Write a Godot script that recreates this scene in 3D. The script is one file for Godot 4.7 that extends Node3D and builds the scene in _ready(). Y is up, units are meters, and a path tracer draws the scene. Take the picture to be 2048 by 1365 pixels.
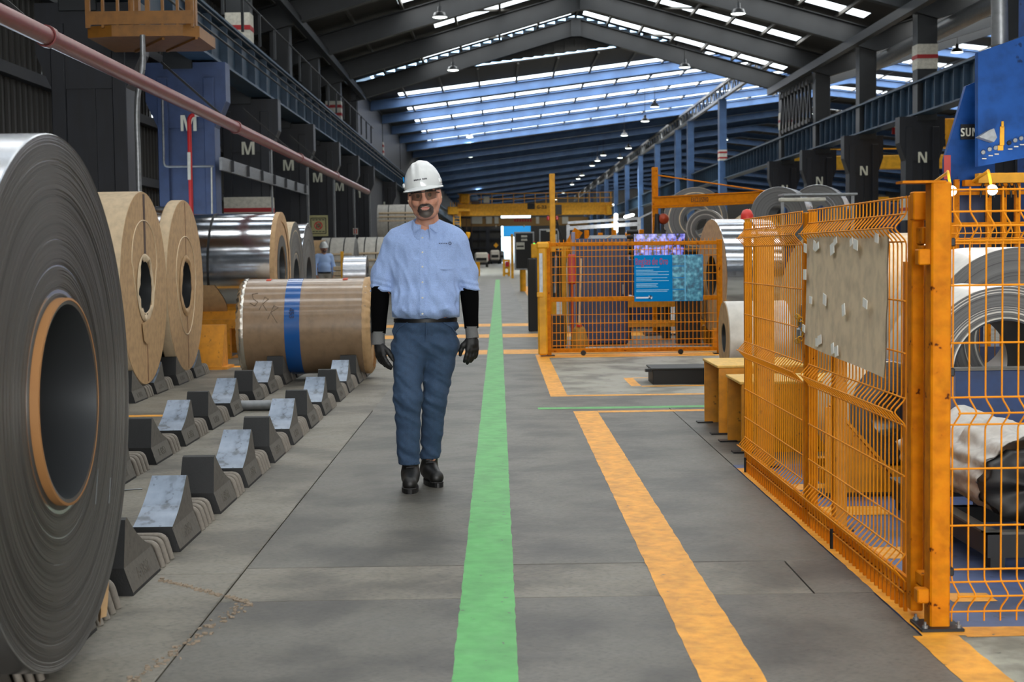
extends Node3D
# A steel service centre: coils on rubber chocks, a walkway, wire mesh guards, crane halls.
# World: x right, y up, depth along -z. The camera stands at (0, 1.33, 0) in the walkway.

const F := 2950.0          # focal length in pixels of the 2048x1365 frame
const VP := Vector2(997, 508)   # where the walkway vanishes
const ROLL := 0.0135
const EYE := Vector3(0, 1.33, 0)
var cam_basis: Basis
var used := {}
var M := {}
var T := {}
var rng := RandomNumberGenerator.new()

func camera_basis() -> Basis:
	var d := Vector3((VP.x - 1024.0) / F, (682.5 - VP.y) / F, -1.0).normalized()
	var up := Vector3(-sin(ROLL), cos(ROLL), 0)
	up = (up - d * up.dot(d)).normalized()
	var rt := d.cross(up)
	return Basis(rt, up, -d).transposed()   # rows: right, up, back as the camera sees them

func ray(x: float, y: float) -> Vector3:
	return cam_basis * Vector3((x - 1024.0) / F, (682.5 - y) / F, -1.0)
func D(x: float, y: float, depth: float) -> Vector3:   # the point behind a pixel at that depth
	var r := ray(x, y)
	return EYE + r * (depth / -r.z)
func G(x: float, y: float, h := 0.0) -> Vector3:       # the point behind a pixel at that height
	var r := ray(x, y)
	return EYE + r * ((h - EYE.y) / r.y)

# ------------------------------------------------------------------ mesh building
class MB:
	var v := PackedVector3Array()
	var n := PackedVector3Array()
	var uv := PackedVector2Array()
	var c := PackedColorArray()
	var ix := PackedInt32Array()
	var tint := Color.WHITE
	var tinted := false
	func vert(p: Vector3, nn: Vector3, u := Vector2.ZERO) -> int:
		v.append(p); n.append(nn); uv.append(u); c.append(tint)
		return v.size() - 1
	func t3(a: int, b: int, d: int) -> void:
		if (v[b] - v[a]).cross(v[d] - v[a]).dot(n[a] + n[b] + n[d]) > 0.0:
			ix.append_array(PackedInt32Array([a, d, b]))
		else:
			ix.append_array(PackedInt32Array([a, b, d]))
	func face(pts: Array, out: Vector3, uvs := []) -> void:   # a flat convex face, out says which way it looks
		var nn := Vector3.ZERO
		for i in range(1, pts.size() - 1):
			nn += (pts[i] - pts[0]).cross(pts[i + 1] - pts[0])
		nn = nn.normalized()
		if nn.dot(out) < 0.0: nn = -nn
		var k := v.size()
		for i in pts.size():
			vert(pts[i], nn, uvs[i] if uvs else Vector2(pts[i].x, -pts[i].y))
		for i in range(1, pts.size() - 1): t3(k, k + i, k + i + 1)
	func box(ce: Vector3, s: Vector3, b := Basis(), bev := 0.0) -> void:
		var h := s * 0.5
		if bev <= 0.0:
			for ax in 3:
				for sg in [-1.0, 1.0]:
					var o := Vector3.ZERO; o[ax] = sg * h[ax]
					var e := Vector3.ZERO; e[(ax + 1) % 3] = h[(ax + 1) % 3]
					var g := Vector3.ZERO; g[(ax + 2) % 3] = h[(ax + 2) % 3]
					face([ce + b * (o - e - g), ce + b * (o + e - g), ce + b * (o + e + g), ce + b * (o - e + g)], b * o)
			return
		bev = minf(bev, minf(h.x, minf(h.y, h.z)) * 0.9)
		for ax in 3:
			var a1 := (ax + 1) % 3
			var a2 := (ax + 2) % 3
			for sg in [-1.0, 1.0]:
				var o := Vector3.ZERO; o[ax] = sg * h[ax]
				var e := Vector3.ZERO; e[a1] = h[a1] - bev
				var g := Vector3.ZERO; g[a2] = h[a2] - bev
				face([ce + b * (o - e - g), ce + b * (o + e - g), ce + b * (o + e + g), ce + b * (o - e + g)], b * o)
			for s1 in [-1.0, 1.0]:
				for s2 in [-1.0, 1.0]:
					var p := Vector3.ZERO; p[a1] = s1 * h[a1]; p[a2] = s2 * (h[a2] - bev)
					var q := Vector3.ZERO; q[a1] = s1 * (h[a1] - bev); q[a2] = s2 * h[a2]
					var l := Vector3.ZERO; l[ax] = h[ax] - bev
					face([ce + b * (p - l), ce + b * (p + l), ce + b * (q + l), ce + b * (q - l)], b * (p + q))
		for sx in [-1.0, 1.0]:
			for sy in [-1.0, 1.0]:
				for sz in [-1.0, 1.0]:
					var q := Vector3(sx * h.x, sy * h.y, sz * h.z)
					var i := q - Vector3(sx, sy, sz) * bev
					face([ce + b * Vector3(q.x, i.y, i.z), ce + b * Vector3(i.x, q.y, i.z), ce + b * Vector3(i.x, i.y, q.z)], b * q)
	func prism(pl: PackedVector2Array, xf: Transform3D, d: float) -> void:   # an outline in xy pushed d along z
		var sg := 1.0 if Geometry2D.is_polygon_clockwise(pl) else -1.0
		var tr := Geometry2D.triangulate_polygon(pl)
		for s in 2:
			var k := v.size()
			for p in pl: vert(xf * Vector3(p.x, p.y, d * s), (xf.basis.z * (1.0 if s else -1.0) * signf(d)).normalized(), Vector2(p.x, -p.y))
			for i in range(0, tr.size(), 3): t3(k + tr[i], k + tr[i + 1], k + tr[i + 2])
		for i in pl.size():
			var a := pl[i]
			var b := pl[(i + 1) % pl.size()]
			var o := Vector2(b.y - a.y, a.x - b.x) * -sg
			face([xf * Vector3(a.x, a.y, 0), xf * Vector3(b.x, b.y, 0), xf * Vector3(b.x, b.y, d), xf * Vector3(a.x, a.y, d)], xf.basis * Vector3(o.x, o.y, 0))
	func tube(pts: Array, r, sides := 8, caps := true) -> void:
		var fr := Vector3.ZERO
		var k0 := v.size()
		for i in pts.size():
			var t: Vector3 = (pts[mini(i + 1, pts.size() - 1)] - pts[maxi(i - 1, 0)]).normalized()
			if i == 0:
				fr = t.cross(Vector3.UP if absf(t.y) < 0.9 else Vector3.RIGHT).normalized()
			else:
				fr = (fr - t * fr.dot(t)).normalized()
			var bi := t.cross(fr)
			var rr: float = r[i] if r is Array else r
			for s in sides:
				var a := TAU * s / sides
				var o := fr * cos(a) + bi * sin(a)
				vert(pts[i] + o * rr, o, Vector2(float(s) / sides, float(i) / pts.size()))
		for i in pts.size() - 1:
			for s in sides:
				var a := k0 + i * sides + s
				var b := k0 + i * sides + (s + 1) % sides
				t3(a, b, b + sides); t3(a, b + sides, a + sides)
		if caps:
			for e in 2:
				var base := k0 + (pts.size() - 1) * sides * e
				var ring := []
				for s in sides: ring.append(v[base + s])
				var i0 := 0 if e == 0 else pts.size() - 1
				face(ring, pts[i0] - pts[1 if e == 0 else i0 - 1])
	func lathe(pr: Array, xf := Transform3D(), segs := 48, smooth := false, a0 := 0.0, a1 := TAU, cols := []) -> void:
		# pr: Vector2(radius, height) along local y; walk it so that outward lies to the right of the way up
		for i in pr.size() - 1:
			var p: Vector2 = pr[i]
			var q: Vector2 = pr[i + 1]
			var t := (q - p).normalized()
			var np := Vector2(t.y, -t.x)
			var nq := np
			if smooth:
				if i > 0:
					var t2: Vector2 = (q - pr[i - 1]).normalized(); np = Vector2(t2.y, -t2.x)
				if i < pr.size() - 2:
					var t3_: Vector2 = (pr[i + 2] - p).normalized(); nq = Vector2(t3_.y, -t3_.x)
			if cols: tint = cols[i]
			var k := v.size()
			for s in segs + 1:
				var a := lerpf(a0, a1, float(s) / segs)
				var ca := cos(a)
				var sa := sin(a)
				vert(xf * Vector3(p.x * ca, p.y, p.x * sa), (xf.basis * Vector3(np.x * ca, np.y, np.x * sa)).normalized(), Vector2(float(s) / segs, float(i) / pr.size()))
				vert(xf * Vector3(q.x * ca, q.y, q.x * sa), (xf.basis * Vector3(nq.x * ca, nq.y, nq.x * sa)).normalized(), Vector2(float(s) / segs, float(i + 1) / pr.size()))
			for s in segs:
				var a := k + s * 2
				t3(a, a + 1, a + 3); t3(a, a + 3, a + 2)
		tint = Color.WHITE
	func sheet(nu: int, nv: int, f: Callable, thick := 0.0) -> void:   # a surface f(u, v) with smooth normals
		var rows := []
		for j in nv + 1:
			for i in nu + 1: rows.append(f.call(float(i) / nu, float(j) / nv))
		for side in (2 if thick > 0.0 else 1):
			var k := v.size()
			for j in nv + 1:
				for i in nu + 1:
					var du: Vector3 = rows[j * (nu + 1) + mini(i + 1, nu)] - rows[j * (nu + 1) + maxi(i - 1, 0)]
					var dv: Vector3 = rows[mini(j + 1, nv) * (nu + 1) + i] - rows[maxi(j - 1, 0) * (nu + 1) + i]
					var nn := du.cross(dv).normalized() * (1.0 if side == 0 else -1.0)
					vert(rows[j * (nu + 1) + i] + nn * thick * 0.5, nn, Vector2(float(i) / nu, float(j) / nv))
			for j in nv:
				for i in nu:
					var a := k + j * (nu + 1) + i
					t3(a, a + 1, a + nu + 2); t3(a, a + nu + 2, a + nu + 1)
	func mesh() -> ArrayMesh:
		var ar := []
		ar.resize(Mesh.ARRAY_MAX)
		ar[Mesh.ARRAY_VERTEX] = v; ar[Mesh.ARRAY_NORMAL] = n; ar[Mesh.ARRAY_TEX_UV] = uv; ar[Mesh.ARRAY_INDEX] = ix
		if tinted: ar[Mesh.ARRAY_COLOR] = c
		var m := ArrayMesh.new()
		m.add_surface_from_arrays(Mesh.PRIMITIVE_TRIANGLES, ar)
		return m

# ------------------------------------------------------------------ nodes
func numbered(nm: String) -> String:
	var k: int = used.get(nm, 0)
	used[nm] = k + 1
	return nm if k == 0 else "%s_%03d" % [nm, k]
func thing(nm: String, label: String, cat: String, at := Vector3.ZERO, turn := 0.0, grp := "") -> Node3D:
	var o := Node3D.new()
	o.name = numbered(nm)
	add_child(o)
	o.position = at; o.rotation.y = turn
	o.set_meta("label", label); o.set_meta("category", cat)
	if grp: o.set_meta("group", grp)
	return o
func struct(nm: String, label := "") -> Node3D:
	var o := Node3D.new()
	o.name = numbered(nm)
	add_child(o)
	o.set_meta("kind", "structure")
	if label: o.set_meta("label", label)
	return o
func part(par: Node3D, nm: String, mb, mat: Material, at := Vector3.ZERO, label := "") -> MeshInstance3D:
	var o := MeshInstance3D.new()
	o.name = nm
	o.mesh = mb.mesh() if mb is MB else mb
	o.material_override = mat
	par.add_child(o, true)
	o.position = at
	if label: o.set_meta("label", label)
	return o
func copy(o: Node3D, nm: String, label := "", grp := "") -> Node3D:
	var r: Node3D = o.duplicate()
	r.name = numbered(nm)
	add_child(r)
	if label: r.set_meta("label", label)
	if grp: r.set_meta("group", grp)
	return r
func B(ce: Vector3, s: Vector3, bev := 0.0, b := Basis()) -> MB:
	var m := MB.new()
	m.box(ce, s, b, bev)
	return m
func bar(a: Vector3, b: Vector3, w: float, h: float, mb: MB = null, bev := 0.0) -> MB:   # a square bar from a to b
	if mb == null: mb = MB.new()
	var z := (b - a).normalized()
	var x := Vector3.UP.cross(z) if absf(z.y) < 0.99 else Vector3.RIGHT
	x = x.normalized()
	mb.box((a + b) * 0.5, Vector3(w, h, (b - a).length()), Basis(x, z.cross(x), z), bev)
	return mb
func pipe(pts: Array, r, sides := 10) -> MB:
	var m := MB.new()
	m.tube(pts, r, sides)
	return m
func rounded(pts: Array, rad: float, steps := 4) -> Array:   # a path with its corners rounded
	var out := [pts[0]]
	for i in range(1, pts.size() - 1):
		var a: Vector3 = pts[i] + (pts[i - 1] - pts[i]).limit_length(rad)
		var b: Vector3 = pts[i] + (pts[i + 1] - pts[i]).limit_length(rad)
		for s in steps + 1:
			var t := float(s) / steps
			out.append(a.lerp(pts[i], t).lerp(pts[i].lerp(b, t), t))
	out.append(pts[-1])
	return out
var font: SystemFont
func text(par: Node3D, s: String, h: float, mat: Material, at: Vector3, nm := "lettering", b := Basis(), depth := 0.004, squeeze := 1.0) -> MeshInstance3D:
	if font == null:
		font = SystemFont.new(); font.font_names = PackedStringArray(["Droid Sans"]); font.font_weight = 700
	var t := TextMesh.new()
	t.text = s; t.font = font; t.font_size = 48; t.pixel_size = h / 35.0; t.depth = depth; t.curve_step = 2.0
	var o := part(par, nm, t, mat, at)
	o.basis = b.scaled_local(Vector3(squeeze, 1, 1))
	return o

# ------------------------------------------------------------------ textures and materials
func noise_tex(key: String, sz: int, fr: float, oct: int, stops: Array, type := FastNoiseLite.TYPE_SIMPLEX_SMOOTH, seed_ := 1, dist := FastNoiseLite.DISTANCE_EUCLIDEAN) -> NoiseTexture2D:
	var f := FastNoiseLite.new()
	f.seed = seed_; f.noise_type = type; f.frequency = fr
	f.fractal_type = FastNoiseLite.FRACTAL_FBM; f.fractal_octaves = oct; f.fractal_gain = 0.55
	f.cellular_distance_function = dist
	var t := NoiseTexture2D.new()
	t.width = sz; t.height = sz; t.seamless = true; t.noise = f
	var g := Gradient.new()
	var off := PackedFloat32Array()
	var col := PackedColorArray()
	for s in stops: off.append(s[0]); col.append(s[1])
	g.offsets = off; g.colors = col
	t.color_ramp = g
	T[key] = t
	return t
func grey(x: float) -> Color: return Color(x, x, x)
func mat(key: String, col: Color, rough := 0.6, metal := 0.0, o := {}) -> StandardMaterial3D:
	if M.has(key): return M[key]
	var m := StandardMaterial3D.new()
	m.resource_name = key
	m.albedo_color = col; m.roughness = rough; m.metallic = metal
	if o.has("tex"):
		m.albedo_texture = T[o.tex]
		if not o.has("uv"):
			m.uv1_triplanar = true; m.uv1_world_triplanar = o.get("world", false)
		var s = o.get("scale", 1.0)
		m.uv1_scale = s if s is Vector3 else Vector3.ONE * s
	if o.has("detail"):
		m.detail_enabled = true; m.detail_albedo = T[o.detail]; m.detail_blend_mode = BaseMaterial3D.BLEND_MODE_MUL
		m.detail_uv_layer = BaseMaterial3D.DETAIL_UV_2
		m.uv2_triplanar = true; m.uv2_world_triplanar = o.get("world", false)
		var s2 = o.get("dscale", 3.0)
		m.uv2_scale = s2 if s2 is Vector3 else Vector3.ONE * s2
	if o.has("bump"):
		m.normal_enabled = true; m.normal_texture = T[o.bump]; m.normal_scale = o.get("bumps", 0.4)
		if not o.has("tex"):
			m.uv1_triplanar = true; m.uv1_world_triplanar = o.get("world", false)
			m.uv1_scale = Vector3.ONE * o.get("scale", 1.0)
	if o.has("rtex"):
		m.roughness_texture = T[o.rtex]
	if o.has("spec"): m.metallic_specular = o.spec
	if o.has("coat"):
		m.clearcoat_enabled = true; m.clearcoat = o.coat; m.clearcoat_roughness = o.get("coatr", 0.1)
	if o.has("rim"):
		m.rim_enabled = true; m.rim = o.rim
	if o.has("glow"):
		m.emission_enabled = true; m.emission = o.get("glowc", col); m.emission_energy_multiplier = o.glow
	if o.has("vc"): m.vertex_color_use_as_albedo = true
	if o.has("alpha"):
		m.transparency = BaseMaterial3D.TRANSPARENCY_ALPHA; m.albedo_color.a = o.alpha
	if o.has("back"):
		m.backlight_enabled = true; m.backlight = o.back
	if o.has("two"): m.cull_mode = BaseMaterial3D.CULL_DISABLED
	M[key] = m
	return m
func normal_tex(key: String, sz: int, fr: float, oct: int, strength: float, type := FastNoiseLite.TYPE_SIMPLEX_SMOOTH) -> void:
	var f := FastNoiseLite.new()
	f.seed = 7; f.noise_type = type; f.frequency = fr; f.fractal_octaves = oct
	var t := NoiseTexture2D.new()
	t.width = sz; t.height = sz; t.seamless = true; t.noise = f; t.as_normal_map = true; t.bump_strength = strength
	T[key] = t

func make_materials() -> void:
	noise_tex("mottle", 512, 0.012, 5, [[0.0, grey(0.84)], [0.35, grey(0.92)], [0.65, grey(0.98)], [1.0, grey(1.0)]])
	noise_tex("concrete", 1024, 0.006, 6, [[0.0, Color(0.58, 0.57, 0.55)], [0.33, Color(0.75, 0.74, 0.72)], [0.48, Color(0.88, 0.87, 0.85)], [0.64, Color(0.97, 0.96, 0.94)], [1.0, Color(1, 1, 1)]], FastNoiseLite.TYPE_SIMPLEX_SMOOTH, 5)
	noise_tex("grit", 512, 0.12, 3, [[0.0, grey(0.62)], [0.25, grey(0.86)], [0.5, grey(0.95)], [0.8, grey(1.0)], [1.0, grey(1.0)]], FastNoiseLite.TYPE_VALUE_CUBIC, 9)
	noise_tex("streaks", 512, 0.02, 4, [[0.0, grey(0.7)], [0.4, grey(0.9)], [0.6, grey(1.0)], [1.0, grey(1.0)]], FastNoiseLite.TYPE_PERLIN, 3)
	noise_tex("marks", 1024, 0.018, 4, [[0.0, grey(0.55)], [0.14, grey(0.68)], [0.2, grey(0.97)], [1.0, grey(1.0)]], FastNoiseLite.TYPE_PERLIN, 21)
	var con := Color(0.38, 0.375, 0.36)
	noise_tex("green_chips", 1024, 0.03, 5, [[0.0, con], [0.1, con], [0.125, Color(0.33, 0.66, 0.34)], [0.6, Color(0.36, 0.69, 0.37)], [1.0, Color(0.4, 0.71, 0.41)]], FastNoiseLite.TYPE_PERLIN, 11)
	noise_tex("yellow_chips", 1024, 0.03, 5, [[0.0, con], [0.1, con], [0.125, Color(0.86, 0.58, 0.14)], [0.6, Color(0.94, 0.65, 0.17)], [1.0, Color(0.96, 0.7, 0.25)]], FastNoiseLite.TYPE_PERLIN, 12)
	noise_tex("orange_paint", 512, 0.02, 5, [[0.0, Color(0.2, 0.09, 0.03)], [0.12, Color(0.4, 0.2, 0.04)], [0.16, Color(0.86, 0.53, 0.05)], [0.6, Color(0.9, 0.575, 0.06)], [1.0, Color(0.92, 0.61, 0.09)]], FastNoiseLite.TYPE_SIMPLEX_SMOOTH, 31)
	noise_tex("worn_steel", 512, 0.008, 4, [[0.0, grey(0.35)], [0.22, grey(0.55)], [0.38, Color(0.82, 0.84, 0.87)], [0.8, Color(0.92, 0.94, 0.97)], [1.0, Color(0.97, 0.98, 1)]], FastNoiseLite.TYPE_SIMPLEX_SMOOTH, 17)
	noise_tex("denim", 512, 0.2, 2, [[0.0, grey(0.75)], [1.0, grey(1.0)]], FastNoiseLite.TYPE_VALUE, 2)
	noise_tex("teal_print", 512, 0.012, 5, [[0.0, Color(0.08, 0.3, 0.4)], [0.4, Color(0.13, 0.45, 0.57)], [0.6, Color(0.28, 0.62, 0.74)], [1.0, Color(0.6, 0.85, 0.9)]], FastNoiseLite.TYPE_PERLIN, 41)
	noise_tex("screen_print", 256, 0.02, 3, [[0.0, Color(0.01, 0.01, 0.05)], [0.45, Color(0.04, 0.03, 0.12)], [0.5, Color(0.3, 0.3, 0.75)], [0.7, Color(0.6, 0.6, 0.98)], [1.0, Color(0.85, 0.8, 1)]], FastNoiseLite.TYPE_PERLIN, 43)
	normal_tex("rough_n", 512, 0.05, 4, 3.0)
	normal_tex("soft_n", 512, 0.012, 3, 6.0)
	# floor
	mat("concrete_dark", Color(0.40, 0.388, 0.36), 0.5, 0.0, {"tex": "concrete", "scale": 0.21, "world": true, "detail": "grit", "dscale": 1.3, "bump": "rough_n", "bumps": 0.12})
	mat("concrete_mid", Color(0.50, 0.48, 0.44), 0.55, 0.0, {"tex": "concrete", "scale": 0.17, "world": true, "detail": "grit", "dscale": 1.1, "bump": "rough_n", "bumps": 0.15})
	mat("concrete_light", Color(0.62, 0.61, 0.57), 0.6, 0.0, {"tex": "concrete", "scale": 0.24, "world": true, "detail": "marks", "dscale": 0.45})
	mat("concrete_pale", Color(0.66, 0.66, 0.61), 0.6, 0.0, {"tex": "concrete", "scale": 0.4, "world": true, "detail": "marks", "dscale": 0.8})
	mat("blue_floor", Color(0.30, 0.37, 0.55), 0.5, 0.0, {"tex": "concrete", "scale": 0.4, "world": true, "detail": "marks", "dscale": 0.6})
	mat("joint", Color(0.12, 0.115, 0.11), 0.9)
	mat("line_green", Color(1, 1, 1), 0.55, 0.0, {"tex": "green_chips", "scale": 0.55, "world": true, "detail": "mottle", "dscale": 0.7})
	mat("line_yellow", Color(1, 1, 1), 0.55, 0.0, {"tex": "yellow_chips", "scale": 0.6, "world": true, "detail": "mottle", "dscale": 0.7})
	# paints and metals
	mat("orange", Color(0.93, 0.87, 0.75), 0.55, 0.0, {"spec": 0.22, "tex": "orange_paint", "scale": 1.1, "detail": "mottle", "dscale": 2.0})
	mat("wire", Color(0.89, 0.56, 0.06), 0.5, 0.0, {"spec": 0.3})
	mat("crane_yellow", Color(0.93, 0.66, 0.07), 0.55, 0.0, {"tex": "mottle", "scale": 0.6})
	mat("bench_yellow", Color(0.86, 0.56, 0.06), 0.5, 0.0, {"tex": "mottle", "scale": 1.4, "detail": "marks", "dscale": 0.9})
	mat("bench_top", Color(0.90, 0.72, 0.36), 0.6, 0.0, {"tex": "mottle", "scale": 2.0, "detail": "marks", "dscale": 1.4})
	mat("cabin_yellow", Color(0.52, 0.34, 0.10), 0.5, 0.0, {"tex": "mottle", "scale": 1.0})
	mat("navy", Color(0.06, 0.08, 0.125), 0.5, 0.0, {"tex": "mottle", "scale": 0.5, "detail": "streaks", "dscale": Vector3(1, 0.15, 1)})
	mat("slate", Color(0.10, 0.12, 0.14), 0.5, 0.0, {"tex": "mottle", "scale": 0.4})
	mat("girder_blue", Color(0.17, 0.27, 0.36), 0.5, 0.0, {"tex": "mottle", "scale": 0.4})
	mat("hall_blue", Color(0.28, 0.41, 0.59), 0.55, 0.0, {"tex": "mottle", "scale": 0.2})
	mat("column_blue", Color(0.21, 0.28, 0.43), 0.5, 0.0, {"tex": "mottle", "scale": 0.5})
	mat("press_blue", Color(0.10, 0.30, 0.58), 0.5, 0.0, {"spec": 0.3, "tex": "mottle", "scale": 0.9, "detail": "marks", "dscale": 0.4})
	mat("saddle_blue", Color(0.05, 0.21, 0.41), 0.5, 0.0, {"tex": "mottle", "scale": 1.5, "detail": "marks", "dscale": 0.8})
	mat("cabinet_blue", Color(0.10, 0.18, 0.34), 0.45, 0.0, {"tex": "mottle", "scale": 1.0})
	mat("siding", Color(0.19, 0.185, 0.175), 0.6, 0.2, {"tex": "mottle", "scale": 0.5, "detail": "streaks", "dscale": Vector3(1.5, 0.1, 1.5)})
	mat("siding_far", Color(0.42, 0.43, 0.46), 0.6)
	mat("roof_sheet", Color(0.20, 0.195, 0.19), 0.7, 0.0, {"tex": "mottle", "scale": 0.3})
	mat("roof_far", Color(0.46, 0.53, 0.62), 0.7, 0.0, {"tex": "mottle", "scale": 0.3})
	mat("purlin", Color(0.25, 0.245, 0.23), 0.6)
	mat("skylight", Color(0.9, 0.95, 1.0), 0.5, 0.0, {"glow": 3.2, "glowc": Color(0.93, 0.97, 1.0)})
	mat("lamp_glow", Color(1, 1, 1), 0.4, 0.0, {"glow": 7.0, "glowc": Color(0.96, 1.0, 0.96)})
	mat("lamp_body", Color(0.35, 0.36, 0.37), 0.4, 0.6)
	mat("white_band", Color(0.78, 0.77, 0.72), 0.6, 0.0, {"tex": "mottle", "scale": 1.5})
	mat("red_band", Color(0.60, 0.09, 0.11), 0.6)
	mat("letter_white", Color(0.80, 0.80, 0.74), 0.7)
	mat("pipe_red", Color(0.47, 0.20, 0.20), 0.38, 0.0, {"tex": "mottle", "scale": 1.0})
	mat("red", Color(0.68, 0.10, 0.11), 0.45)
	mat("galvanised", Color(0.55, 0.56, 0.57), 0.4, 0.6, {"tex": "mottle", "scale": 2.0})
	mat("dark_steel", Color(0.10, 0.10, 0.105), 0.5, 0.3, {"tex": "mottle", "scale": 2.0})
	mat("black", Color(0.022, 0.022, 0.025), 0.55)
	mat("black_cloth", Color(0.02, 0.02, 0.022), 0.95, 0.0, {"spec": 0.15})
	mat("tape_white", Color(0.95, 0.95, 0.93), 0.6)
	mat("rubber", Color(0.085, 0.085, 0.088), 0.62, 0.0, {"tex": "mottle", "scale": 3.0, "detail": "grit", "dscale": 2.5, "bump": "rough_n", "bumps": 0.2})
	mat("rubber_dust", Color(0.38, 0.36, 0.33), 0.8, 0.0, {"tex": "mottle", "scale": 3.5, "detail": "marks", "dscale": 2.0})
	mat("slope_worn", Color(0.56, 0.60, 0.65), 0.34, 0.25, {"tex": "worn_steel", "scale": 1.7, "detail": "marks", "dscale": 1.2})
	mat("rib", Color(0.52, 0.49, 0.45), 0.7, 0.0, {"tex": "mottle", "scale": 6.0})
	# coils and paper
	mat("steel_bright", Color(0.83, 0.84, 0.86), 0.14, 1.0, {"bump": "soft_n", "bumps": 0.03, "scale": 0.6})
	mat("steel_soft", Color(0.78, 0.79, 0.81), 0.26, 1.0, {"bump": "soft_n", "bumps": 0.05, "scale": 0.6})
	mat("steel_edge", Color(0.43, 0.42, 0.405), 0.45, 0.5, {"vc": true})
	mat("steel_edge_grey", Color(0.47, 0.465, 0.46), 0.55, 0.2, {"vc": true})
	mat("bore", Color(0.42, 0.43, 0.44), 0.3, 0.8)
	mat("bore_light", Color(0.42, 0.43, 0.44), 0.25, 0.8)
	mat("kraft", Color(0.74, 0.60, 0.43), 0.62, 0.0, {"tex": "mottle", "scale": 1.6})
	mat("kraft_pale", Color(0.83, 0.74, 0.61), 0.65, 0.0, {"tex": "mottle", "scale": 1.4})
	mat("kraft_brown", Color(0.57, 0.47, 0.365), 0.32, 0.0, {"tex": "mottle", "scale": 1.3, "coat": 0.5, "coatr": 0.12})
	mat("kraft_edge", Color(0.60, 0.42, 0.24), 0.7)
	mat("tape_brown", Color(0.28, 0.17, 0.10), 0.5, 0.0, {"tex": "mottle", "scale": 5.0})
	mat("wrap_white", Color(0.80, 0.78, 0.74), 0.35, 0.0, {"tex": "mottle", "scale": 1.0})
	mat("band_blue", Color(0.10, 0.33, 0.60), 0.22, 0.0, {"coat": 0.6})
	mat("foil", Color(0.9, 0.88, 0.84), 0.2, 0.9, {"bump": "rough_n", "bumps": 1.0, "scale": 3.0})
	mat("tag_orange", Color(0.75, 0.25, 0.12), 0.6)
	mat("pencil", Color(0.30, 0.25, 0.20), 0.8)

func _ready() -> void:
	rng.seed = 20
	cam_basis = camera_basis()
	make_materials()
	# ---- camera
	var cam := Camera3D.new()
	cam.name = "camera"
	cam.fov = rad_to_deg(2.0 * atan(682.5 / F))
	cam.near = 0.05; cam.far = 600.0
	add_child(cam)
	cam.transform = Transform3D(cam_basis, EYE)
	var lens := CameraAttributesPhysical.new()
	lens.frustum_focal_length = 12.0 * F / 682.5   # gives the vertical angle of view on a 24 mm high sensor
	lens.frustum_focus_distance = 8.3
	lens.exposure_aperture = 5.6
	lens.frustum_far = 600.0
	cam.attributes = lens
	# ---- sky and exposure
	var we := WorldEnvironment.new()
	var env := Environment.new()
	env.background_mode = Environment.BG_SKY
	var sky := Sky.new()
	var sm := ProceduralSkyMaterial.new()
	sm.sky_top_color = Color(0.62, 0.78, 0.95); sm.sky_horizon_color = Color(0.80, 0.91, 0.98)
	sm.ground_horizon_color = Color(0.5, 0.5, 0.48); sm.ground_bottom_color = Color(0.4, 0.4, 0.38)
	sm.sky_energy_multiplier = 2.0; sm.ground_energy_multiplier = 1.0
	sky.sky_material = sm
	env.sky = sky
	env.tonemap_mode = Environment.TONE_MAPPER_LINEAR
	env.tonemap_exposure = 1.0
	env.sdfgi_enabled = true; env.ssao_enabled = true; env.ssil_enabled = true
	we.environment = env
	we.name = "world"
	add_child(we)
	build_floor()
	build_hall()
	build_far_hall()
	build_columns()
	build_lamps()
	build_left()
	build_left_back()
	build_gate()
	build_right_near()
	build_mid_fence()
	build_right_back()
	build_far_things()
	build_people()

# ================================================================== floor
func slab(fl: Node3D, x0: float, x1: float, z0: float, z1: float, m: String, g := 0.0, drop := 0.0) -> void:
	part(fl, "concrete_slab", B(Vector3((x0 + x1) / 2, -0.05 - drop, -(z0 + z1) / 2), Vector3(x1 - x0 - 2 * g, 0.1, z1 - z0 - 2 * g), 0.004 if g > 0.0 else 0.0), M[m])
func stripe(fl: Node3D, x0: float, x1: float, z0: float, z1: float, m: String, nm := "painted_line") -> void:
	# paint about a millimetre thick with a slightly wavering edge
	var mb := MB.new()
	var long_z := (z1 - z0) > (x1 - x0)
	var nn := clampi(int(maxf(z1 - z0, x1 - x0) / 0.06), 2, 220)
	var a := []
	var b := []
	for i in nn + 1:
		var t := float(i) / nn
		var j0 := rng.randf_range(-0.0025, 0.0025)
		var j1 := rng.randf_range(-0.0025, 0.0025)
		if long_z:
			a.append(Vector3(x0 + j0, 0.0015, -lerpf(z0, z1, t))); b.append(Vector3(x1 + j1, 0.0015, -lerpf(z0, z1, t)))
		else:
			a.append(Vector3(lerpf(x0, x1, t), 0.0015, -z0 + j0)); b.append(Vector3(lerpf(x0, x1, t), 0.0015, -z1 + j1))
	for i in nn:
		mb.face([a[i], b[i], b[i + 1], a[i + 1]], Vector3.UP)
	part(fl, nm, mb, M[m])

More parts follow.
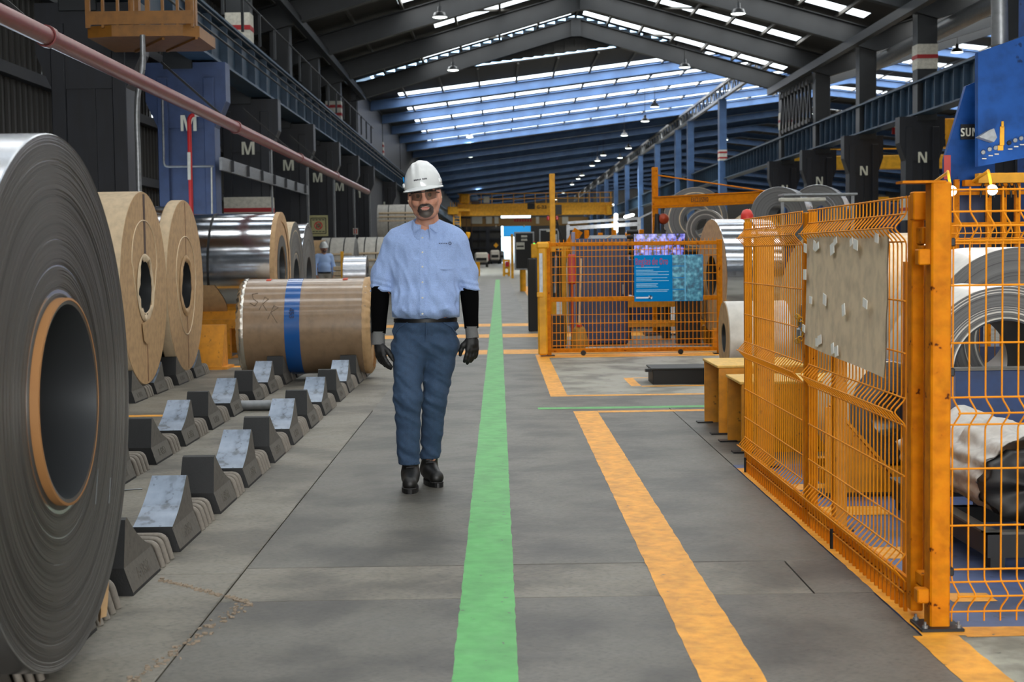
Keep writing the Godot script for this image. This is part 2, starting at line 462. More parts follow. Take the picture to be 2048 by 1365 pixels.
func build_floor() -> void:
	var fl := struct("floor", "grey concrete shop floor with painted lines")
	part(fl, "floor_base", B(Vector3(18, -0.2, -85), Vector3(50.5, 0.2, 244)), M.joint)
	# left strip under the chocks
	var zs := [-36.0, 6.15, 12.62, 19.0, 30.0, 60.0, 206.0]
	for i in zs.size() - 1:
		slab(fl, -7, -1.1, zs[i], zs[i + 1], "concrete_mid" if i < 4 else "concrete_dark", 0.003 if i < 2 else 0.0)
	# the walkway itself
	slab(fl, -1.1, 1.44, -36.0, 5.64, "concrete_dark", 0.003)
	slab(fl, -1.1, 1.21, 5.64, 6.25, "concrete_mid", 0.003, 0.001)
	slab(fl, 1.21, 1.44, 5.64, 6.25, "concrete_dark")
	slab(fl, -1.1, 1.44, 6.25, 12.6, "concrete_dark", 0.003)
	slab(fl, -1.1, 0.55, 12.6, 19.2, "concrete_dark")
	slab(fl, -1.1, 0.55, 19.2, 40.0, "concrete_dark")
	slab(fl, -1.1, 0.55, 40.0, 90.0, "concrete_dark")
	slab(fl, -1.1, 0.55, 90.0, 206.0, "concrete_dark")
	slab(fl, 0.55, 1.44, 12.6, 13.7, "concrete_dark")
	# right of the walkway
	slab(fl, 1.44, 6.0, -36.0, 5.0, "concrete_pale")
	slab(fl, 1.44, 6.0, 5.0, 9.1, "blue_floor")
	slab(fl, 1.44, 6.0, 9.1, 13.7, "concrete_dark")
	slab(fl, 0.55, 6.0, 13.7, 19.2, "concrete_light")
	slab(fl, 0.55, 6.0, 19.2, 40.0, "concrete_mid")
	slab(fl, 0.55, 6.0, 40.0, 206.0, "concrete_mid")
	slab(fl, 6.0, 43.0, -36.0, 60.0, "concrete_mid")
	slab(fl, 6.0, 43.0, 60.0, 206.0, "concrete_mid")
	# painted lines
	stripe(fl, -0.164, 0.044, -4.0, 9.0, "line_green")
	stripe(fl, -0.164, 0.044, 9.0, 76.0, "line_green")
	stripe(fl, 0.32, 1.78, 12.5, 12.66, "line_green")
	stripe(fl, 0.61, 0.812, -4.0, 12.33, "line_yellow")
	stripe(fl, 0.812, 3.2, 12.2, 12.34, "line_yellow")
	stripe(fl, 0.465, 0.625, 13.75, 19.3, "line_yellow")
	stripe(fl, 0.465, 3.2, 13.62, 13.75, "line_yellow")
	stripe(fl, 1.30, 1.40, 14.58, 15.55, "line_yellow")
	stripe(fl, 1.40, 3.0, 14.5, 14.6, "line_yellow")
	stripe(fl, 1.40, 3.0, 15.5, 15.56, "line_yellow")
	for z in [[19.5, 20.4], [23.4, 24.4], [27.0, 28.1]]:
		stripe(fl, -3.6, -0.17, z[0], z[1], "line_yellow"); stripe(fl, 0.05, 3.4, z[0], z[1], "line_yellow")
	stripe(fl, 0.62, 3.2, 18.7, 19.35, "line_yellow")
	stripe(fl, -4.2, -2.5, 12.36, 12.5, "line_yellow")
	stripe(fl, -4.6, -2.9, 17.8, 18.05, "line_yellow")
	stripe(fl, 0.9, 1.15, 30.0, 60.0, "line_yellow")
	# along the gate and under the mesh panel
	stripe(fl, 1.44, 1.585, 4.98, 8.95, "line_yellow")
	stripe(fl, 1.405, 1.56, -4.0, 4.98, "line_yellow")
	stripe(fl, 1.585, 4.0, 4.96, 5.09, "line_yellow")
	for r in [[1.69, 1.86, 5.46, 5.6], [1.60, 1.80, 6.25, 6.5], [1.62, 1.95, 7.3, 7.55], [1.6, 1.85, 8.1, 8.3]]:
		stripe(fl, r[0], r[1], r[2], r[3], "line_yellow", "painted_mark")
	# chipped concrete along the joint by the chocks
	var crumbs := MB.new()
	for i in 260:
		var t := rng.randf()
		var p := Vector3(lerpf(-1.42, -0.98, t), 0, -lerpf(6.05, 5.62, t) - rng.randf_range(-0.02, 0.02))
		if i > 120:
			t = rng.randf(); p = Vector3(lerpf(-0.98, -1.22, t) + rng.randfn(0, 0.02), 0, -lerpf(5.62, 4.3, t))
		var s := rng.randf_range(0.003, 0.011)
		crumbs.box(p + Vector3(0, s * 0.3, 0), Vector3(s * 1.6, s * 0.7, s), Basis(Vector3.UP, rng.randf() * TAU))
	var cr := part(fl, "concrete_crumbs", crumbs, mat("crumb", Color(0.56, 0.5, 0.43), 0.9))
	cr.set_meta("kind", "stuff")

# ================================================================== roofs
func area_light(nm: String, at: Vector3, down: Vector3, along: Vector3, size: Vector2, energy: float, col := Color(1.0, 0.985, 0.955)) -> void:
	var l := AreaLight3D.new()
	l.name = nm
	var z := -down.normalized()
	var x := (along - z * along.dot(z)).normalized()
	add_child(l, true)
	l.transform = Transform3D(Basis(x, z.cross(x), z), at)
	l.area_size = size
	l.area_normalize_energy = true
	l.light_energy = energy; l.light_color = col
	l.shadow_enabled = true
	l.area_range = 120.0; l.area_attenuation = 2.0

func slope_box(xa: float, ya: float, xb: float, yb: float, z0: float, z1: float, th: float) -> MB:
	var a := Vector3(xa, ya, 0)
	var b := Vector3(xb, yb, 0)
	var x := (b - a).normalized()
	var mb := MB.new()
	mb.box(Vector3((xa + xb) / 2, (ya + yb) / 2, -(z0 + z1) / 2), Vector3((b - a).length(), th, z1 - z0), Basis(x, Vector3(-x.y, x.x, 0), Vector3(0, 0, 1)))
	return mb

func rafter(ce: Node3D, xa: float, ya: float, xb: float, yb: float, z: float, depth: float, m: String) -> void:
	var mb := MB.new()
	for s in [[0.0, 0.02, 0.3], [depth, 0.02, 0.3]]:
		var q := slope_box(xa, ya + s[0], xb, yb + s[0], z - s[2] / 2, z + s[2] / 2, 0.03)
		var k := mb.v.size()
		mb.v.append_array(q.v); mb.n.append_array(q.n); mb.uv.append_array(q.uv); mb.c.append_array(q.c)
		for i in q.ix: mb.ix.append(i + k)
	mb.prism(PackedVector2Array([Vector2(xa, ya), Vector2(xb, yb), Vector2(xb, yb + depth), Vector2(xa, ya + depth)]), Transform3D(Basis(), Vector3(0, 0, -z - 0.01)), 0.02)
	part(ce, "rafter", mb, M[m])

func roof_side(ce: Node3D, xa: float, ya: float, xb: float, yb: float, frames: Array, o: Dictionary) -> void:
	# from the eave (xa, ya) up to the ridge (xb, yb): sheets, purlins and one translucent strip in each bay
	var lift: float = o.depth + o.get("lift", 0.16)
	var at := func(t: float) -> Vector2: return Vector2(lerpf(xa, xb, t), lerpf(ya, yb, t))
	for f in frames.size() - 1:
		var z0: float = frames[f]
		var z1: float = frames[f + 1]
		var zm: float = z1 - ((2.6 if f > 4 else 0.62) if o.has("far") else 0.95)
		var hw: float = o.get("strip", 0.55)
		var span: Array = o.lit.call(f)
		var a: Vector2 = at.call(0.0)
		var b: Vector2 = at.call(1.0)
		if o.has("second"):
			var zq := z0 + 2.2
			part(ce, "roof_sheet", slope_box(a.x, a.y + lift, b.x, b.y + lift, z0, zq - 0.4, 0.05), M[o.sheet])
			part(ce, "skylight_window", slope_box(a.x, a.y + lift, b.x, b.y + lift, zq - 0.4, zq + 0.4, 0.03), M.skylight)
			part(ce, "roof_sheet", slope_box(a.x, a.y + lift, b.x, b.y + lift, zq + 0.4, zm - hw, 0.05), M[o.sheet])
		else:
			part(ce, "roof_sheet", slope_box(a.x, a.y + lift, b.x, b.y + lift, z0, zm - hw, 0.05), M[o.sheet])
		part(ce, "roof_sheet", slope_box(a.x, a.y + lift, b.x, b.y + lift, zm + hw, z1, 0.05), M[o.sheet])
		var p: Vector2 = at.call(span[0])
		var q: Vector2 = at.call(span[1])
		if span[0] > 0.0: part(ce, "roof_sheet", slope_box(a.x, a.y + lift, p.x, p.y + lift, zm - hw, zm + hw, 0.05), M[o.sheet])
		if span[1] < 1.0: part(ce, "roof_sheet", slope_box(q.x, q.y + lift, b.x, b.y + lift, zm - hw, zm + hw, 0.05), M[o.sheet])
		if span[1] > span[0]:
			part(ce, "skylight_window", slope_box(p.x, p.y + lift, q.x, q.y + lift, zm - hw, zm + hw, 0.03), M.skylight)
			var mid := (p + q) / 2
			var dir := Vector3(q.x - p.x, q.y - p.y, 0)
			var nn := Vector3(dir.y, -dir.x, 0) * signf(dir.x)
			area_light("skylight", Vector3(mid.x, mid.y + lift - 0.05, -zm), nn, dir, Vector2(dir.length(), hw * 2), o.energy * dir.length())
	var np: int = o.purlins
	for i in np + 1:
		var c: Vector2 = at.call(float(i) / np)
		var mb := B(Vector3(c.x, c.y + lift - 0.08, -(frames[0] + frames[-1]) / 2), Vector3(0.08, 0.11 if lift > 0.5 else 0.07, frames[-1] - frames[0]))
		part(ce, "purlin", mb, M.purlin)

func build_hall() -> void:
	var ce := struct("ceiling", "dark steel roof with translucent daylight strips")
	var fr := []
	for k in 13: fr.append(-16.6 + 6.0 * k)
	var lit := func(f: int) -> Array: return [0.12, 0.97]
	var lit_left := func(f: int) -> Array: return [0.10, 0.97] if f < 8 else ([0.42, 0.98] if f % 2 else [0.5, 0.92])
	var lit_right := func(f: int) -> Array: return [0.06, 0.97] if f % 2 == 1 else [0.15, 0.97]
	var base := {"depth": 0.6, "sheet": "roof_sheet", "purlins": 7, "energy": 1.5, "strip": 0.45}
	roof_side(ce, -6.95, 6.605, 2.98, 9.42, fr, base.merged({"lit": lit_left, "second": true}))
	roof_side(ce, 11.1, 7.1, 2.98, 9.42, fr, base.merged({"lit": lit_right, "second": true}))
	var fb := fr.slice(3)
	base.energy = 3.6
	roof_side(ce, 11.1, 7.1, 19.0, 9.42, fb, base.merged({"lit": lit}))
	roof_side(ce, 27.0, 7.1, 19.0, 9.42, fb, base.merged({"lit": lit}))
	for z in fr:
		rafter(ce, -6.9, 6.617, 2.98, 9.42, z, 0.6, "slate")
		rafter(ce, 2.98, 9.42, 11.1, 7.1, z, 0.6, "slate")
		if z > 0.0:
			rafter(ce, 11.1, 7.1, 19.0, 9.42, z, 0.6, "slate")
			rafter(ce, 19.0, 9.42, 27.0, 7.1, z, 0.6, "slate")
		part(ce, "ridge_plate", B(Vector3(2.98, 9.68, -z), Vector3(0.36, 0.66, 0.34)), M.slate)
	# eave beams and the ridge tie
	part(ce, "eave_beam", B(Vector3(-4.93, 7.22, -19.4), Vector3(0.16, 0.2, 72)), M.slate)
	part(ce, "eave_beam", B(Vector3(10.2, 7.22, -19.4), Vector3(0.2, 0.24, 72)), M.slate)
	part(ce, "ventilation_duct", pipe([Vector3(11.6, 7.0, 4), Vector3(11.6, 7.0, -46)], 0.22, 14), M.galvanised)
	# sway braces under the sheets
	for k in range(6, 12):
		var z: float = fr[k]
		part(ce, "brace", bar(Vector3(-3.0, 8.35, -z), Vector3(0.5, 9.4, -z - 6), 0.07, 0.07), M.purlin)
		part(ce, "brace", bar(Vector3(9.0, 8.35, -z), Vector3(5.5, 9.4, -z - 6), 0.07, 0.07), M.purlin)
	# siding above the lower roof beyond
	var gw := struct("wall_gable", "corrugated gable siding above the lower roof beyond")
	for i in 40:
		var x0 := -5.0 + i * 0.4
		var top := 9.42 + 0.75 - absf(x0 + 0.2 - 2.98) * 0.284
		var low := 7.9 + (x0 + 5.2) * 0.12
		if top > low + 0.05:
			part(gw, "siding_panel", B(Vector3(x0 + 0.2, (top + low) / 2, -55.7), Vector3(0.36, top - low, 0.05)), M.siding)
			part(gw, "siding_rib", B(Vector3(x0 + 0.4, (top + low) / 2, -55.66), Vector3(0.06, top - low - 0.03, 0.05)), M.siding)
	# walls
	var wl := struct("wall_left", "dark corrugated siding on steel girts")
	var pan := MB.new()
	for i in 4:
		var z := -0.375 + i * 0.25
		pan.prism(PackedVector2Array([Vector2(z - 0.125, -0.02), Vector2(z + 0.125, -0.02), Vector2(z + 0.125, 0.0), Vector2(z + 0.06, 0.0), Vector2(z + 0.035, 0.04), Vector2(z - 0.035, 0.04), Vector2(z - 0.06, 0.0), Vector2(z - 0.125, 0.0)]), Transform3D(Basis(Vector3(0, 0, 1), Vector3(1, 0, 0), Vector3(0, 1, 0)), Vector3.ZERO), 1.0)
	var pm := pan.mesh()
	for i in 61:
		var zc := 5.0 - i
		var y0 := 2.2 if zc < -19.9 and zc > -25.0 else 0.0
		var o := part(wl, "siding_panel", pm, M.siding, Vector3(-6.7, y0, zc))
		o.scale = Vector3(1, 7.35 - y0, 1)
	for y in [0.5, 1.6, 2.75, 3.9, 5.2, 6.5]:
		if y > 2.2:
			part(wl, "girt", B(Vector3(-6.58, y, -25), Vector3(0.14, 0.16, 61)), M.navy)
		else:
			part(wl, "girt", B(Vector3(-6.58, y, -7.2), Vector3(0.14, 0.16, 25)), M.navy)
	part(wl, "wall_backing", B(Vector3(-6.82, 4.8, -10), Vector3(0.16, 5.2, 91)), M.siding)
	part(wl, "wall_backing", B(Vector3(-6.82, 1.1, 7.8), Vector3(0.16, 2.2, 55.4)), M.siding)
	part(wl, "wall_backing", B(Vector3(-6.82, 1.1, -40.3), Vector3(0.16, 2.2, 30.6)), M.siding)
	part(wl, "wall_backing", B(Vector3(-5.3, 4.3, -130.5), Vector3(0.2, 8.8, 150.5)), M.navy)
	part(wl, "wall_backing", B(Vector3(-6.0, 4.3, -55.4), Vector3(1.6, 8.8, 0.2)), M.siding)
	area_light("door_opening", Vector3(-6.9, 1.1, -22.5), Vector3(1, 0.15, 0), Vector3(0, 0, 1), Vector2(4.8, 2.0), 14.0, Color(0.86, 0.93, 1.0))
	var wb := struct("wall_back")
	part(wb, "wall_panel", B(Vector3(-5.25, 5, 17.9), Vector3(3.5, 10.6, 0.3)), M.siding)
	part(wb, "wall_panel", B(Vector3(10.45, 5, 17.9), Vector3(1.9, 10.6, 0.3)), M.siding)
	part(wb, "wall_panel", B(Vector3(3.0, 8.3, 17.9), Vector3(13, 4.0, 0.3)), M.siding)
	var wg := struct("window_3", "tall translucent hall door with daylight behind the viewer")
	part(wg, "window_pane", B(Vector3(3.0, 3.15, 17.9), Vector3(13, 6.3, 0.06)), M.skylight)
	area_light("hall_door_window", Vector3(3.0, 3.2, 17.8), Vector3(0, 0, -1), Vector3(1, 0, 0), Vector2(13, 6.2), 340.0, Color(1.0, 0.99, 0.97))
	var wr := struct("wall_right")
	part(wr, "wall_panel", B(Vector3(27.3, 4.3, -25), Vector3(0.3, 9.2, 61)), M.siding)
	part(wr, "wall_panel", B(Vector3(11.3, 4.3, 9.2), Vector3(0.3, 9.2, 17.4)), M.siding)
	part(wr, "wall_panel", B(Vector3(19.2, 4.8, 0.6), Vector3(16, 10.2, 0.3)), M.siding)
	part(wr, "wall_panel", B(Vector3(43.0, 4.3, -130), Vector3(0.3, 9.2, 151)), M.siding)
	part(wr, "wall_panel", B(Vector3(35.2, 5.5, -55.6), Vector3(15.8, 11.5, 0.2)), M.siding)

func build_far_hall() -> void:
	var ce := struct("ceiling", "blue painted roof beams of the hall beyond")
	var fr := []
	for k in 26: fr.append(55.4 + 6.0 * k)
	var lit := func(f: int) -> Array: return [0.05, 0.995] if f < 5 or f % 2 == 0 else [0.0, 0.0]
	var base := {"depth": 0.36, "lift": 0.10, "sheet": "roof_sheet", "purlins": 16, "energy": 2.4, "far": true, "strip": 0.6, "lit": lit}
	roof_side(ce, -5.2, 7.3, 18.9, 10.2, fr, base)
	roof_side(ce, 43.0, 7.3, 18.9, 10.2, fr, base)
	for k in range(1, 26):
		rafter(ce, -5.2, 7.3, 18.9, 10.2, fr[k], 0.36, "hall_blue")
		rafter(ce, 18.9, 10.2, 43.0, 7.3, fr[k], 0.36, "hall_blue")
	# the far wall: siding bays between girts, the door and the window over it
	var fw := struct("wall_far", "grey end wall with girts, a tall door opening and a window band")
	var zf := -205.6
	var dx := [D(1003, 500, 205).x, D(1062, 500, 205).x]
	var dtop := D(1005, 451, 205).y
	var wx := [D(1005, 420, 205).x, D(1042, 420, 205).x]
	var wy := [D(1020, 437, 205).y, D(1020, 401, 205).y]
	part(fw, "wall_panel", B(Vector3((-6 + dx[0]) / 2, 3.4, zf), Vector3(dx[0] + 6, 6.8, 0.2)), M.siding)
	part(fw, "wall_panel", B(Vector3((44 + dx[1]) / 2, 3.4, zf), Vector3(44 - dx[1], 6.8, 0.2)), M.siding)
	part(fw, "wall_panel", B(Vector3((dx[0] + dx[1]) / 2, (dtop + wy[0]) / 2, zf), Vector3(dx[1] - dx[0], wy[0] - dtop, 0.2)), M.siding)
	part(fw, "wall_panel", B(Vector3((-6 + wx[0]) / 2, 9.3, zf), Vector3(wx[0] + 6, 5.0, 0.2)), M.siding)
	part(fw, "wall_panel", B(Vector3((44 + wx[1]) / 2, 9.3, zf), Vector3(44 - wx[1], 5.0, 0.2)), M.siding)
	part(fw, "wall_panel", B(Vector3((wx[0] + wx[1]) / 2, (wy[1] + 11.8) / 2, zf), Vector3(wx[1] - wx[0], 11.8 - wy[1], 0.2)), M.siding)
	for i in 9:
		part(fw, "girt", B(Vector3((-6 + dx[0]) / 2, 0.9 + i * 1.25, zf + 0.2), Vector3(dx[0] + 6, 0.22, 0.2)), M.navy)
	for i in 6:
		part(fw, "wall_post", B(Vector3(dx[0] - 1.9 - i * 1.1, 4, zf + 0.25), Vector3(0.5 if i == 0 else 0.12, 8, 0.3)), M.navy)
	var wn := struct("window_1")
	part(wn, "window_pane", B(Vector3((wx[0] + wx[1]) / 2, (wy[0] + wy[1]) / 2, zf), Vector3(wx[1] - wx[0], wy[1] - wy[0], 0.05)), M.skylight)
	var dr := struct("door_1", "tall open doorway with blue translucent curtain above")
	var dyt := D(1020, 473, 205).y
	part(dr, "blue_window_pane", B(Vector3((dx[0] + dx[1]) / 2 + 0.15, (dyt + dtop) / 2, zf), Vector3(dx[1] - dx[0] - 0.3, dtop - dyt, 0.04)), mat("blue_pane", Color(0.12, 0.5, 0.75), 0.4, 0.0, {"glow": 0.55, "glowc": Color(0.16, 0.62, 0.9)}))
	part(dr, "door_frame", B(Vector3((dx[0] + dx[1]) / 2, dyt, zf + 0.1), Vector3(dx[1] - dx[0], 0.12, 0.1)), M.navy)
	# windows high on the right of the far wall
	for i in 3:
		var a := D(1204 + i * 12, 420, 200)
		part(wn, "window_pane", B(a, Vector3(0.5, 1.6, 0.05)), M.skylight)

# ================================================================== columns and crane runways
func banded(o: Node3D, x0: float, x1: float, y0: float, y1: float, zf: float, zd: float, reds: Array) -> void:
	part(o, "white_band", B(Vector3((x0 + x1) / 2, (y0 + y1) / 2, zf - zd / 2), Vector3(x1 - x0 + 0.02, y1 - y0, zd + 0.02)), M.white_band)
	for r in reds:
		var y := lerpf(y0, y1, r)
		part(o, "red_band", B(Vector3((x0 + x1) / 2, y, zf - zd / 2), Vector3(x1 - x0 + 0.03, (y1 - y0) * 0.16, zd + 0.03)), M.red_band)

func column(k: int, left: bool) -> void:
	var z := 25.4 + 6.0 * k
	var x0 := -5.79 if left else 10.33
	var x1 := -4.82 if left else 11.18
	var xc := (x0 + x1) / 2
	var side := "left" if left else "right"
	var lab := "dark navy steel hall column"
	if left and k == 0: lab = "blue painted column behind the red standpipe"
	var who := "in the row behind the stored coils" if left else "in the row under the stiffened girder"
	var extra := "" if left and k == 0 else " " + who
	var banded_up := k in [1, 4, 7] if left else k in [-1, 2, 5]
	if banded_up: extra += ", red and white bands"
	var o := thing("steel_column", lab + extra, "column", Vector3(xc, 0, -z), 0.0, "hall columns " + ("behind the coils" if left else "under the stiffened girder"))
	var pm: Material = M.column_blue if left and k == 0 else M.navy
	var w := x1 - x0
	# lower shaft: a box of two channels with a recessed web
	var sh := MB.new()
	sh.box(Vector3(-w / 2 + 0.09, 2.2, -0.25), Vector3(0.18, 4.4, 0.5), Basis(), 0.01)
	sh.box(Vector3(w / 2 - 0.09, 2.2, -0.25), Vector3(0.18, 4.4, 0.5), Basis(), 0.01)
	sh.box(Vector3(0, 2.2, -0.27), Vector3(w - 0.34, 4.4, 0.4))
	sh.box(Vector3(0.05, 2.2, -0.08), Vector3(0.05, 4.4, 0.06))
	part(o, "shaft", sh, pm)
	# bracket head under the crane girder
	var hd := MB.new()
	var e := 0.2 if left else 0.15
	var s := 1.0 if left else -1.0
	hd.prism(PackedVector2Array([Vector2(-w / 2, 3.55), Vector2(w / 2, 3.55), Vector2(w / 2 + e, 4.0), Vector2(w / 2 + e, 4.66), Vector2(-w / 2 - e, 4.66), Vector2(-w / 2 - e, 4.0)]), Transform3D(Basis(), Vector3(0, 0, -0.46)), 0.42)
	part(o, "bracket_head", hd, pm)
	# upper shaft to the eave, set back towards the wall
	part(o, "upper_shaft", B(Vector3(-0.12 * s, 6.0, -0.25), Vector3(0.5, 2.9, 0.46), 0.01), M.slate)
	if banded_up:
		var by := 5.85
		for q in [[-0.37 - 0.12 * s + 0.12, by, by + 0.62]]:
			banded(o, -0.12 * s - 0.25, -0.12 * s + 0.25, q[1], q[2], -0.02, 0.46, [0.3, 0.72] if k in [4, 7] else [0.5])
		if k in [1, 2]:
			banded(o, -w / 2, w / 2, 2.05, 2.6, 0.0, 0.5, [0.5])
	# stencilled letter
	var ly := 3.62
	if k >= 0: text(o, "M" if left else "N", 0.27, M.letter_white, Vector3(0.05 if left else 0.0, ly, 0.004), "stencilled_letter")
	part(o, "base_plate", B(Vector3(0, 0.02, -0.25), Vector3(w + 0.2, 0.04, 0.7)), M.dark_steel)
	if left and k > 0:
		var px := w / 2 + 0.05
		part(o, "conduit", pipe([Vector3(px, 0.1, 0.03), Vector3(px, 3.6, 0.03)], 0.022, 8), M.galvanised)

func build_columns() -> void:
	for k in range(-1, 12):
		if k <= 4 or k in [5, 7, 9, 11]: column(k, true)
	for k in range(-1, 6): column(k, false)
	# slim blue columns of the hall beyond, carrying a longitudinal lattice truss
	for z in [69.4, 80.9, 86.5, 97.7, 109.2, 120.6, 132.0, 143.5, 155.0, 166.4, 178.0]:
		var o := thing("steel_column", "light blue column under the lattice truss of the far hall" + (", red and white bands" if z < 70 else ""), "column", Vector3(10.55, 0, -z), 0.0, "far hall columns")
		part(o, "shaft", B(Vector3(0, 4.2, 0), Vector3(0.34, 8.4, 0.5), 0.01), M.hall_blue)
		part(o, "base_plate", B(Vector3(0, 0.02, 0), Vector3(0.6, 0.04, 0.7)), M.dark_steel)
		if z < 70: banded(o, -0.17, 0.17, 5.55, 6.05, 0.25, 0.5, [0.25, 0.75])
	var tr := thing("lattice_truss", "long lattice truss on top of the light blue far columns", "truss", Vector3(10.55, 8.4, -55.4))
	part(tr, "chord", B(Vector3(0, 0.06, -74), Vector3(0.16, 0.12, 148)), M.galvanised)
	part(tr, "chord", B(Vector3(0, 0.66, -74), Vector3(0.16, 0.12, 148)), M.galvanised)
	for i in 105:
		var z := -0.7 - i * 1.4
		part(tr, "web_bar", bar(Vector3(0, 0.1, z + 0.5), Vector3(0, 0.64, z), 0.06, 0.06), M.galvanised)
		part(tr, "web_bar", bar(Vector3(0, 0.64, z), Vector3(0, 0.1, z - 0.5), 0.06, 0.06), M.galvanised)
	var t2 := thing("lattice_truss", "dark lattice bracing panel between the last navy columns", "truss", Vector3(10.6, 5.5, -49.95))
	part(t2, "chord", B(Vector3(0, 0.2, -2.7), Vector3(0.14, 0.12, 5.4)), M.slate)
	part(t2, "chord", B(Vector3(0, 1.5, -2.7), Vector3(0.14, 0.12, 5.4)), M.slate)
	for i in 9:
		part(t2, "web_bar", bar(Vector3(0, 0.22, -i * 0.6), Vector3(0, 1.5, -i * 0.6 - 0.3), 0.07, 0.07), M.slate)
		part(t2, "web_bar", bar(Vector3(0, 1.5, -i * 0.6 - 0.3), Vector3(0, 0.22, -i * 0.6 - 0.6), 0.07, 0.07), M.slate)
		part(t2, "batten_plate", B(Vector3(-0.09, 0.2, -i * 0.6 - 0.3), Vector3(0.02, 0.2, 0.22)), M.purlin)
		part(t2, "batten_plate", B(Vector3(-0.09, 1.5, -i * 0.6 - 0.3), Vector3(0.02, 0.2, 0.22)), M.purlin)
	# runway girders
	for s in 2:
		var left := s == 0
		var x := -5.0 if left else 10.78
		var o := thing("crane_girder", "dark blue crane runway girder with walkway railing on the coil side" if left else "long blue crane girder with close upright stiffeners", "girder", Vector3(x, 4.7, 3.0))
		var gm: Material = M.girder_blue
		part(o, "bottom_flange", B(Vector3(0, 0.02, -102), Vector3(0.44, 0.04, 204)), gm)
		part(o, "top_flange", B(Vector3(0, 0.82, -102), Vector3(0.44, 0.04, 204)), gm)
		part(o, "web", B(Vector3(0, 0.42, -102), Vector3(0.03, 0.78, 204)), gm)
		part(o, "crane_rail", B(Vector3(0, 0.89, -102), Vector3(0.07, 0.1, 204)), M.dark_steel)
		var sm := B(Vector3(0, 0.42, 0), Vector3(0.3, 0.76, 0.03)).mesh()
		var st := 0.75 if not left else 1.5
		for i in (260 if not left else 60):
			part(o, "stiffener", sm, gm, Vector3(0, 0, -6.0 - i * st))
		if left:
			for y in [0.35, 0.5, 0.65]:
				part(o, "conductor_bar", pipe([Vector3(0.3, y, -4), Vector3(0.3, y, -150)], 0.018, 6), M.dark_steel)
			part(o, "hand_rail", pipe([Vector3(0.26, 1.5, -4), Vector3(0.26, 1.5, -60)], 0.02, 6), M.slate)
			for i in 28:
				part(o, "rail_post", B(Vector3(0.26, 1.18, -5 - i * 2.0), Vector3(0.05, 0.66, 0.05)), M.slate)

# ================================================================== lamps
func build_lamps() -> void:
	var mb_body := MB.new()
	mb_body.lathe([Vector2(0.0, 0.30), Vector2(0.06, 0.30), Vector2(0.07, 0.16), Vector2(0.16, 0.13), Vector2(0.20, 0.05), Vector2(0.21, 0.0)], Transform3D(), 20)
	var body := mb_body.mesh()
	var mb_lens := MB.new()
	mb_lens.lathe([Vector2(0.0, -0.03), Vector2(0.12, -0.02), Vector2(0.2, 0.0), Vector2(0.2, 0.02), Vector2(0.0, 0.02)], Transform3D(), 20)
	var lens := mb_lens.mesh()
	var rod := pipe([Vector3(0, 0.2, 0), Vector3(0, 1.0, 0)], 0.012, 6).mesh()
	var spots := []
	for z in [7.8, 19.2, 30.6, 42.0, 54.0, 68.5, 85.0, 102.0, 108.0, 114.0, 128.0, 134.0, 145.0, 165.0, 185.0]:
		spots.append(Vector3(-1.56 if z < 90 else -1.9, 8.0, -z)); spots.append(Vector3(6.85 if z < 60 else 7.3, 8.0, -z))
	for p in [[1914, 105, 52.0], [1257, 297, 92.0], [1290, 243, 72.0], [1240, 316, 110.0], [1450, 280, 95.0], [1632, 228, 76.0], [1366, 358, 150.0]]:
		spots.append(D(p[0], p[1], p[2]))
	for i in spots.size():
		var p: Vector3 = spots[i]
		var off: bool = i == 10
		var o := thing("high_bay_lamp", "unlit grey high bay lamp hanging under a blue roof beam" if off else ("lit round high bay lamp hanging over the walkway side" if p.x < 0 else "lit round high bay lamp hanging over the machine side"), "lamp", p, 0.0, "high bay lamps")
		part(o, "lamp_housing", body, M.lamp_body)
		part(o, "lamp_lens", lens, M.galvanised if off else M.lamp_glow)
		var up := (8.2 + (p.x + 5.2) * 0.12 if p.z < -55.0 else 9.9 - absf(p.x - (2.98 if p.x < 11.0 else 19.0)) * 0.284) - p.y
		var hr := part(o, "hanging_rod", rod, M.dark_steel)
		hr.scale.y = maxf(up, 0.4)
		if not off:
			var l := SpotLight3D.new()
			l.name = "lamp_light"
			o.add_child(l)
			l.position = Vector3(0, -0.08, 0)
			l.rotation.x = -PI / 2
			l.spot_angle = 70.0; l.spot_range = 120.0; l.spot_attenuation = 2.0; l.spot_angle_attenuation = 0.6
			l.light_energy = 3.0 if p.z > -60.0 else (60.0 if p.z < -100.0 and p.z > -136.0 else 20.0); l.light_size = 0.2; l.light_color = Color(0.97, 1.0, 0.97)
			l.shadow_enabled = true

# ================================================================== coils
var XAX := Basis(Vector3(0, 0, -1), Vector3(1, 0, 0), Vector3(0, -1, 0))   # local y -> world x
var ZAX := Basis(Vector3(1, 0, 0), Vector3(0, 0, 1), Vector3(0, -1, 0))    # local y -> world z (towards the camera)

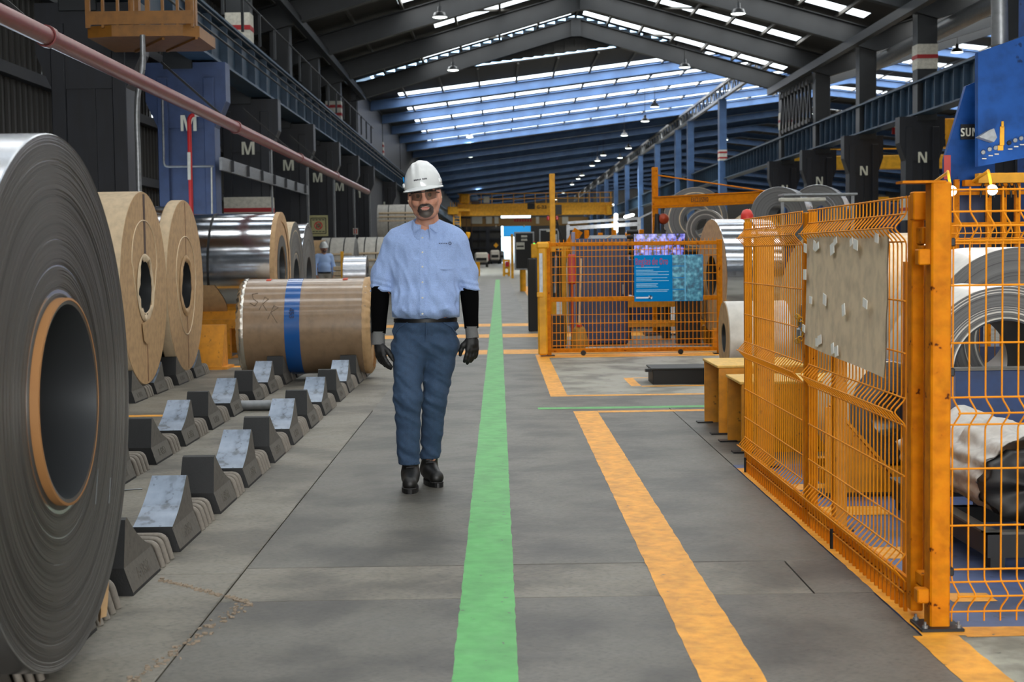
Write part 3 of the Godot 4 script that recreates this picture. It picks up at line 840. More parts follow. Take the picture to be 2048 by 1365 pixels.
func wound_face(par: Node3D, R: float, r: float, y: float, sgn: float, rings: int, m: Material, uneven: float, dark := 0.75) -> void:
	# the wound edges of the strip: rings a little in and out of line, each wrap with its own tone
	var mb := MB.new()
	mb.tinted = true
	var pr := []
	var co := []
	var g := RandomNumberGenerator.new()
	g.seed = int(R * 1000) + rings
	var off := 0.0
	var tone := 0.9
	for i in rings + 1:
		var q := lerpf(R, r, float(i) / rings)
		pr.append(Vector2(q, y + sgn * off)); co.append(grey(tone))
		off = clampf(off * 0.7 + g.randf_range(-uneven, uneven), -0.02, 0.004)
		tone = clampf(lerpf(tone, g.randf_range(dark - 0.12, 1.0), 0.6), 0.3, 1.0)
		if g.randf() < 0.06: tone = dark * 0.6
		pr.append(Vector2(q, y + sgn * off)); co.append(grey(tone * 0.85))
	pr.resize(pr.size() - 1)
	if sgn > 0.0: mb.lathe(pr, Transform3D(), 96, false, 0.0, TAU, co)
	else:
		pr.reverse(); co.resize(pr.size() - 1); co.reverse()
		mb.lathe(pr, Transform3D(), 96, false, 0.0, TAU, co)
	part(par, "wound_edge", mb, m)

func annulus(R: float, r: float, y: float, sgn: float, th := 0.003, segs := 72) -> MB:
	var mb := MB.new()
	var a := y if sgn > 0 else y - th
	var b := y + th if sgn > 0 else y
	mb.lathe([Vector2(r, a), Vector2(R, a), Vector2(R, b), Vector2(r, b), Vector2(r, a)], Transform3D(), segs)
	return mb

func coil(nm: String, label: String, ce: Vector3, ax: Basis, R: float, r: float, W: float, o := {}) -> Node3D:
	# node at the lowest point of the coil; parts hang in a turned frame of their own
	var t := thing(nm, label, "coil", Vector3(ce.x, ce.y - R, ce.z), 0.0, o.get("grp", ""))
	var bd := MB.new()
	bd.lathe([Vector2(r, -W / 2 + 0.002), Vector2(R - 0.004, -W / 2 + 0.002), Vector2(R, -W / 2 + 0.006), Vector2(R, W / 2 - 0.006), Vector2(R - 0.004, W / 2 - 0.002), Vector2(r, W / 2 - 0.002)], Transform3D(), o.get("segs", 96))
	var parts := []
	parts.append(part(t, "body", bd, o.get("body", M.steel_bright)))
	var br := MB.new()
	br.lathe([Vector2(r, W / 2 - 0.002), Vector2(r, -W / 2 + 0.002)], Transform3D(), 64)
	parts.append(part(t, "bore", br, o.get("bore", M.bore)))
	var n0 := t.get_child_count()
	for s in [1.0, -1.0]:
		if o.has("paper_face"):
			part(t, "paper_cover", annulus(R - 0.004, r * 1.02, s * W / 2, s), o.paper_face)
		else:
			wound_face(t, R - 0.003, r, s * W / 2, s, o.get("rings", 60), o.get("edge", M.steel_edge_grey), o.get("uneven", 0.002), o.get("dark", 0.75))
	if o.has("liner"):
		var ln := MB.new()
		ln.lathe([Vector2(r + 0.012, W / 2 - 0.02), Vector2(r + 0.012, W / 2 + 0.026), Vector2(r + 0.004, W / 2 + 0.028), Vector2(r + 0.004, W / 2 + 0.01)], Transform3D(), 64)
		part(t, "core_ring", ln, o.liner)
		var li := MB.new()
		li.lathe([Vector2(r + 0.0035, W / 2 + 0.026), Vector2(r - 0.008, W / 2 + 0.024), Vector2(r - 0.008, -W / 2)], Transform3D(), 64)
		part(t, "core_lining", li, M.bore)
	for sx in o.get("straps", []):
		var sp := MB.new()
		sp.lathe([Vector2(R + 0.001, sx - 0.016), Vector2(R + 0.004, sx - 0.016), Vector2(R + 0.004, sx + 0.016), Vector2(R + 0.001, sx + 0.016)], Transform3D(), 72)
		part(t, "strap", sp, M.black)
	for i in t.get_child_count():
		var c: Node3D = t.get_child(i)
		c.transform = Transform3D(ax, Vector3(0, R, 0))
	return t

func on_coil(t: Node3D, ax: Basis, R: float, nm: String, mb: MB, m: Material, label := "") -> MeshInstance3D:
	var p := part(t, nm, mb, m, Vector3.ZERO, label)
	p.transform = Transform3D(ax, Vector3(0, R, 0))
	return p

# ================================================================== chocks
var chock_meshes := {}
func chock_shapes() -> void:
	# profile along z (0 at the camera end) of the dark-backed wedge: back, peak, hollow slope, far lip
	var L := 0.47
	var wb := 0.125
	var wt := 0.082
	var half := func(h: float) -> float: return lerpf(wb, 0.09, h / 0.11) if h < 0.11 else lerpf(0.09, wt, (h - 0.11) / 0.185)
	var prof := [Vector2(0, 0.006), Vector2(0.0, 0.11), Vector2(0.072, 0.290), Vector2(0.10, 0.296)]
	for i in 8:
		var t := (i + 1) / 8.0
		prof.append(Vector2(lerpf(0.10, L - 0.01, t), lerpf(0.296, 0.115, t) - 0.022 * sin(PI * t)))
	prof.append(Vector2(L, 0.006))
	var body := MB.new()
	var slope := MB.new()
	var side := MB.new()
	for i in prof.size() - 1:
		var a: Vector2 = prof[i]
		var b: Vector2 = prof[i + 1]
		var ha: float = half.call(a.y)
		var hb: float = half.call(b.y)
		var tgt := slope if i >= 2 and i < prof.size() - 2 else body
		var o := Vector3(0, b.x - a.x, (b.y - a.y))
		tgt.face([Vector3(-ha, a.y, -a.x), Vector3(ha, a.y, -a.x), Vector3(hb, b.y, -b.x), Vector3(-hb, b.y, -b.x)], o)
	for s in [-1.0, 1.0]:
		# side walls lean in: lower band, then columns of quads under the profile
		var xs := []
		for i in range(1, prof.size() - 1): xs.append(prof[i])
		for i in xs.size() - 1:
			var a: Vector2 = xs[i]
			var b: Vector2 = xs[i + 1]
			if b.x - a.x < 0.001: continue
			side.face([Vector3(s * 0.09, 0.11, -a.x), Vector3(s * 0.09, 0.11, -b.x), Vector3(s * half.call(b.y), b.y, -b.x), Vector3(s * half.call(a.y), a.y, -a.x)], Vector3(s, 0.2, 0))
		side.face([Vector3(s * 0.1235, 0.012, 0), Vector3(s * 0.1235, 0.012, -L), Vector3(s * 0.09, 0.11, -L), Vector3(s * 0.09, 0.11, 0)], Vector3(s, 0.2, 0))
		body.face([Vector3(s * 0.125, 0, 0), Vector3(s * 0.125, 0, -L), Vector3(s * 0.1235, 0.012, -L), Vector3(s * 0.1235, 0.012, 0)], Vector3(s, 0, 0))
	body.face([Vector3(-0.125, 0, 0), Vector3(0.125, 0, 0), Vector3(0.125, 0.006, 0), Vector3(-0.125, 0.006, 0)], Vector3(0, 0, 1))
	body.face([Vector3(-0.125, 0, -L), Vector3(0.125, 0, -L), Vector3(0.125, 0.006, -L), Vector3(-0.125, 0.006, -L)], Vector3(0, 0, -1))
	chock_meshes = {"body": body.mesh(), "slope": slope.mesh(), "side": side.mesh()}
	var rb := MB.new()
	var w := 0.118
	rb.tube(rounded([Vector3(-w, 0.0, 0), Vector3(-w + 0.03, 0.105, 0), Vector3(w - 0.03, 0.105, 0), Vector3(w, 0.0, 0)], 0.03), 0.014, 6)
	chock_meshes["rib"] = rb.mesh()

func chock(x: float, z: float, faces_far: bool, row: String, ribs: int) -> void:
	# z is the end nearer the camera
	var lab := "black rubber coil chock with a matt back" if faces_far else "black rubber coil chock with a worn shiny slope"
	var o := thing("coil_chock", lab + ", " + row, "chock", Vector3(x, 0, -z), 0.0, "coil chocks " + row)
	var flip := Transform3D() if faces_far else Transform3D(Basis(Vector3.UP, PI), Vector3(0, 0, -0.47))
	for k in [["block", "body", "rubber"], ["contact_slope", "slope", "rubber" if faces_far else "slope_worn"], ["side_face", "side", "rubber_dust"]]:
		var p := part(o, k[0], chock_meshes[k[1]], M[k[2]])
		p.transform = flip
	text(o, "A-1357", 0.045, M.rubber_dust, Vector3(0.107, 0.06, -0.235), "moulded_mark", Basis(Vector3(0, 0, -1), Vector3(-0.32, 0.95, 0), Vector3(0.95, 0.32, 0)), 0.006)
	for i in ribs:
		part(o, "link_rib", chock_meshes.rib, M.rib, Vector3(0, 0, -0.47 - 0.07 - i * 0.085))

func build_left() -> void:
	chock_shapes()
	var dz := [3.90, 5.764, 7.60, 9.464, 11.34, 13.40, 15.29]
	var bz := [4.765, 6.623, 8.458, 10.365, 12.26, 14.27, 16.16]
	for i in 7:
		chock(-1.583, dz[i], true, "in the row beside the walkway", 3); chock(-1.583, bz[i], false, "in the row beside the walkway", 4)
	for i in 7:
		chock(-2.345, dz[i], true, "in the second row from the walkway", 3); chock(-2.345, bz[i], false, "in the second row from the walkway", 4)
	for x in [-3.475, -4.2]:
		var rw := "under the paper covered coils" if x > -4 else "behind the paper covered coils"
		for z in [[13.52, 14.391], [15.385, 16.27]]:
			chock(x, z[0], true, rw, 3); chock(x, z[1], false, rw, 3)
	# ---- the big bare coil in front
	var R := 0.825
	var t := coil("steel_coil", "huge bare steel coil with ribbed wound edge and brown paper core ring", Vector3(-1.9, 0.89, -4.57), XAX, R, 0.31, 1.08, {"rings": 230, "edge": M.steel_edge, "uneven": 0.0016, "dark": 0.8, "liner": M.kraft_edge, "body": M.steel_soft})
	# a slip of paper hanging out under the rim
	var slip := MB.new()
	var s0 := D(206, 1140, 5.0)
	slip.sheet(4, 8, func(u: float, v: float) -> Vector3:
		var a := Vector3(-1.40, 0.34, -5.14).lerp(Vector3(-1.37, 0.10, -4.97), v)
		return a + Vector3(0.0, 0.03 * u * (1 - v), (u - 0.5) * (0.02 + 0.10 * v)) + Vector3(0.012 * sin(u * 5.0 + v * 3.0), 0, 0) - t.position, 0.002)
	part(t, "paper_slip", slip, M.kraft)
	# two short scratches across the wound edge
	for q in [[0.47, -0.75, 0.12], [0.62, -0.62, 0.09]]:
		var a: Vector2 = Vector2.from_angle(q[1]) * q[0]
		part(t, "scuff", B(Vector3(0.545, R + a.y, -a.x), Vector3(0.003, q[2], 0.002), 0.0, Basis(Vector3(1, 0, 0), -0.35)), M.galvanised)
	# ---- two coils with paper discs
	for i in 2:
		var ce := Vector3(-3.4, 1.045, -14.2) if i == 0 else Vector3(-3.4, 1.03, -16.06)
		var W := 1.0 if i == 0 else 0.12
		var rr := 0.925
		var c := coil("steel_coil", "tall coil wrapped in tan kraft paper with torn paper in its core" if i == 0 else "tan paper covered end disc of a bright coil with a thin wrapper rim", Vector3(ce.x - W / 2, ce.y, ce.z), XAX, rr, 0.27 if i == 0 else 0.31, W, {"body": M.kraft_pale, "paper_face": M.kraft, "bore": M.bore_light})
		# seam of the paper cover: a taped line from rim to core, above and below
		var hw := W / 2 + 0.004
		for q in [[0.3, 0.9, 0.075], [-0.9, -0.3, 0.022]]:
			if i == 1: q[2] = 0.018 if q[0] > 0 else 0.014
			on_coil(c, Basis(), rr, "seam_tape", B(Vector3(hw, (q[0] + q[1]) / 2, -0.03), Vector3(0.004, q[1] - q[0], q[2])), M.tape_brown if q[2] > 0.03 else mat("seam", Color(0.45, 0.3, 0.19), 0.7))
		# ridges pressed into the cover by the coil behind it
		for q in ([0.66] if i == 0 else [0.55]):
			var rg := MB.new()
			var pts := []
			for k in 65:
				var a := TAU * k / 64.0
				var rad: float = q * (1.0 if sin(a) > 0 else 0.93) + 0.02 * sin(a * 3.0)
				pts.append(Vector3(hw, sin(a) * rad * (1.0 if i == 1 else 0.7) + (0.2 if i == 0 else 0.0), cos(a) * rad * (0.9 if i == 1 else 0.75)))
			rg.tube(pts, 0.007, 6, false)
			on_coil(c, Basis(), rr, "paper_ridge", rg, M.kraft_pale)
		# torn paper collar round the core
		var cl := MB.new()
		var jag := []
		for k in 41: jag.append(rng.randf_range(-0.03, 0.05))
		cl.sheet(40, 3, func(u: float, v: float) -> Vector3:
			var a := u * TAU
			var rad := lerpf(0.33, 0.25 + (jag[int(u * 40) % 40] if i == 0 else jag[int(u * 40) % 40] * 0.4), v)
			return Vector3(hw + 0.004 + 0.02 * sin(v * PI) * (0.6 + 0.4 * sin(a * 4.0)), sin(a) * rad, cos(a) * rad), 0.002)
		on_coil(c, Basis(), rr, "torn_paper", cl, M.kraft_pale if i == 0 else M.kraft)
		if i == 0:
			var fl := MB.new()
			fl.prism(PackedVector2Array([Vector2(-0.2, -0.33), Vector2(0.12, -0.3), Vector2(-0.02, -0.54), Vector2(-0.14, -0.5)]), Transform3D(Basis(Vector3(0, 0, -1), Vector3(0, 1, 0), Vector3(1, 0, 0)), Vector3(hw + 0.01, 0, 0)), 0.004)
			on_coil(c, Basis(), rr, "torn_flap", fl, M.kraft)
	# bright coil body behind the second disc
	var c2 := coil("steel_coil", "bright steel coil standing behind the thin tan paper disc", Vector3(-4.02, 1.0, -16.06), XAX, 0.89, 0.31, 1.0, {"body": M.steel_bright, "grp": ""})
	# ---- mirror bright coil on the yellow stand
	var sR := 0.76
	var sx0 := -4.6
	var sx1 := -2.93
	var sc := coil("steel_coil", "mirror bright steel coil with a black strap on a yellow stand", Vector3((sx0 + sx1) / 2, 1.16, -20.0), XAX, sR, 0.30, sx1 - sx0, {"body": M.steel_bright, "paper_face": M.kraft, "straps": [-0.02], "bore": M.bore})
	var rim := MB.new()
	rim.lathe([Vector2(sR + 0.002, (sx1 - sx0) / 2 - 0.05), Vector2(sR + 0.012, (sx1 - sx0) / 2 - 0.05), Vector2(sR + 0.012, (sx1 - sx0) / 2 + 0.012), Vector2(sR - 0.12, (sx1 - sx0) / 2 + 0.012)], Transform3D(), 72)
	on_coil(sc, XAX, sR, "paper_edge_ring", rim, M.kraft)
	on_coil(sc, XAX, sR, "inner_disc", annulus(0.46, 0.31, (sx1 - sx0) / 2 + 0.006, 1.0), mat("disc_grey", Color(0.28, 0.28, 0.27), 0.6))
	# pad of paper under the strap
	var pad := MB.new()
	pad.sheet(6, 10, func(u: float, v: float) -> Vector3:
		var a := lerpf(-0.25, -1.15, v)
		var wd := 0.05 + 0.16 * sin(PI * clampf(v * 0.9 + 0.06, 0, 1))
		return Vector3((u - 0.5) * wd * 2.0 - 0.02, sin(a) * (sR + 0.012), cos(a) * (sR + 0.012)), 0.003)
	on_coil(sc, Basis(), sR, "paper_pad", pad, M.kraft)
	var st := thing("coil_stand", "yellow steel cradle under the mirror bright coil", "stand", Vector3(-3.75, 0, -20.0))
	for z in [-0.62, 0.62]:
		var mb := MB.new()
		mb.prism(PackedVector2Array([Vector2(-0.95, 0.0), Vector2(-0.95, 0.52), Vector2(0.85, 0.52), Vector2(0.85, 0.0), Vector2(0.70, 0.0), Vector2(0.70, 0.40), Vector2(0.22, 0.40), Vector2(0.22, 0.0), Vector2(0.0, 0.0), Vector2(0.0, 0.40), Vector2(-0.8, 0.40), Vector2(-0.8, 0.0)]), Transform3D(Basis(), Vector3(0, 0, z - 0.06)), 0.12)
		part(st, "side_frame", mb, M.bench_yellow)
	part(st, "cross_beam", B(Vector3(-0.05, 0.56, 0.52), Vector3(1.8, 0.34, 0.12), 0.01, Basis(Vector3(1, 0, 0), -0.55)), M.bench_yellow)
	part(st, "cross_beam", B(Vector3(-0.05, 0.56, -0.52), Vector3(1.8, 0.34, 0.12), 0.01, Basis(Vector3(1, 0, 0), 0.55)), M.bench_yellow)
	part(st, "gusset", B(Vector3(0.45, 0.2, 0.62), Vector3(0.2, 0.4, 0.03)), M.bench_yellow)
	var wg := thing("coil_wedge", "small yellow steel wedge with a sloping plate on the floor by the yellow stand", "wedge", G(420, 741))
	var wmb := MB.new()
	wmb.prism(PackedVector2Array([Vector2(0.26, 0), Vector2(-0.16, 0), Vector2(-0.12, 0.52), Vector2(-0.02, 0.52)]), Transform3D(Basis(Vector3(0, 0, 1), Vector3(0, 1, 0), Vector3(-1, 0, 0)), Vector3(0.13, 0, -0.3)), 0.34)
	part(wg, "plate", wmb, M.bench_yellow)
	part(wg, "foot", B(Vector3(-0.02, 0.015, -0.3), Vector3(0.42, 0.03, 0.5)), M.bench_yellow)
	# ---- brown wrapped coil with the blue band
	var bR := 0.515
	var bx := [-2.735, -1.40]
	var bc := coil("steel_coil", "brown paper wrapped coil with a blue plastic band around its middle", Vector3((bx[0] + bx[1]) / 2, 0.575, -15.97), XAX, bR, 0.27, bx[1] - bx[0], {"body": M.kraft_brown, "paper_face": M.kraft})
	var bd := MB.new()
	bd.lathe([Vector2(bR + 0.001, -0.19), Vector2(bR + 0.004, -0.19), Vector2(bR + 0.004, -0.03), Vector2(bR + 0.001, -0.03)], Transform3D(), 96)
	on_coil(bc, XAX, bR, "blue_band", bd, M.band_blue)
	for e in [-1.0, 1.0]:
		var rm := MB.new()
		var half: float = (bx[1] - bx[0]) / 2
		rm.sheet(96, 4, func(u: float, v: float) -> Vector3:
			var a := u * TAU
			var cr := 0.006 * sin(a * 37.0) + 0.004 * sin(a * 61.0 + 1.0)
			var q := lerpf(-0.045, 0.04, v)
			var rad := bR + 0.004 + cr * (0.4 + v) - maxf(0.0, v - 0.5) * 0.12
			return Vector3(e * (half + q + cr * 0.5), sin(a) * rad, cos(a) * rad), 0.002)
		on_coil(bc, Basis(), bR, "crumpled_edge", rm, M.foil if e < 0 else M.kraft)
	for q in [-0.4, 0.42]:
		on_coil(bc, Basis(), bR, "orange_tag", B(Vector3(q, bR * 0.985, 0.1), Vector3(0.05, 0.004, 0.09), 0.0, Basis(Vector3(1, 0, 0), 0.2)), M.tag_orange)
	# handwriting on the wrapper
	var pen := func(pts: Array) -> void:
		var w := []
		for p in pts:
			var a := asin(clampf((p.y - 0.0) / bR, -0.99, 0.99))
			w.append(Vector3(p.x, sin(a) * (bR + 0.003), cos(a) * (bR + 0.003)))
		var mb := MB.new()
		mb.tube(w, 0.003, 5)
		on_coil(bc, Basis(), bR, "pen_stroke", mb, M.pencil)
	pen.call([Vector2(-0.48, 0.37), Vector2(-0.54, 0.36), Vector2(-0.52, 0.31), Vector2(-0.47, 0.28), Vector2(-0.5, 0.24), Vector2(-0.55, 0.27)])
	pen.call([Vector2(-0.45, 0.2), Vector2(-0.4, 0.33), Vector2(-0.36, 0.31), Vector2(-0.42, 0.26), Vector2(-0.37, 0.19)])
	pen.call([Vector2(-0.36, 0.1), Vector2(-0.3, 0.24), Vector2(-0.25, 0.22), Vector2(-0.33, 0.17), Vector2(-0.26, 0.06)])
	text(bc, "4535A", 0.05, mat("ink_blue", Color(0.06, 0.16, 0.34), 0.5), Vector3(-0.11, bR + 0.12, bR * 0.985), "marker_writing", Basis(Vector3(0, 0, 1), -PI / 2), 0.004)
	# a loose pipe on the floor between the rows
	var lp := thing("loose_pipe", "short grey steel pipe lying on the floor between the chock rows", "pipe", Vector3(-1.95, 0.03, -12.75))
	part(lp, "tube", pipe([Vector3(-0.32, 0.015, 0), Vector3(0.3, 0.015, 0.0)], 0.045, 14), M.galvanised)
	var rod := thing("welding_rod", "thin shiny rod lying on the floor behind the big coil", "rod", G(262, 981))
	part(rod, "wire", pipe([Vector3(-0.06, 0.004, 0.03), Vector3(0.06, 0.004, -0.02)], 0.004, 6), M.galvanised)
	# ---- pipes, signs and the crane cabin on the wall side
	var rp := thing("fire_main", "long pale red pipe running along the columns", "pipe", D(0, 20, 10.6))
	var rx := -5.15 + 1.55
	rx = -3.6
	var rk := 3.6 * 0.487
	var zs := [6.5, 50.0]
	var ry := 1.33 + 3.6 * 0.497
	part(rp, "tube", pipe([Vector3(rx, ry, -6.0) - rp.position, Vector3(rx, ry, -22.0) - rp.position, Vector3(rx, ry - 0.03, -41.0) - rp.position], 0.075, 14), M.pipe_red)
	for z in [12.0, 20.5, 27.0, 33.0]:
		var cp := MB.new()
		cp.lathe([Vector2(0.078, -0.05), Vector2(0.09, -0.05), Vector2(0.09, 0.05), Vector2(0.078, 0.05)], Transform3D(ZAX, Vector3(rx, ry, -z) - rp.position), 16)
		part(rp, "coupling", cp, M.pipe_red)
		part(rp, "hanger", bar(Vector3(rx, ry, -z) - rp.position, Vector3(rx - 1.0, ry + 0.9, -z) - rp.position, 0.03, 0.03), M.dark_steel)
	var sp := thing("standpipe", "red and white standpipe bent over in front of the blue column", "pipe", Vector3(-4.9, 0, -24.6))
	var q0 := D(382, 420, 24.6)
	var q1 := D(378, 229, 24.6)
	var q2 := D(430, 229, 24.6)
	part(sp, "red_tube", pipe(rounded([Vector3(q0.x, 0.0, q0.z) - sp.position, q1 - sp.position, q2 - sp.position], 0.12), 0.035, 10), M.red)
	var w0 := D(379, 305, 24.6)
	var w1 := D(380, 360, 24.6)
	part(sp, "white_sleeve", pipe([w0 - sp.position, w1 - sp.position], 0.038, 10), M.white_band)
	part(sp, "white_sleeve", pipe([D(390, 229, 24.6) - sp.position, D(412, 229, 24.6) - sp.position], 0.038, 10), M.white_band)
	var cd := thing("cable_conduit", "bent grey conduit dropping from the crane cabin", "conduit", D(283, 385, 17.0))
	var cpts := []
	for p in [[285, 70], [286, 110], [285, 140], [276, 175], [273, 230], [276, 300], [278, 392]]: cpts.append(D(p[0], p[1], 17.0) - cd.position)
	cpts.append(Vector3(cpts[-1].x, -cd.position.y, cpts[-1].z))
	part(cd, "tube", pipe(rounded(cpts, 0.2), 0.032, 10), M.galvanised)
	var hc := thing("galvanised_conduit", "thin conduit with a bend on the face of the blue column", "conduit", D(330, 336, 25.25))
	part(hc, "tube", pipe(rounded([D(325, 200, 25.25) - hc.position, D(328, 334, 25.25) - hc.position, D(427, 333, 25.25) - hc.position], 0.08), 0.02, 8), M.galvanised)
	part(hc, "drop_tube", pipe([D(423, 333, 25.25) - hc.position, D(424, 430, 25.25) - hc.position], 0.014, 8), M.white_band)
	# crane cabin hanging off the left runway
	var cz := 17.2
	var cb := thing("crane_platform", "yellow crane service platform with railings hanging at the runway", "platform", D(285, 75, cz))
	var a := D(175, 52, cz) - cb.position
	var b := D(397, 50, cz) - cb.position
	var deck := MB.new()
	var xl := a.x
	var xr := b.x
	deck.prism(PackedVector2Array([Vector2(xl, 0.0), Vector2(xl, -1.2), Vector2(xr - 0.18, -1.2), Vector2(xr, -1.0), Vector2(xr, -0.05), Vector2(xr - 0.16, 0.1), Vector2(xl + 0.3, 0.1)]), Transform3D(Basis(Vector3(1, 0, 0), Vector3(0, 0, 1), Vector3(0, 1, 0)), Vector3(0, 0.0, 0.0)), 0.13)
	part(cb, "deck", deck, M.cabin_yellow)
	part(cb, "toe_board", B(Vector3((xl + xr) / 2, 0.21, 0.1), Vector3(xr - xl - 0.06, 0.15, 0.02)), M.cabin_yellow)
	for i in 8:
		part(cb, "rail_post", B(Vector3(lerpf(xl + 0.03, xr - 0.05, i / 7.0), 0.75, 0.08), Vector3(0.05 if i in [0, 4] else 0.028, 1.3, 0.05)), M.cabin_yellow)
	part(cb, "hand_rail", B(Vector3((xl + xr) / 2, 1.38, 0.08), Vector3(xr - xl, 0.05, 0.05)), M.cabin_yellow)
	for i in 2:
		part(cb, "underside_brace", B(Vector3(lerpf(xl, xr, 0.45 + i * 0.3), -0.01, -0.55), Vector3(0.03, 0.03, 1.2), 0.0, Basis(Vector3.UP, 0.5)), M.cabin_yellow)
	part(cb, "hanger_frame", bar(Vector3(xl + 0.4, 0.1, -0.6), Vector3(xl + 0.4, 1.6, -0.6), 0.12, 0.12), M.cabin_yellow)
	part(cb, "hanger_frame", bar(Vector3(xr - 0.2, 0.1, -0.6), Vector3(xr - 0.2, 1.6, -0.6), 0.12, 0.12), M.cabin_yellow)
	# no-entry notice on a column and the extinguisher sign
	var sg := thing("warning_sign", "yellowed square notice with a red prohibition ring on a column", "sign", D(637, 452, 37.37))
	var pxm := 37.0 / F
	part(sg, "board", B(Vector3.ZERO, Vector3(38 * pxm, 42 * pxm, 0.02), 0.005), mat("sign_cream", Color(0.66, 0.64, 0.46), 0.7, 0.0, {"tex": "mottle", "scale": 4.0}))
	for e in [[0, 15.5, 30, 1.6], [0, -15.5, 30, 1.6]]:
		part(sg, "border", B(Vector3(0, e[1] * pxm, 0.012), Vector3(e[2] * pxm, e[3] * pxm, 0.004)), M.black)
	for e in [-15.0, 15.0]:
		part(sg, "border", B(Vector3(e * pxm, 0, 0.012), Vector3(1.6 * pxm, 31 * pxm, 0.004)), M.black)
	var ring := MB.new()
	ring.lathe([Vector2(6.2 * pxm, 0), Vector2(8.4 * pxm, 0), Vector2(8.4 * pxm, 0.006), Vector2(6.2 * pxm, 0.006), Vector2(6.2 * pxm, 0)], Transform3D(ZAX, Vector3(0, 0.5 * pxm, 0.012)), 28)
	part(sg, "prohibition_ring", ring, M.red)
	for i in 3:
		part(sg, "figure", B(Vector3((i - 1) * 3.2 * pxm, 0.5 * pxm, 0.014), Vector3(1.9 * pxm, 9 * pxm, 0.004), 0.002), M.black)
	part(sg, "slash", B(Vector3(0, 0.5 * pxm, 0.018), Vector3(1.5 * pxm, 15 * pxm, 0.004), 0.0, Basis(Vector3(0, 0, 1), 0.78)), M.red)
	for e in [12.0, -11.5]:
		for i in 4:
			part(sg, "print_line", B(Vector3((i - 1.5) * 6.5 * pxm, e * pxm, 0.012), Vector3(5 * pxm, 2.2 * pxm, 0.003)), mat("ink_grey", Color(0.3, 0.31, 0.25), 0.8))
	var ex := thing("extinguisher_sign", "small red and white extinguisher sign on a navy column", "sign", D(711, 463, 49.37))
	var pe := 48.9 / F
	part(ex, "board", B(Vector3.ZERO, Vector3(10 * pe, 13 * pe, 0.02)), M.white_band)
	part(ex, "red_panel", B(Vector3(0, 0, 0.012), Vector3(6.5 * pe, 9 * pe, 0.006)), M.red)
	part(ex, "pictogram", B(Vector3(0, -0.5 * pe, 0.017), Vector3(1.8 * pe, 6 * pe, 0.004)), M.white_band)
	# cable tray climbing from the wall behind the columns
	var ct := thing("cable_tray", "grey slotted cable tray sloping down between the columns", "tray", D(437, 332, 27.0))
	ct.position = Vector3(-4.69, 2.92, -25.2)
	var ta := Vector3.ZERO
	var tb := Vector3(0, 0.03, -11.4)
	part(ct, "tray_channel", bar(ta, tb, 0.05, 0.22), M.galvanised)
	for i in 7:
		part(ct, "cross_rung", bar(ta.lerp(tb, (i + 0.5) / 7.0) + Vector3(0.03, 0.1, 0), ta.lerp(tb, (i + 0.5) / 7.0) + Vector3(0.03, -0.1, 0), 0.1, 0.02), M.navy)
	# small hole lights: gaps in the siding with daylight behind
	var gp := struct("window_2", "slits of daylight between siding sheets")
	for p in [[264, 212, 3, 15], [303, 208, 3, 4], [305, 228, 2.5, 14], [92, 122, 2.5, 3], [93, 148, 3, 4], [265, 247, 3, 4]]:
		var c := D(p[0], p[1], 1.0)
		var dir := c - EYE
		var w := EYE + dir * ((-6.62 - EYE.x) / dir.x)
		var s: float = -w.z / F
		part(gp, "window_slit", B(w, Vector3(0.02, p[3] * s, p[2] * s * 3.0)), M.skylight)

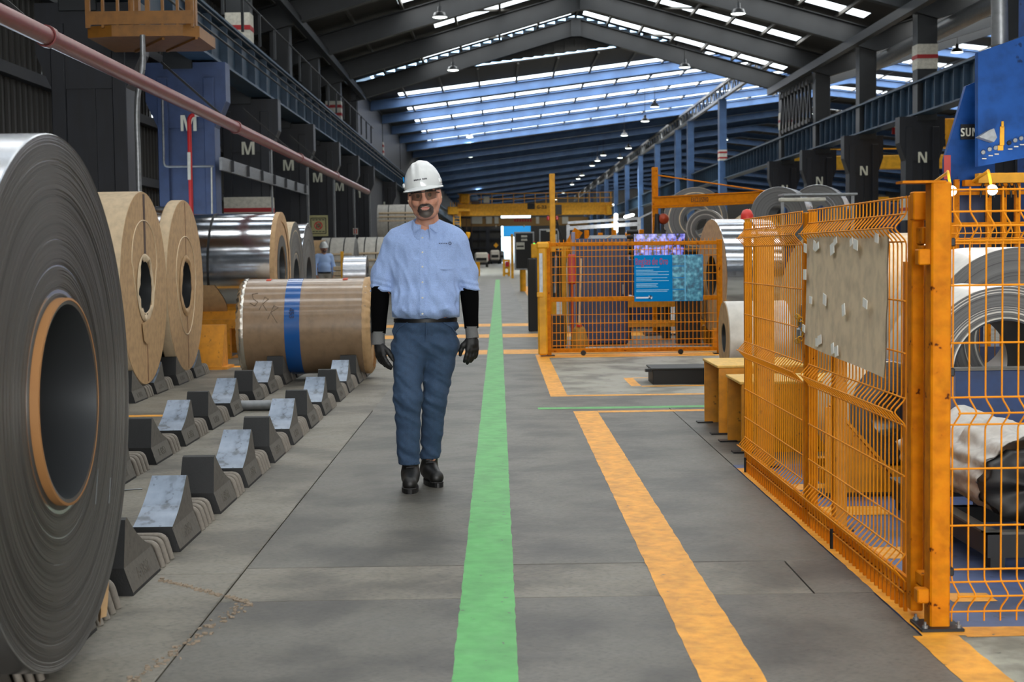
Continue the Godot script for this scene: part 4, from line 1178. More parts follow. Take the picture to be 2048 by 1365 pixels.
# ================================================================== coils at the back on the left
func build_left_back() -> void:
	var c := coil("steel_coil", "tan paper wrapped coil with a dark open core beside the mirror bright coil", Vector3(-3.43, 0.98, -21.8), XAX, 0.86, 0.32, 0.9, {"body": M.kraft_pale, "edge": M.steel_edge_grey, "rings": 40})
	coil("steel_coil", "grey edged coil close behind the tan wrapped coil", Vector3(-3.55, 0.98, -23.8), XAX, 0.88, 0.34, 1.0, {"body": M.steel_bright, "rings": 40})
	for d in [[-3.43, 21.8, "tan wrapped coil"], [-3.55, 23.8, "grey edged coil behind it"]]:
		var st := thing("coil_cradle", "low dark timber cradle under the " + d[2], "cradle", Vector3(d[0], 0, -d[1]))
		for s in [-1.0, 1.0]:
			part(st, "beam", B(Vector3(0, 0.1, s * 0.5), Vector3(0.8, 0.2, 0.16), 0.01), M.dark_steel)
	# background coils with bright slatted reflections
	var rows := [[645, 712, 476, 42.0, "light coil on the floor left of the yellow post"], [717, 772, 475, 44.0, "light coil with dark straps right of the yellow post"], [756, 836, 410, 51.0, "light coil stacked high behind the walking man"], [626, 652, 481, 39.6, "kraft coil with a blue band behind the man in white helmet"]]
	for i in rows.size():
		var r: Array = rows[i]
		var a := D(r[0], r[2], r[3])
		var b := D(r[1], r[2], r[3])
		var R: float = 0.60 if i == 2 else a.y / 2.0
		var cc := coil("steel_coil", r[4], Vector3((a.x + b.x) / 2, a.y - R, -r[3]), XAX, R, 0.3, b.x - a.x, {"body": M.wrap_white if i < 3 else M.kraft, "rings": 20, "segs": 40, "straps": [-(b.x - a.x) * 0.22, (b.x - a.x) * 0.2] if i < 3 else [], "grp": "coils stored at the back"})
		if i == 3: part(cc, "blue_band", B(Vector3(-0.14, R, R * 0.75), Vector3(0.1, 1.2, 0.3)), M.band_blue)
		for k in (3 if i < 3 else 0):   # timber battens strapped across the wrap
			var bt := MB.new()
			var an := 0.5 - k * 0.22
			bt.box(Vector3(0, sin(an) * (R + 0.02), cos(an) * (R + 0.02)), Vector3((b.x - a.x) * 0.9, 0.05, 0.04), Basis(Vector3(1, 0, 0), -an))
			on_coil(cc, Basis(), R, "batten", bt, M.kraft_pale)
	var cl := coil("steel_coil", "lower light coil carrying the stacked coil behind the walking man", D(800, 500, 51.0) + Vector3(0, 0.06, 0), XAX, 0.93, 0.3, 1.4, {"body": M.wrap_white, "rings": 20, "segs": 40, "grp": "coils stored at the back"})
	cl.position.y = 0.0
	var sm := coil("steel_coil", "small grey steel coil beyond the brown wrapped coil", D(712, 549, 27.0), XAX, 0.34, 0.15, 0.42, {"body": M.steel_soft, "rings": 16, "segs": 40})
	var spb := thing("steel_rack", "low steel rack carrying the small grey coil", "rack", Vector3(sm.position.x, 0, sm.position.z))
	part(spb, "top_plate", B(Vector3(0, sm.position.y - 0.02, 0), Vector3(0.6, 0.04, 0.6)), M.dark_steel)
	for sx in [-0.25, 0.25]:
		for sz in [-0.25, 0.25]:
			part(spb, "leg", B(Vector3(sx, sm.position.y / 2 - 0.02, sz), Vector3(0.05, sm.position.y - 0.04, 0.05)), M.dark_steel)
	var bp := D(685, 556, 35.0)
	var post := thing("guard_post", "slim yellow guard post beside the man in white helmet", "post", Vector3(bp.x, 0, bp.z))
	part(post, "shaft", B(Vector3(0, D(685, 503, 35.0).y / 2, 0), Vector3(0.07, D(685, 503, 35.0).y, 0.07), 0.005), M.crane_yellow)
	part(post, "foot", B(Vector3(0, 0.01, 0), Vector3(0.25, 0.02, 0.25)), M.crane_yellow)
	for k in 5:
		var pl := thing("paper_stack", "flat bundle of kraft sheets on the stack by the yellow post", "bundle", D(692, 534 - k * 6.4, 37.5) * Vector3(1, 0, 1) + Vector3(0, 0.45 + k * 0.125, 0), 0.0, "kraft sheet bundles")
		part(pl, "sheets", B(Vector3(0, 0.06, 0), Vector3(0.62, 0.1, 0.5), 0.01), M.kraft_pale)
		part(pl, "batten", B(Vector3(0, 0.006, 0.05), Vector3(0.6, 0.012, 0.1)), M.tape_brown)
	var pal := thing("pallet", "low timber pallet under the kraft sheet bundles", "pallet", D(692, 540, 37.5) * Vector3(1, 0, 1))
	for i in 3: part(pal, "block", B(Vector3(-0.3 + i * 0.3, 0.2, 0), Vector3(0.1, 0.4, 0.5)), M.kraft_edge)
	for i in 4: part(pal, "board", B(Vector3(0, 0.425, -0.2 + i * 0.135), Vector3(0.7, 0.05, 0.1)), M.kraft)

# ================================================================== wire mesh
func wire_profile(h: float, y0: float, folds: Array, depth: float) -> Array:
	# points of one upright wire with its V-folds pushed out by depth
	var p := [Vector2(0, y0)]
	for f in folds:
		p.append(Vector2(0, f - 0.05)); p.append(Vector2(depth, f)); p.append(Vector2(0, f + 0.05))
	p.append(Vector2(0, h))
	return p

func mesh_panel(par: Node3D, a: Vector3, b: Vector3, y0: float, h: float, folds: Array, depth: float, step: float, rad: float, out: Vector3, rows: Array, m: Material) -> void:
	# a welded panel between a and b (floor points), folds pushed along out
	var L := (b - a).length()
	var u := (b - a) / L
	var up := MB.new()
	var pts := []
	for p in wire_profile(h, y0, folds, depth): pts.append(out * p.x + Vector3.UP * p.y)
	var f2 := rounded(pts, 0.012, 2)
	up.tube(f2, rad, 5)
	var um := up.mesh()
	var n := int(L / step)
	for i in n + 1:
		part(par, "upright_wire", um, m, a + u * (step * i + (L - step * n) / 2))
	for r in rows:
		var ofs: float = depth + rad * 1.6 if r in folds else rad * 1.7
		part(par, "cross_wire", pipe([a + Vector3.UP * r + out * ofs, b + Vector3.UP * r + out * ofs], rad * 1.1, 5), m)

func build_gate() -> void:
	var X := 1.475
	var g := thing("mesh_gate", "orange welded wire mesh double gate with a cardboard sheet tied on", "gate", Vector3(X, 0, -5.28))
	var out := Vector3(-1, 0, 0)
	var fl := [0.16, 0.735, 1.405]
	var rows := [0.07, 0.16, 0.21, 0.33, 0.5, 0.685, 0.735, 0.785, 0.95, 1.14, 1.355, 1.405, 1.455, 1.515]
	# near leaf and far leaf
	mesh_panel(g, Vector3(0, 0, -0.05), Vector3(0, 0, -1.72), 0.05, 1.52, fl, 0.045, 0.0575, 0.0032, out, rows, M.wire)
	mesh_panel(g, Vector3(0, 0, -1.86), Vector3(0, 0, -3.56), 0.05, 1.52, fl, 0.045, 0.0575, 0.0032, out, rows, M.wire)
	part(g, "hinge_stile", B(Vector3(0.02, 0.77, 0.0), Vector3(0.045, 1.50, 0.06), 0.004), M.orange)
	part(g, "middle_stile", B(Vector3(0.02, 0.76, -1.74), Vector3(0.04, 1.5, 0.05), 0.004), M.orange)
	part(g, "middle_stile", B(Vector3(0.02, 0.76, -1.84), Vector3(0.04, 1.5, 0.05), 0.004), M.orange)
	part(g, "end_stile", B(Vector3(0.02, 0.77, -3.58), Vector3(0.04, 1.46, 0.05), 0.004), M.orange)
	# a toothed kick rail under the panels
	for i in 58:
		part(g, "kick_tooth", B(Vector3(0.0, 0.055, -0.05 - i * 0.0605), Vector3(0.012, 0.11, 0.014)), M.orange)
	part(g, "kick_rail", B(Vector3(0.014, 0.11, -1.78), Vector3(0.014, 0.025, 3.56)), M.orange)
	for z in [-1.2, -3.5]:
		part(g, "drop_bolt", pipe([Vector3(-0.01, 0.0, z), Vector3(-0.01, 0.09, z)], 0.009, 8), M.dark_steel)
	# hinge blocks towards the post
	for y in [1.31, 1.375]:
		part(g, "hinge_block", B(Vector3(0.035, y, 0.07), Vector3(0.045, 0.06, 0.08), 0.004), M.orange)
	part(g, "hinge_block", B(Vector3(0.02, 1.48, 0.05), Vector3(0.06, 0.10, 0.05), 0.004), M.orange)
	for y in [0.15, 0.10]:
		part(g, "hinge_block", B(Vector3(0.035, y, 0.07), Vector3(0.045, 0.045, 0.08), 0.004), M.orange)
	# lock plate, chain and padlock between the leaves
	var lz := -1.90
	var ly := D(1597, 655, 7.2).y
	part(g, "lock_plate", B(Vector3(0.012, ly, lz - 0.02), Vector3(0.008, 0.22, 0.17), 0.002), mat("lock_grey", Color(0.55, 0.55, 0.58), 0.45, 0.5))
	var pk := part(g, "padlock", B(Vector3(-0.03, ly - 0.02, -1.78), Vector3(0.03, 0.05, 0.05), 0.008), M.galvanised)
	var sh := MB.new()
	var sp := []
	for i in 13:
		var an := PI * i / 12.0
		sp.append(Vector3(-0.03, ly + 0.005 + sin(an) * 0.035, -1.78 + cos(an) * 0.022))
	sh.tube(sp, 0.006, 6)
	part(g, "shackle", sh, M.galvanised)
	var chn := MB.new()
	for i in 14:
		var an := TAU * i / 14.0
		var ce := Vector3(-0.035 + 0.012 * cos(an * 2), ly + sin(an) * 0.06, -1.77 + cos(an) * 0.03)
		var lk := []
		for k in 9:
			var q := TAU * k / 8.0
			lk.append(ce + (Vector3(0, cos(q), sin(q)) if i % 2 else Vector3(cos(q), sin(q), 0)) * 0.012)
		chn.tube(lk, 0.0032, 5, false)
	part(g, "chain", chn, mat("brass_chain", Color(0.75, 0.55, 0.15), 0.4, 0.6))
	# cardboard tied to the near leaf
	var cb := MB.new()
	var cy := [[0.72, 1.415], [0.705, 1.43]]
	var p0 := D(1627, 460, 1.0)
	var zl := -1.66
	var zr := -0.225
	cb.sheet(16, 10, func(u: float, v: float) -> Vector3:
		var z := lerpf(zl, zr, u) + 0.006 * sin(v * 17.0) * u
		var low := lerpf(0.885, 0.845, u)
		var top := lerpf(1.40, 1.405, u)
		return Vector3(-0.022 - 0.006 * sin(u * 6.0) - 0.012 * v * v, lerpf(top, low, v), z), 0.004)
	var card := part(g, "cardboard_sheet", cb, mat("cardboard", Color(0.88, 0.80, 0.68), 0.85, 0.0, {"tex": "mottle", "scale": 1.2}), Vector3.ZERO, "grey brown cardboard sheet with scraps of white tape")
	for q in [[0.02, 0.12], [0.16, 0.10], [0.2, 0.11], [0.41, 0.13], [0.45, 0.07], [0.65, 0.08], [0.7, 0.1], [0.93, 0.06], [0.02, 0.36], [0.32, 0.55], [0.12, 0.58], [0.57, 0.6], [0.82, 0.52], [0.02, 0.85], [0.22, 0.93], [0.26, 0.9], [0.44, 0.93], [0.49, 0.94]]:
		var z := lerpf(zl, zr, q[0])
		var y := lerpf(lerpf(1.40, 1.405, q[0]), lerpf(0.885, 0.845, q[0]), q[1])
		part(card, "tape_scrap", B(Vector3(-0.037 - 0.010 * q[1], y, z), Vector3(0.003, rng.randf_range(0.028, 0.05), rng.randf_range(0.04, 0.07)), 0.0, Basis(Vector3(1, 0, 0), rng.randf_range(-0.3, 0.3))), M.tape_white)
	# the gate post with its base plate
	var ps := thing("gate_post", "thick scuffed orange gate post bolted to the floor", "post", Vector3(1.522, 0, -5.1))
	part(ps, "shaft", B(Vector3(0, 0.78, 0), Vector3(0.07, 1.555, 0.08), 0.006), M.orange)
	part(ps, "cap_plate", B(Vector3(-0.06, 1.558, -0.005), Vector3(0.15, 0.008, 0.09)), M.orange)
	part(ps, "base_plate", B(Vector3(0, 0.006, 0.0), Vector3(0.15, 0.012, 0.15), 0.002), M.dark_steel)
	for sx in [-0.058, 0.058]:
		for sz in [-0.058, 0.058]:
			var bo := MB.new()
			bo.lathe([Vector2(0, 0.034), Vector2(0.005, 0.034), Vector2(0.005, 0.022), Vector2(0.011, 0.022), Vector2(0.011, 0.012)], Transform3D(Basis(), Vector3(sx, 0, sz)), 6)
			part(ps, "anchor_bolt", bo, M.galvanised)
	part(ps, "hinge_lug", B(Vector3(-0.045, 1.30, 0.0), Vector3(0.06, 0.055, 0.05), 0.004), M.orange)
	part(ps, "hinge_lug", B(Vector3(-0.045, 0.115, 0.0), Vector3(0.06, 0.05, 0.05), 0.004), M.orange)
	# the fixed panel running off to the right
	var fp := thing("mesh_fence", "orange welded wire fence panel fixed to the gate post", "fence", Vector3(1.56, 0, -5.1))
	var rr := [0.055, 0.115, 0.16, 0.205, 0.36, 0.56, 0.715, 0.757, 0.81, 1.0, 1.20, 1.355, 1.405, 1.455, 1.53]
	mesh_panel(fp, Vector3(0, 0, 0), Vector3(2.5, 0, -0.03), 0.02, 1.54, [0.115, 0.757, 1.405], 0.035, 0.0575, 0.0033, Vector3(0.6, 0, 0.8), rr, M.wire)
	part(fp, "end_post", B(Vector3(2.53, 0.77, -0.03), Vector3(0.06, 1.54, 0.06)), M.orange)
	for y in [0.2, 0.9, 1.35]:
		part(fp, "clamp", B(Vector3(0.0, y, 0.01), Vector3(0.03, 0.03, 0.03), 0.004), M.dark_steel)

# ================================================================== right foreground behind the gate
func bench(at: Vector3, w: float, h: float, d: float, label: String, cr := false) -> void:
	var o := thing("coil_bench", label, "bench", at)
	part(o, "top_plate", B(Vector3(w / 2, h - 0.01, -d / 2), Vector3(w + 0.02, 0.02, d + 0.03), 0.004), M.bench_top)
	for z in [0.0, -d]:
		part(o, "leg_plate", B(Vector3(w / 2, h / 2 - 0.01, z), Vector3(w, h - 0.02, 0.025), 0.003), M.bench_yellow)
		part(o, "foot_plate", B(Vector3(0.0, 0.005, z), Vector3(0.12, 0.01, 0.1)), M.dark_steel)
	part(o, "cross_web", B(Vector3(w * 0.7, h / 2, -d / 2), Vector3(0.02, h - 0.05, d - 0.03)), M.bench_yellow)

func build_right_near() -> void:
	bench(Vector3(1.585, 0, -10.66), 0.62, 0.50, 0.74, "yellow steel bench with an open side nearest the black trough")
	bench(Vector3(1.585, 0, -9.66), 0.75, 0.47, 0.58, "yellow steel bench standing behind the far gate leaf")
	# posts standing behind the gate
	for q in [[1.62, 8.98, 0.11, "wide orange post at the far end of the gate", 1.42], [1.60, 6.9, 0.055, "orange post behind the middle of the gate", 1.4], [1.585, 5.62, 0.05, "yellow channel post close behind the gate hinge", 1.28], [1.66, 5.62, 0.05, "second yellow channel post behind the gate hinge", 1.28]]:
		var o := thing("guard_post", q[3], "post", Vector3(q[0], 0, -q[1]))
		var mb := MB.new()
		mb.box(Vector3(0, q[4] / 2, 0), Vector3(q[2], q[4], 0.02), Basis(), 0.003)
		mb.box(Vector3(-q[2] / 2, q[4] / 2, -0.025), Vector3(0.008, q[4], 0.05))
		mb.box(Vector3(q[2] / 2, q[4] / 2, -0.025), Vector3(0.008, q[4], 0.05))
		part(o, "channel", mb, M.bench_yellow)
		part(o, "foot_plate", B(Vector3(0, 0.005, -0.02), Vector3(q[2] + 0.06, 0.01, 0.1)), M.dark_steel)
	# white wrapped roll bundle on a steel skid
	var sk := thing("steel_skid", "dark steel skid with a flanged edge on the blue floor", "skid", Vector3(2.25, 0, -6.7))
	for q in [-0.245, 0.245]:
		part(sk, "side_channel", B(Vector3(q, 0.11, 0), Vector3(0.04, 0.10, 1.48), 0.004), M.dark_steel)
		part(sk, "flange", B(Vector3(q, 0.162, 0), Vector3(0.06, 0.010, 1.5)), mat("skid_edge", Color(0.34, 0.33, 0.31), 0.5, 0.3))
	for z in [-0.7, 0.0, 0.70]:
		part(sk, "cross_beam", B(Vector3(0, 0.11, z), Vector3(0.46, 0.07, 0.06)), M.dark_steel)
		for q in [-0.2, 0.2]:
			part(sk, "foot", B(Vector3(q, 0.035, z - 0.06), Vector3(0.06, 0.07, 0.07)), M.black)
	part(sk, "end_flange", B(Vector3(0, 0.162, 0.72), Vector3(0.55, 0.010, 0.06)), M.skid_edge)
	part(sk, "end_channel", B(Vector3(0, 0.11, 0.735), Vector3(0.53, 0.10, 0.02)), M.dark_steel)
	var rb := thing("wrapped_roll", "white plastic wrapped roll bundle with wrinkled film on the steel skid", "roll", Vector3(2.25, 0.168, -6.7))
	var wr := MB.new()
	var fn := FastNoiseLite.new()
	fn.seed = 4; fn.frequency = 2.2
	wr.sheet(80, 56, func(u: float, v: float) -> Vector3:
		var a := u * TAU
		var z := lerpf(-0.72, 0.52, v)
		var rad := 0.163 + 0.006 * sin(a * 13.0) + 0.014 * fn.get_noise_3d(cos(a) * 1.6, sin(a) * 1.6, z * 3.0)
		# loose film standing up in bunches along the top
		var top := pow(maxf(0.0, sin(a)), 5.0)
		rad += top * (0.02 + 0.07 * maxf(0.0, sin(z * 13.0 + 0.4)) * (0.6 + 0.6 * fn.get_noise_2d(z * 3.0, 3.0)))
		return Vector3(cos(a) * rad * 1.42, 0.158 + sin(a) * rad * (1.0 if sin(a) > 0 else 0.95), z), 0.003)
	part(rb, "film", wr, mat("film_white", Color(0.76, 0.74, 0.71), 0.45, 0.0, {"tex": "mottle", "scale": 2.0, "bump": "soft_n", "bumps": 0.5}))
	var fe := MB.new()
	fe.sheet(40, 6, func(u: float, v: float) -> Vector3:
		var a := u * TAU
		var rad := (0.163 + 0.006 * sin(a * 13.0)) * (1.0 if v < 0.5 else lerpf(1.0, 0.02, (v - 0.5) * 2.0))
		return Vector3(cos(a) * rad * 1.42, 0.158 + sin(a) * rad * 0.97, lerpf(0.51, 0.62, minf(1.0, v * 2.0)) + 0.012 * sin(a * 5.0)), 0.002)
	part(rb, "dark_end_wrap", fe, M.black)
	part(rb, "green_sticker", B(Vector3(-0.10, 0.315, 0.12), Vector3(0.035, 0.004, 0.03), 0.0, Basis(Vector3(0, 0, 1), 0.7) * Basis(Vector3(1, 0, 0), 0.7)), mat("sticker_green", Color(0.1, 0.75, 0.25), 0.6))
	# blue saddle with two coils lying towards the walkway
	var sd := thing("coil_saddle", "dark blue steel saddle tray under the two coils beyond the fence", "saddle", Vector3(3.1, 0, -8.3))
	part(sd, "front_plate", B(Vector3(0.05, 0.33, 0.28), Vector3(1.6, 0.66, 0.03), 0.004), M.saddle_blue)
	part(sd, "side_plate", B(Vector3(-0.75, 0.33, -0.6), Vector3(0.03, 0.66, 1.75), 0.004), M.saddle_blue)
	part(sd, "side_plate", B(Vector3(0.85, 0.33, -0.6), Vector3(0.03, 0.66, 1.75), 0.004), M.saddle_blue)
	part(sd, "rim_flange", B(Vector3(0.05, 0.668, 0.27), Vector3(1.66, 0.014, 0.10)), M.skid_edge)
	part(sd, "end_post", B(Vector3(-0.68, 0.33, 0.31), Vector3(0.12, 0.64, 0.03), 0.003), mat("grey_violet", Color(0.30, 0.30, 0.40), 0.5, 0.0, {"tex": "mottle", "scale": 2.0}))
	part(sd, "patch_label", B(Vector3(0.0, 0.42, 0.297), Vector3(0.14, 0.06, 0.003)), mat("label_olive", Color(0.32, 0.31, 0.24), 0.8))
	for s in [-0.4, 0.4]:
		part(sd, "cradle_beam", B(Vector3(s + 0.05, 0.10, -0.6), Vector3(0.12, 0.2, 1.6)), M.dark_steel)
	var k1 := coil("steel_coil", "white wrapped coil with a wide pale bore lying in the blue saddle", Vector3(2.99, 0.60, -9.1), ZAX, 0.50, 0.305, 0.8, {"body": M.wrap_white, "rings": 60, "edge": M.steel_edge_grey, "bore": M.bore_light, "liner": M.wrap_white})
	var k2 := coil("steel_coil", "larger white wrapped coil standing behind the coil in the blue saddle", Vector3(3.52, 0.70, -10.5), ZAX, 0.63, 0.28, 1.1, {"body": M.wrap_white, "rings": 60, "edge": M.steel_edge_grey, "bore": M.bore})
	var cr2 := thing("coil_cradle", "low dark cradle under the larger wrapped coil", "cradle", Vector3(3.52, 0, -10.5))
	for s in [-0.35, 0.35]: part(cr2, "beam", B(Vector3(s, 0.06, 0), Vector3(0.14, 0.12, 1.0), 0.01), M.dark_steel)
	# coils and paper seen through the gate
	var p1 := coil("steel_coil", "cream paper wrapped coil seen through the gate mesh", Vector3(3.05, 0.78, -12.2), Basis(Vector3.UP, 0.25) * XAX, 0.68, 0.25, 0.95, {"body": M.kraft_pale, "paper_face": M.kraft_pale})
	var p2 := coil("steel_coil", "grey ringed coil with torn paper low behind the gate", Vector3(2.17, 0.38, -8.6), Basis(Vector3.UP, 0.5) * ZAX, 0.30, 0.13, 0.3, {"body": M.kraft_pale, "rings": 30, "edge": M.steel_edge_grey})
	for q in [[3.05, 12.2, 0.1, "cream wrapped coil"], [2.17, 8.6, 0.08, "grey ringed coil"]]:
		var cc := thing("coil_cradle", "low yellow cradle under the " + q[3], "cradle", Vector3(q[0], 0, -q[1]))
		for s in [-0.22, 0.22]: part(cc, "beam", B(Vector3(0, q[2] / 2, s), Vector3(0.7, q[2], 0.1)), M.bench_yellow)
	var tw := thing("coil_wedge", "triangular yellow plate frame on the floor behind the gate", "wedge", Vector3(1.95, 0, -7.9))
	var tp := MB.new()
	tp.prism(PackedVector2Array([Vector2(0, 0), Vector2(0.42, 0), Vector2(0.40, 0.05), Vector2(0.04, 0.48), Vector2(0, 0.48)]), Transform3D(Basis(), Vector3(-0.2, 0, 0)), -0.02)
	part(tw, "web_plate", tp, M.bench_yellow)
	part(tw, "sloping_flange", bar(Vector3(-0.16, 0.49, -0.05), Vector3(0.22, 0.05, -0.05), 0.14, 0.015), M.bench_yellow)
	part(tw, "foot_plate", B(Vector3(0.02, 0.008, -0.05), Vector3(0.5, 0.016, 0.2)), M.dark_steel)
	var gs := coil("steel_coil", "film wrapped coil with a shiny rounded edge behind the far gate post", Vector3(2.08, 0.62, -12.0), XAX, 0.30, 0.12, 0.5, {"body": M.wrap_white, "paper_face": M.kraft})
	var gst := thing("steel_rack", "yellow rack carrying the small film wrapped coil", "rack", Vector3(2.08, 0, -12.0))
	part(gst, "top_plate", B(Vector3(0, 0.30, 0), Vector3(0.5, 0.03, 0.5)), M.bench_yellow)
	for sx in [-0.2, 0.2]: part(gst, "leg", B(Vector3(sx, 0.145, 0), Vector3(0.05, 0.29, 0.4)), M.bench_yellow)
	# black trough sunk-looking box
	var tb := thing("black_trough", "low black steel trough with a flat rim on the pale floor", "trough", Vector3(1.95, 0, -14.95))
	part(tb, "front_plate", B(Vector3(0, 0.075, 0.22), Vector3(0.84, 0.15, 0.02), 0.003), M.black)
	part(tb, "back_plate", B(Vector3(0, 0.075, -0.22), Vector3(0.84, 0.15, 0.02), 0.003), M.black)
	part(tb, "end_plate", B(Vector3(-0.41, 0.075, 0), Vector3(0.02, 0.15, 0.44)), M.black)
	part(tb, "end_plate", B(Vector3(0.41, 0.075, 0), Vector3(0.02, 0.15, 0.44)), M.black)
	part(tb, "lid", B(Vector3(0, 0.158, 0), Vector3(0.88, 0.016, 0.5), 0.004), mat("trough_lid", Color(0.2, 0.2, 0.2), 0.6, 0.0, {"tex": "mottle", "scale": 3.0}))
	part(tb, "lug", B(Vector3(-0.46, 0.14, 0.16), Vector3(0.06, 0.03, 0.08)), M.dark_steel)
	# ---- the blue press frame high on the right
	var z := 12.0
	var pr := thing("press_frame", "big blue press frame with bolt holes and a slanting top edge", "machine", Vector3(D(1990, 330, z).x, 0, -z))
	var pl := func(pix: Array, zz: float) -> PackedVector2Array:
		var out := PackedVector2Array()
		for p in pix:
			var w := D(p[0], p[1], zz)
			out.append(Vector2(w.x - pr.position.x, w.y))
		return out
	var rear := MB.new()
	rear.prism(pl.call([[1888, 392], [1889, 318], [1932, 172], [1960, 160], [1990, 160], [1990, 372], [1940, 380]], 12.4), Transform3D(Basis(), Vector3(0, 0, -0.46)), 0.06)
	part(pr, "rear_plate", rear, M.press_blue)
	var front := MB.new()
	front.prism(pl.call([[1953, 334], [1953, 106], [2250, 0], [2250, 280], [2049, 316]], z), Transform3D(Basis(), Vector3(0, 0, -0.04)), 0.08)
	part(pr, "front_plate", front, M.press_blue)
	for q in [[1966, 305], [1979, 299], [1991, 296], [2018, 286], [2030, 281], [2042, 277]]:
		var w := D(q[0], q[1], z - 0.05)
		var hb := MB.new()
		hb.lathe([Vector2(0, 0.003), Vector2(0.014, 0.003), Vector2(0.018, 0.007), Vector2(0.019, 0.0)], Transform3D(ZAX, w - pr.position), 18)
		part(pr, "bolt_hole", hb, M.black if q[0] == 2018 else M.galvanised)
		part(pr, "hole_tag", B(w - pr.position + Vector3(0.01, -0.05, 0), Vector3(0.035, 0.009, 0.004)), M.white_band)
	var s0 := D(1939, 263, 12.3)
	part(pr, "name_board", B(s0 - pr.position + Vector3(0.02, 0, -0.04), Vector3(0.16, 0.125, 0.02)), M.black)
	text(pr, "SUND", 0.07, M.letter_white, s0 - pr.position + Vector3(0.035, -0.006, -0.024), "name_lettering", Basis(), 0.006, 0.8)
	var br := MB.new()
	br.prism(pl.call([[1954, 275], [1974, 262], [1984, 258], [1990, 276], [1984, 285]], z - 0.1), Transform3D(Basis(), Vector3(0, 0, 0.05)), 0.1)
	part(pr, "bracket", br, M.galvanised)
	for q in [[2004, 272, 0.035, 0.15], [2001, 296, 0.045, 0.04], [2005, 249, 0.02, 0.05]]:
		var w := D(q[0], q[1], z - 0.05)
		part(pr, "yellow_tag", B(w - pr.position, Vector3(q[2], q[3], 0.012), 0.002), M.crane_yellow)
	part(pr, "red_sign", B(D(1893, 335, 12.35) - pr.position + Vector3(0, 0, 0.02), Vector3(0.055, 0.2, 0.01)), mat("sign_red", Color(0.7, 0.25, 0.22), 0.6))
	part(pr, "upright", B(Vector3(0.75, 2.2, -0.6), Vector3(0.5, 4.4, 0.6)), M.press_blue)
	part(pr, "upright", B(Vector3(0.05, 1.0, -0.9), Vector3(0.22, 2.0, 0.3)), M.cabinet_blue)
	part(pr, "bed", B(Vector3(0.45, 0.25, -0.7), Vector3(1.3, 0.5, 0.8)), M.cabinet_blue)
	part(pr, "yellow_beam", B(D(2020, 356, 12.2) - pr.position, Vector3(0.55, 0.08, 0.1)), M.crane_yellow)
	part(pr, "orange_beam", B(D(1975, 366, 12.3) - pr.position, Vector3(0.4, 0.05, 0.08)), M.orange)
	for q in [1909, 1973, 2003, 2030]:
		var w := D(q, 430, 12.4)
		part(pr, "guard_upright", B(Vector3(w.x - pr.position.x, 0.95, -0.35), Vector3(0.04, 1.9, 0.04)), M.orange)
	for q in [[386, 0.3], [448, 0.3], [485, 0.35]]:
		var w := D(1980, q[0], 12.3)
		part(pr, "guard_rail", B(Vector3(0.02, w.y, -0.33), Vector3(0.75, 0.03, 0.03)), M.orange)
	for i in 3:
		var hs := []
		for k in 9:
			var an := PI * k / 8.0
			hs.append(D(1985 + i * 14 + 24 * cos(an), 395 - 45 * sin(an), 12.25) - pr.position)
		part(pr, "hose", pipe(hs, 0.011, 6), M.black)
	part(pr, "column_post", pipe([D(2000, 90, 12.6) - pr.position, D(1998, -60, 12.6) - pr.position], 0.07, 12), M.galvanised)
	# round work lamps under the press
	for q in [[1903, 382], [1985, 380]]:
		var w := D(q[0], q[1], 11.6)
		var lo := thing("work_lamp", "bright round work lamp on a yellow hook under the blue press", "lamp", w, 0.0, "press work lamps")
		var lm := MB.new()
		lm.lathe([Vector2(0, 0.0), Vector2(0.03, 0.0), Vector2(0.044, -0.02), Vector2(0.044, -0.04)], Transform3D(ZAX, Vector3.ZERO), 16)
		part(lo, "lamp_housing", lm, M.lamp_body)
		var lf := MB.new()
		lf.lathe([Vector2(0.042, -0.002), Vector2(0.036, 0.012), Vector2(0.0, 0.016)], Transform3D(ZAX, Vector3.ZERO), 16)
		part(lo, "lamp_lens", lf, M.lamp_glow)
		part(lo, "hook_arm", pipe(rounded([Vector3(0, 0.03, -0.03), Vector3(0, 0.16, -0.1), Vector3(0.06, 0.16, -0.3), Vector3(0.06, 0.1, -0.66)], 0.06), 0.012, 8), M.crane_yellow)
		var l := OmniLight3D.new()
		l.name = "lamp_light"
		lo.add_child(l); l.position = Vector3(0, 0, 0.06)
		l.light_energy = 0.25; l.omni_range = 60.0; l.omni_attenuation = 2.0; l.light_size = 0.03; l.shadow_enabled = true
	# mesh guard behind the coils
	var gf := thing("mesh_fence", "low orange mesh guard rail behind the wrapped coils", "fence", Vector3(D(1895, 490, 11.3).x, 0, -11.3))
	mesh_panel(gf, Vector3.ZERO, Vector3(1.4, 0, 0), 0.03, 1.50, [1.44], 0.03, 0.06, 0.004, Vector3(0, 0, 1), [0.3, 0.8, 1.2, 1.36, 1.40, 1.44, 1.5], M.wire)
	part(gf, "post", B(Vector3(0.02, 0.75, 0), Vector3(0.05, 1.5, 0.05)), M.orange)
	part(gf, "post", B(Vector3(1.4, 0.75, 0), Vector3(0.05, 1.5, 0.05)), M.orange)

# ================================================================== fence with the notice
func box_thing(nm: String, label: String, cat: String, c: Vector3, s: Vector3, m: Material, bev := 0.01) -> Node3D:
	var o := thing(nm, label, cat, Vector3(c.x, c.y - s.y / 2, c.z))
	part(o, "body", B(Vector3(0, s.y / 2, 0), s, bev), m)
	return o

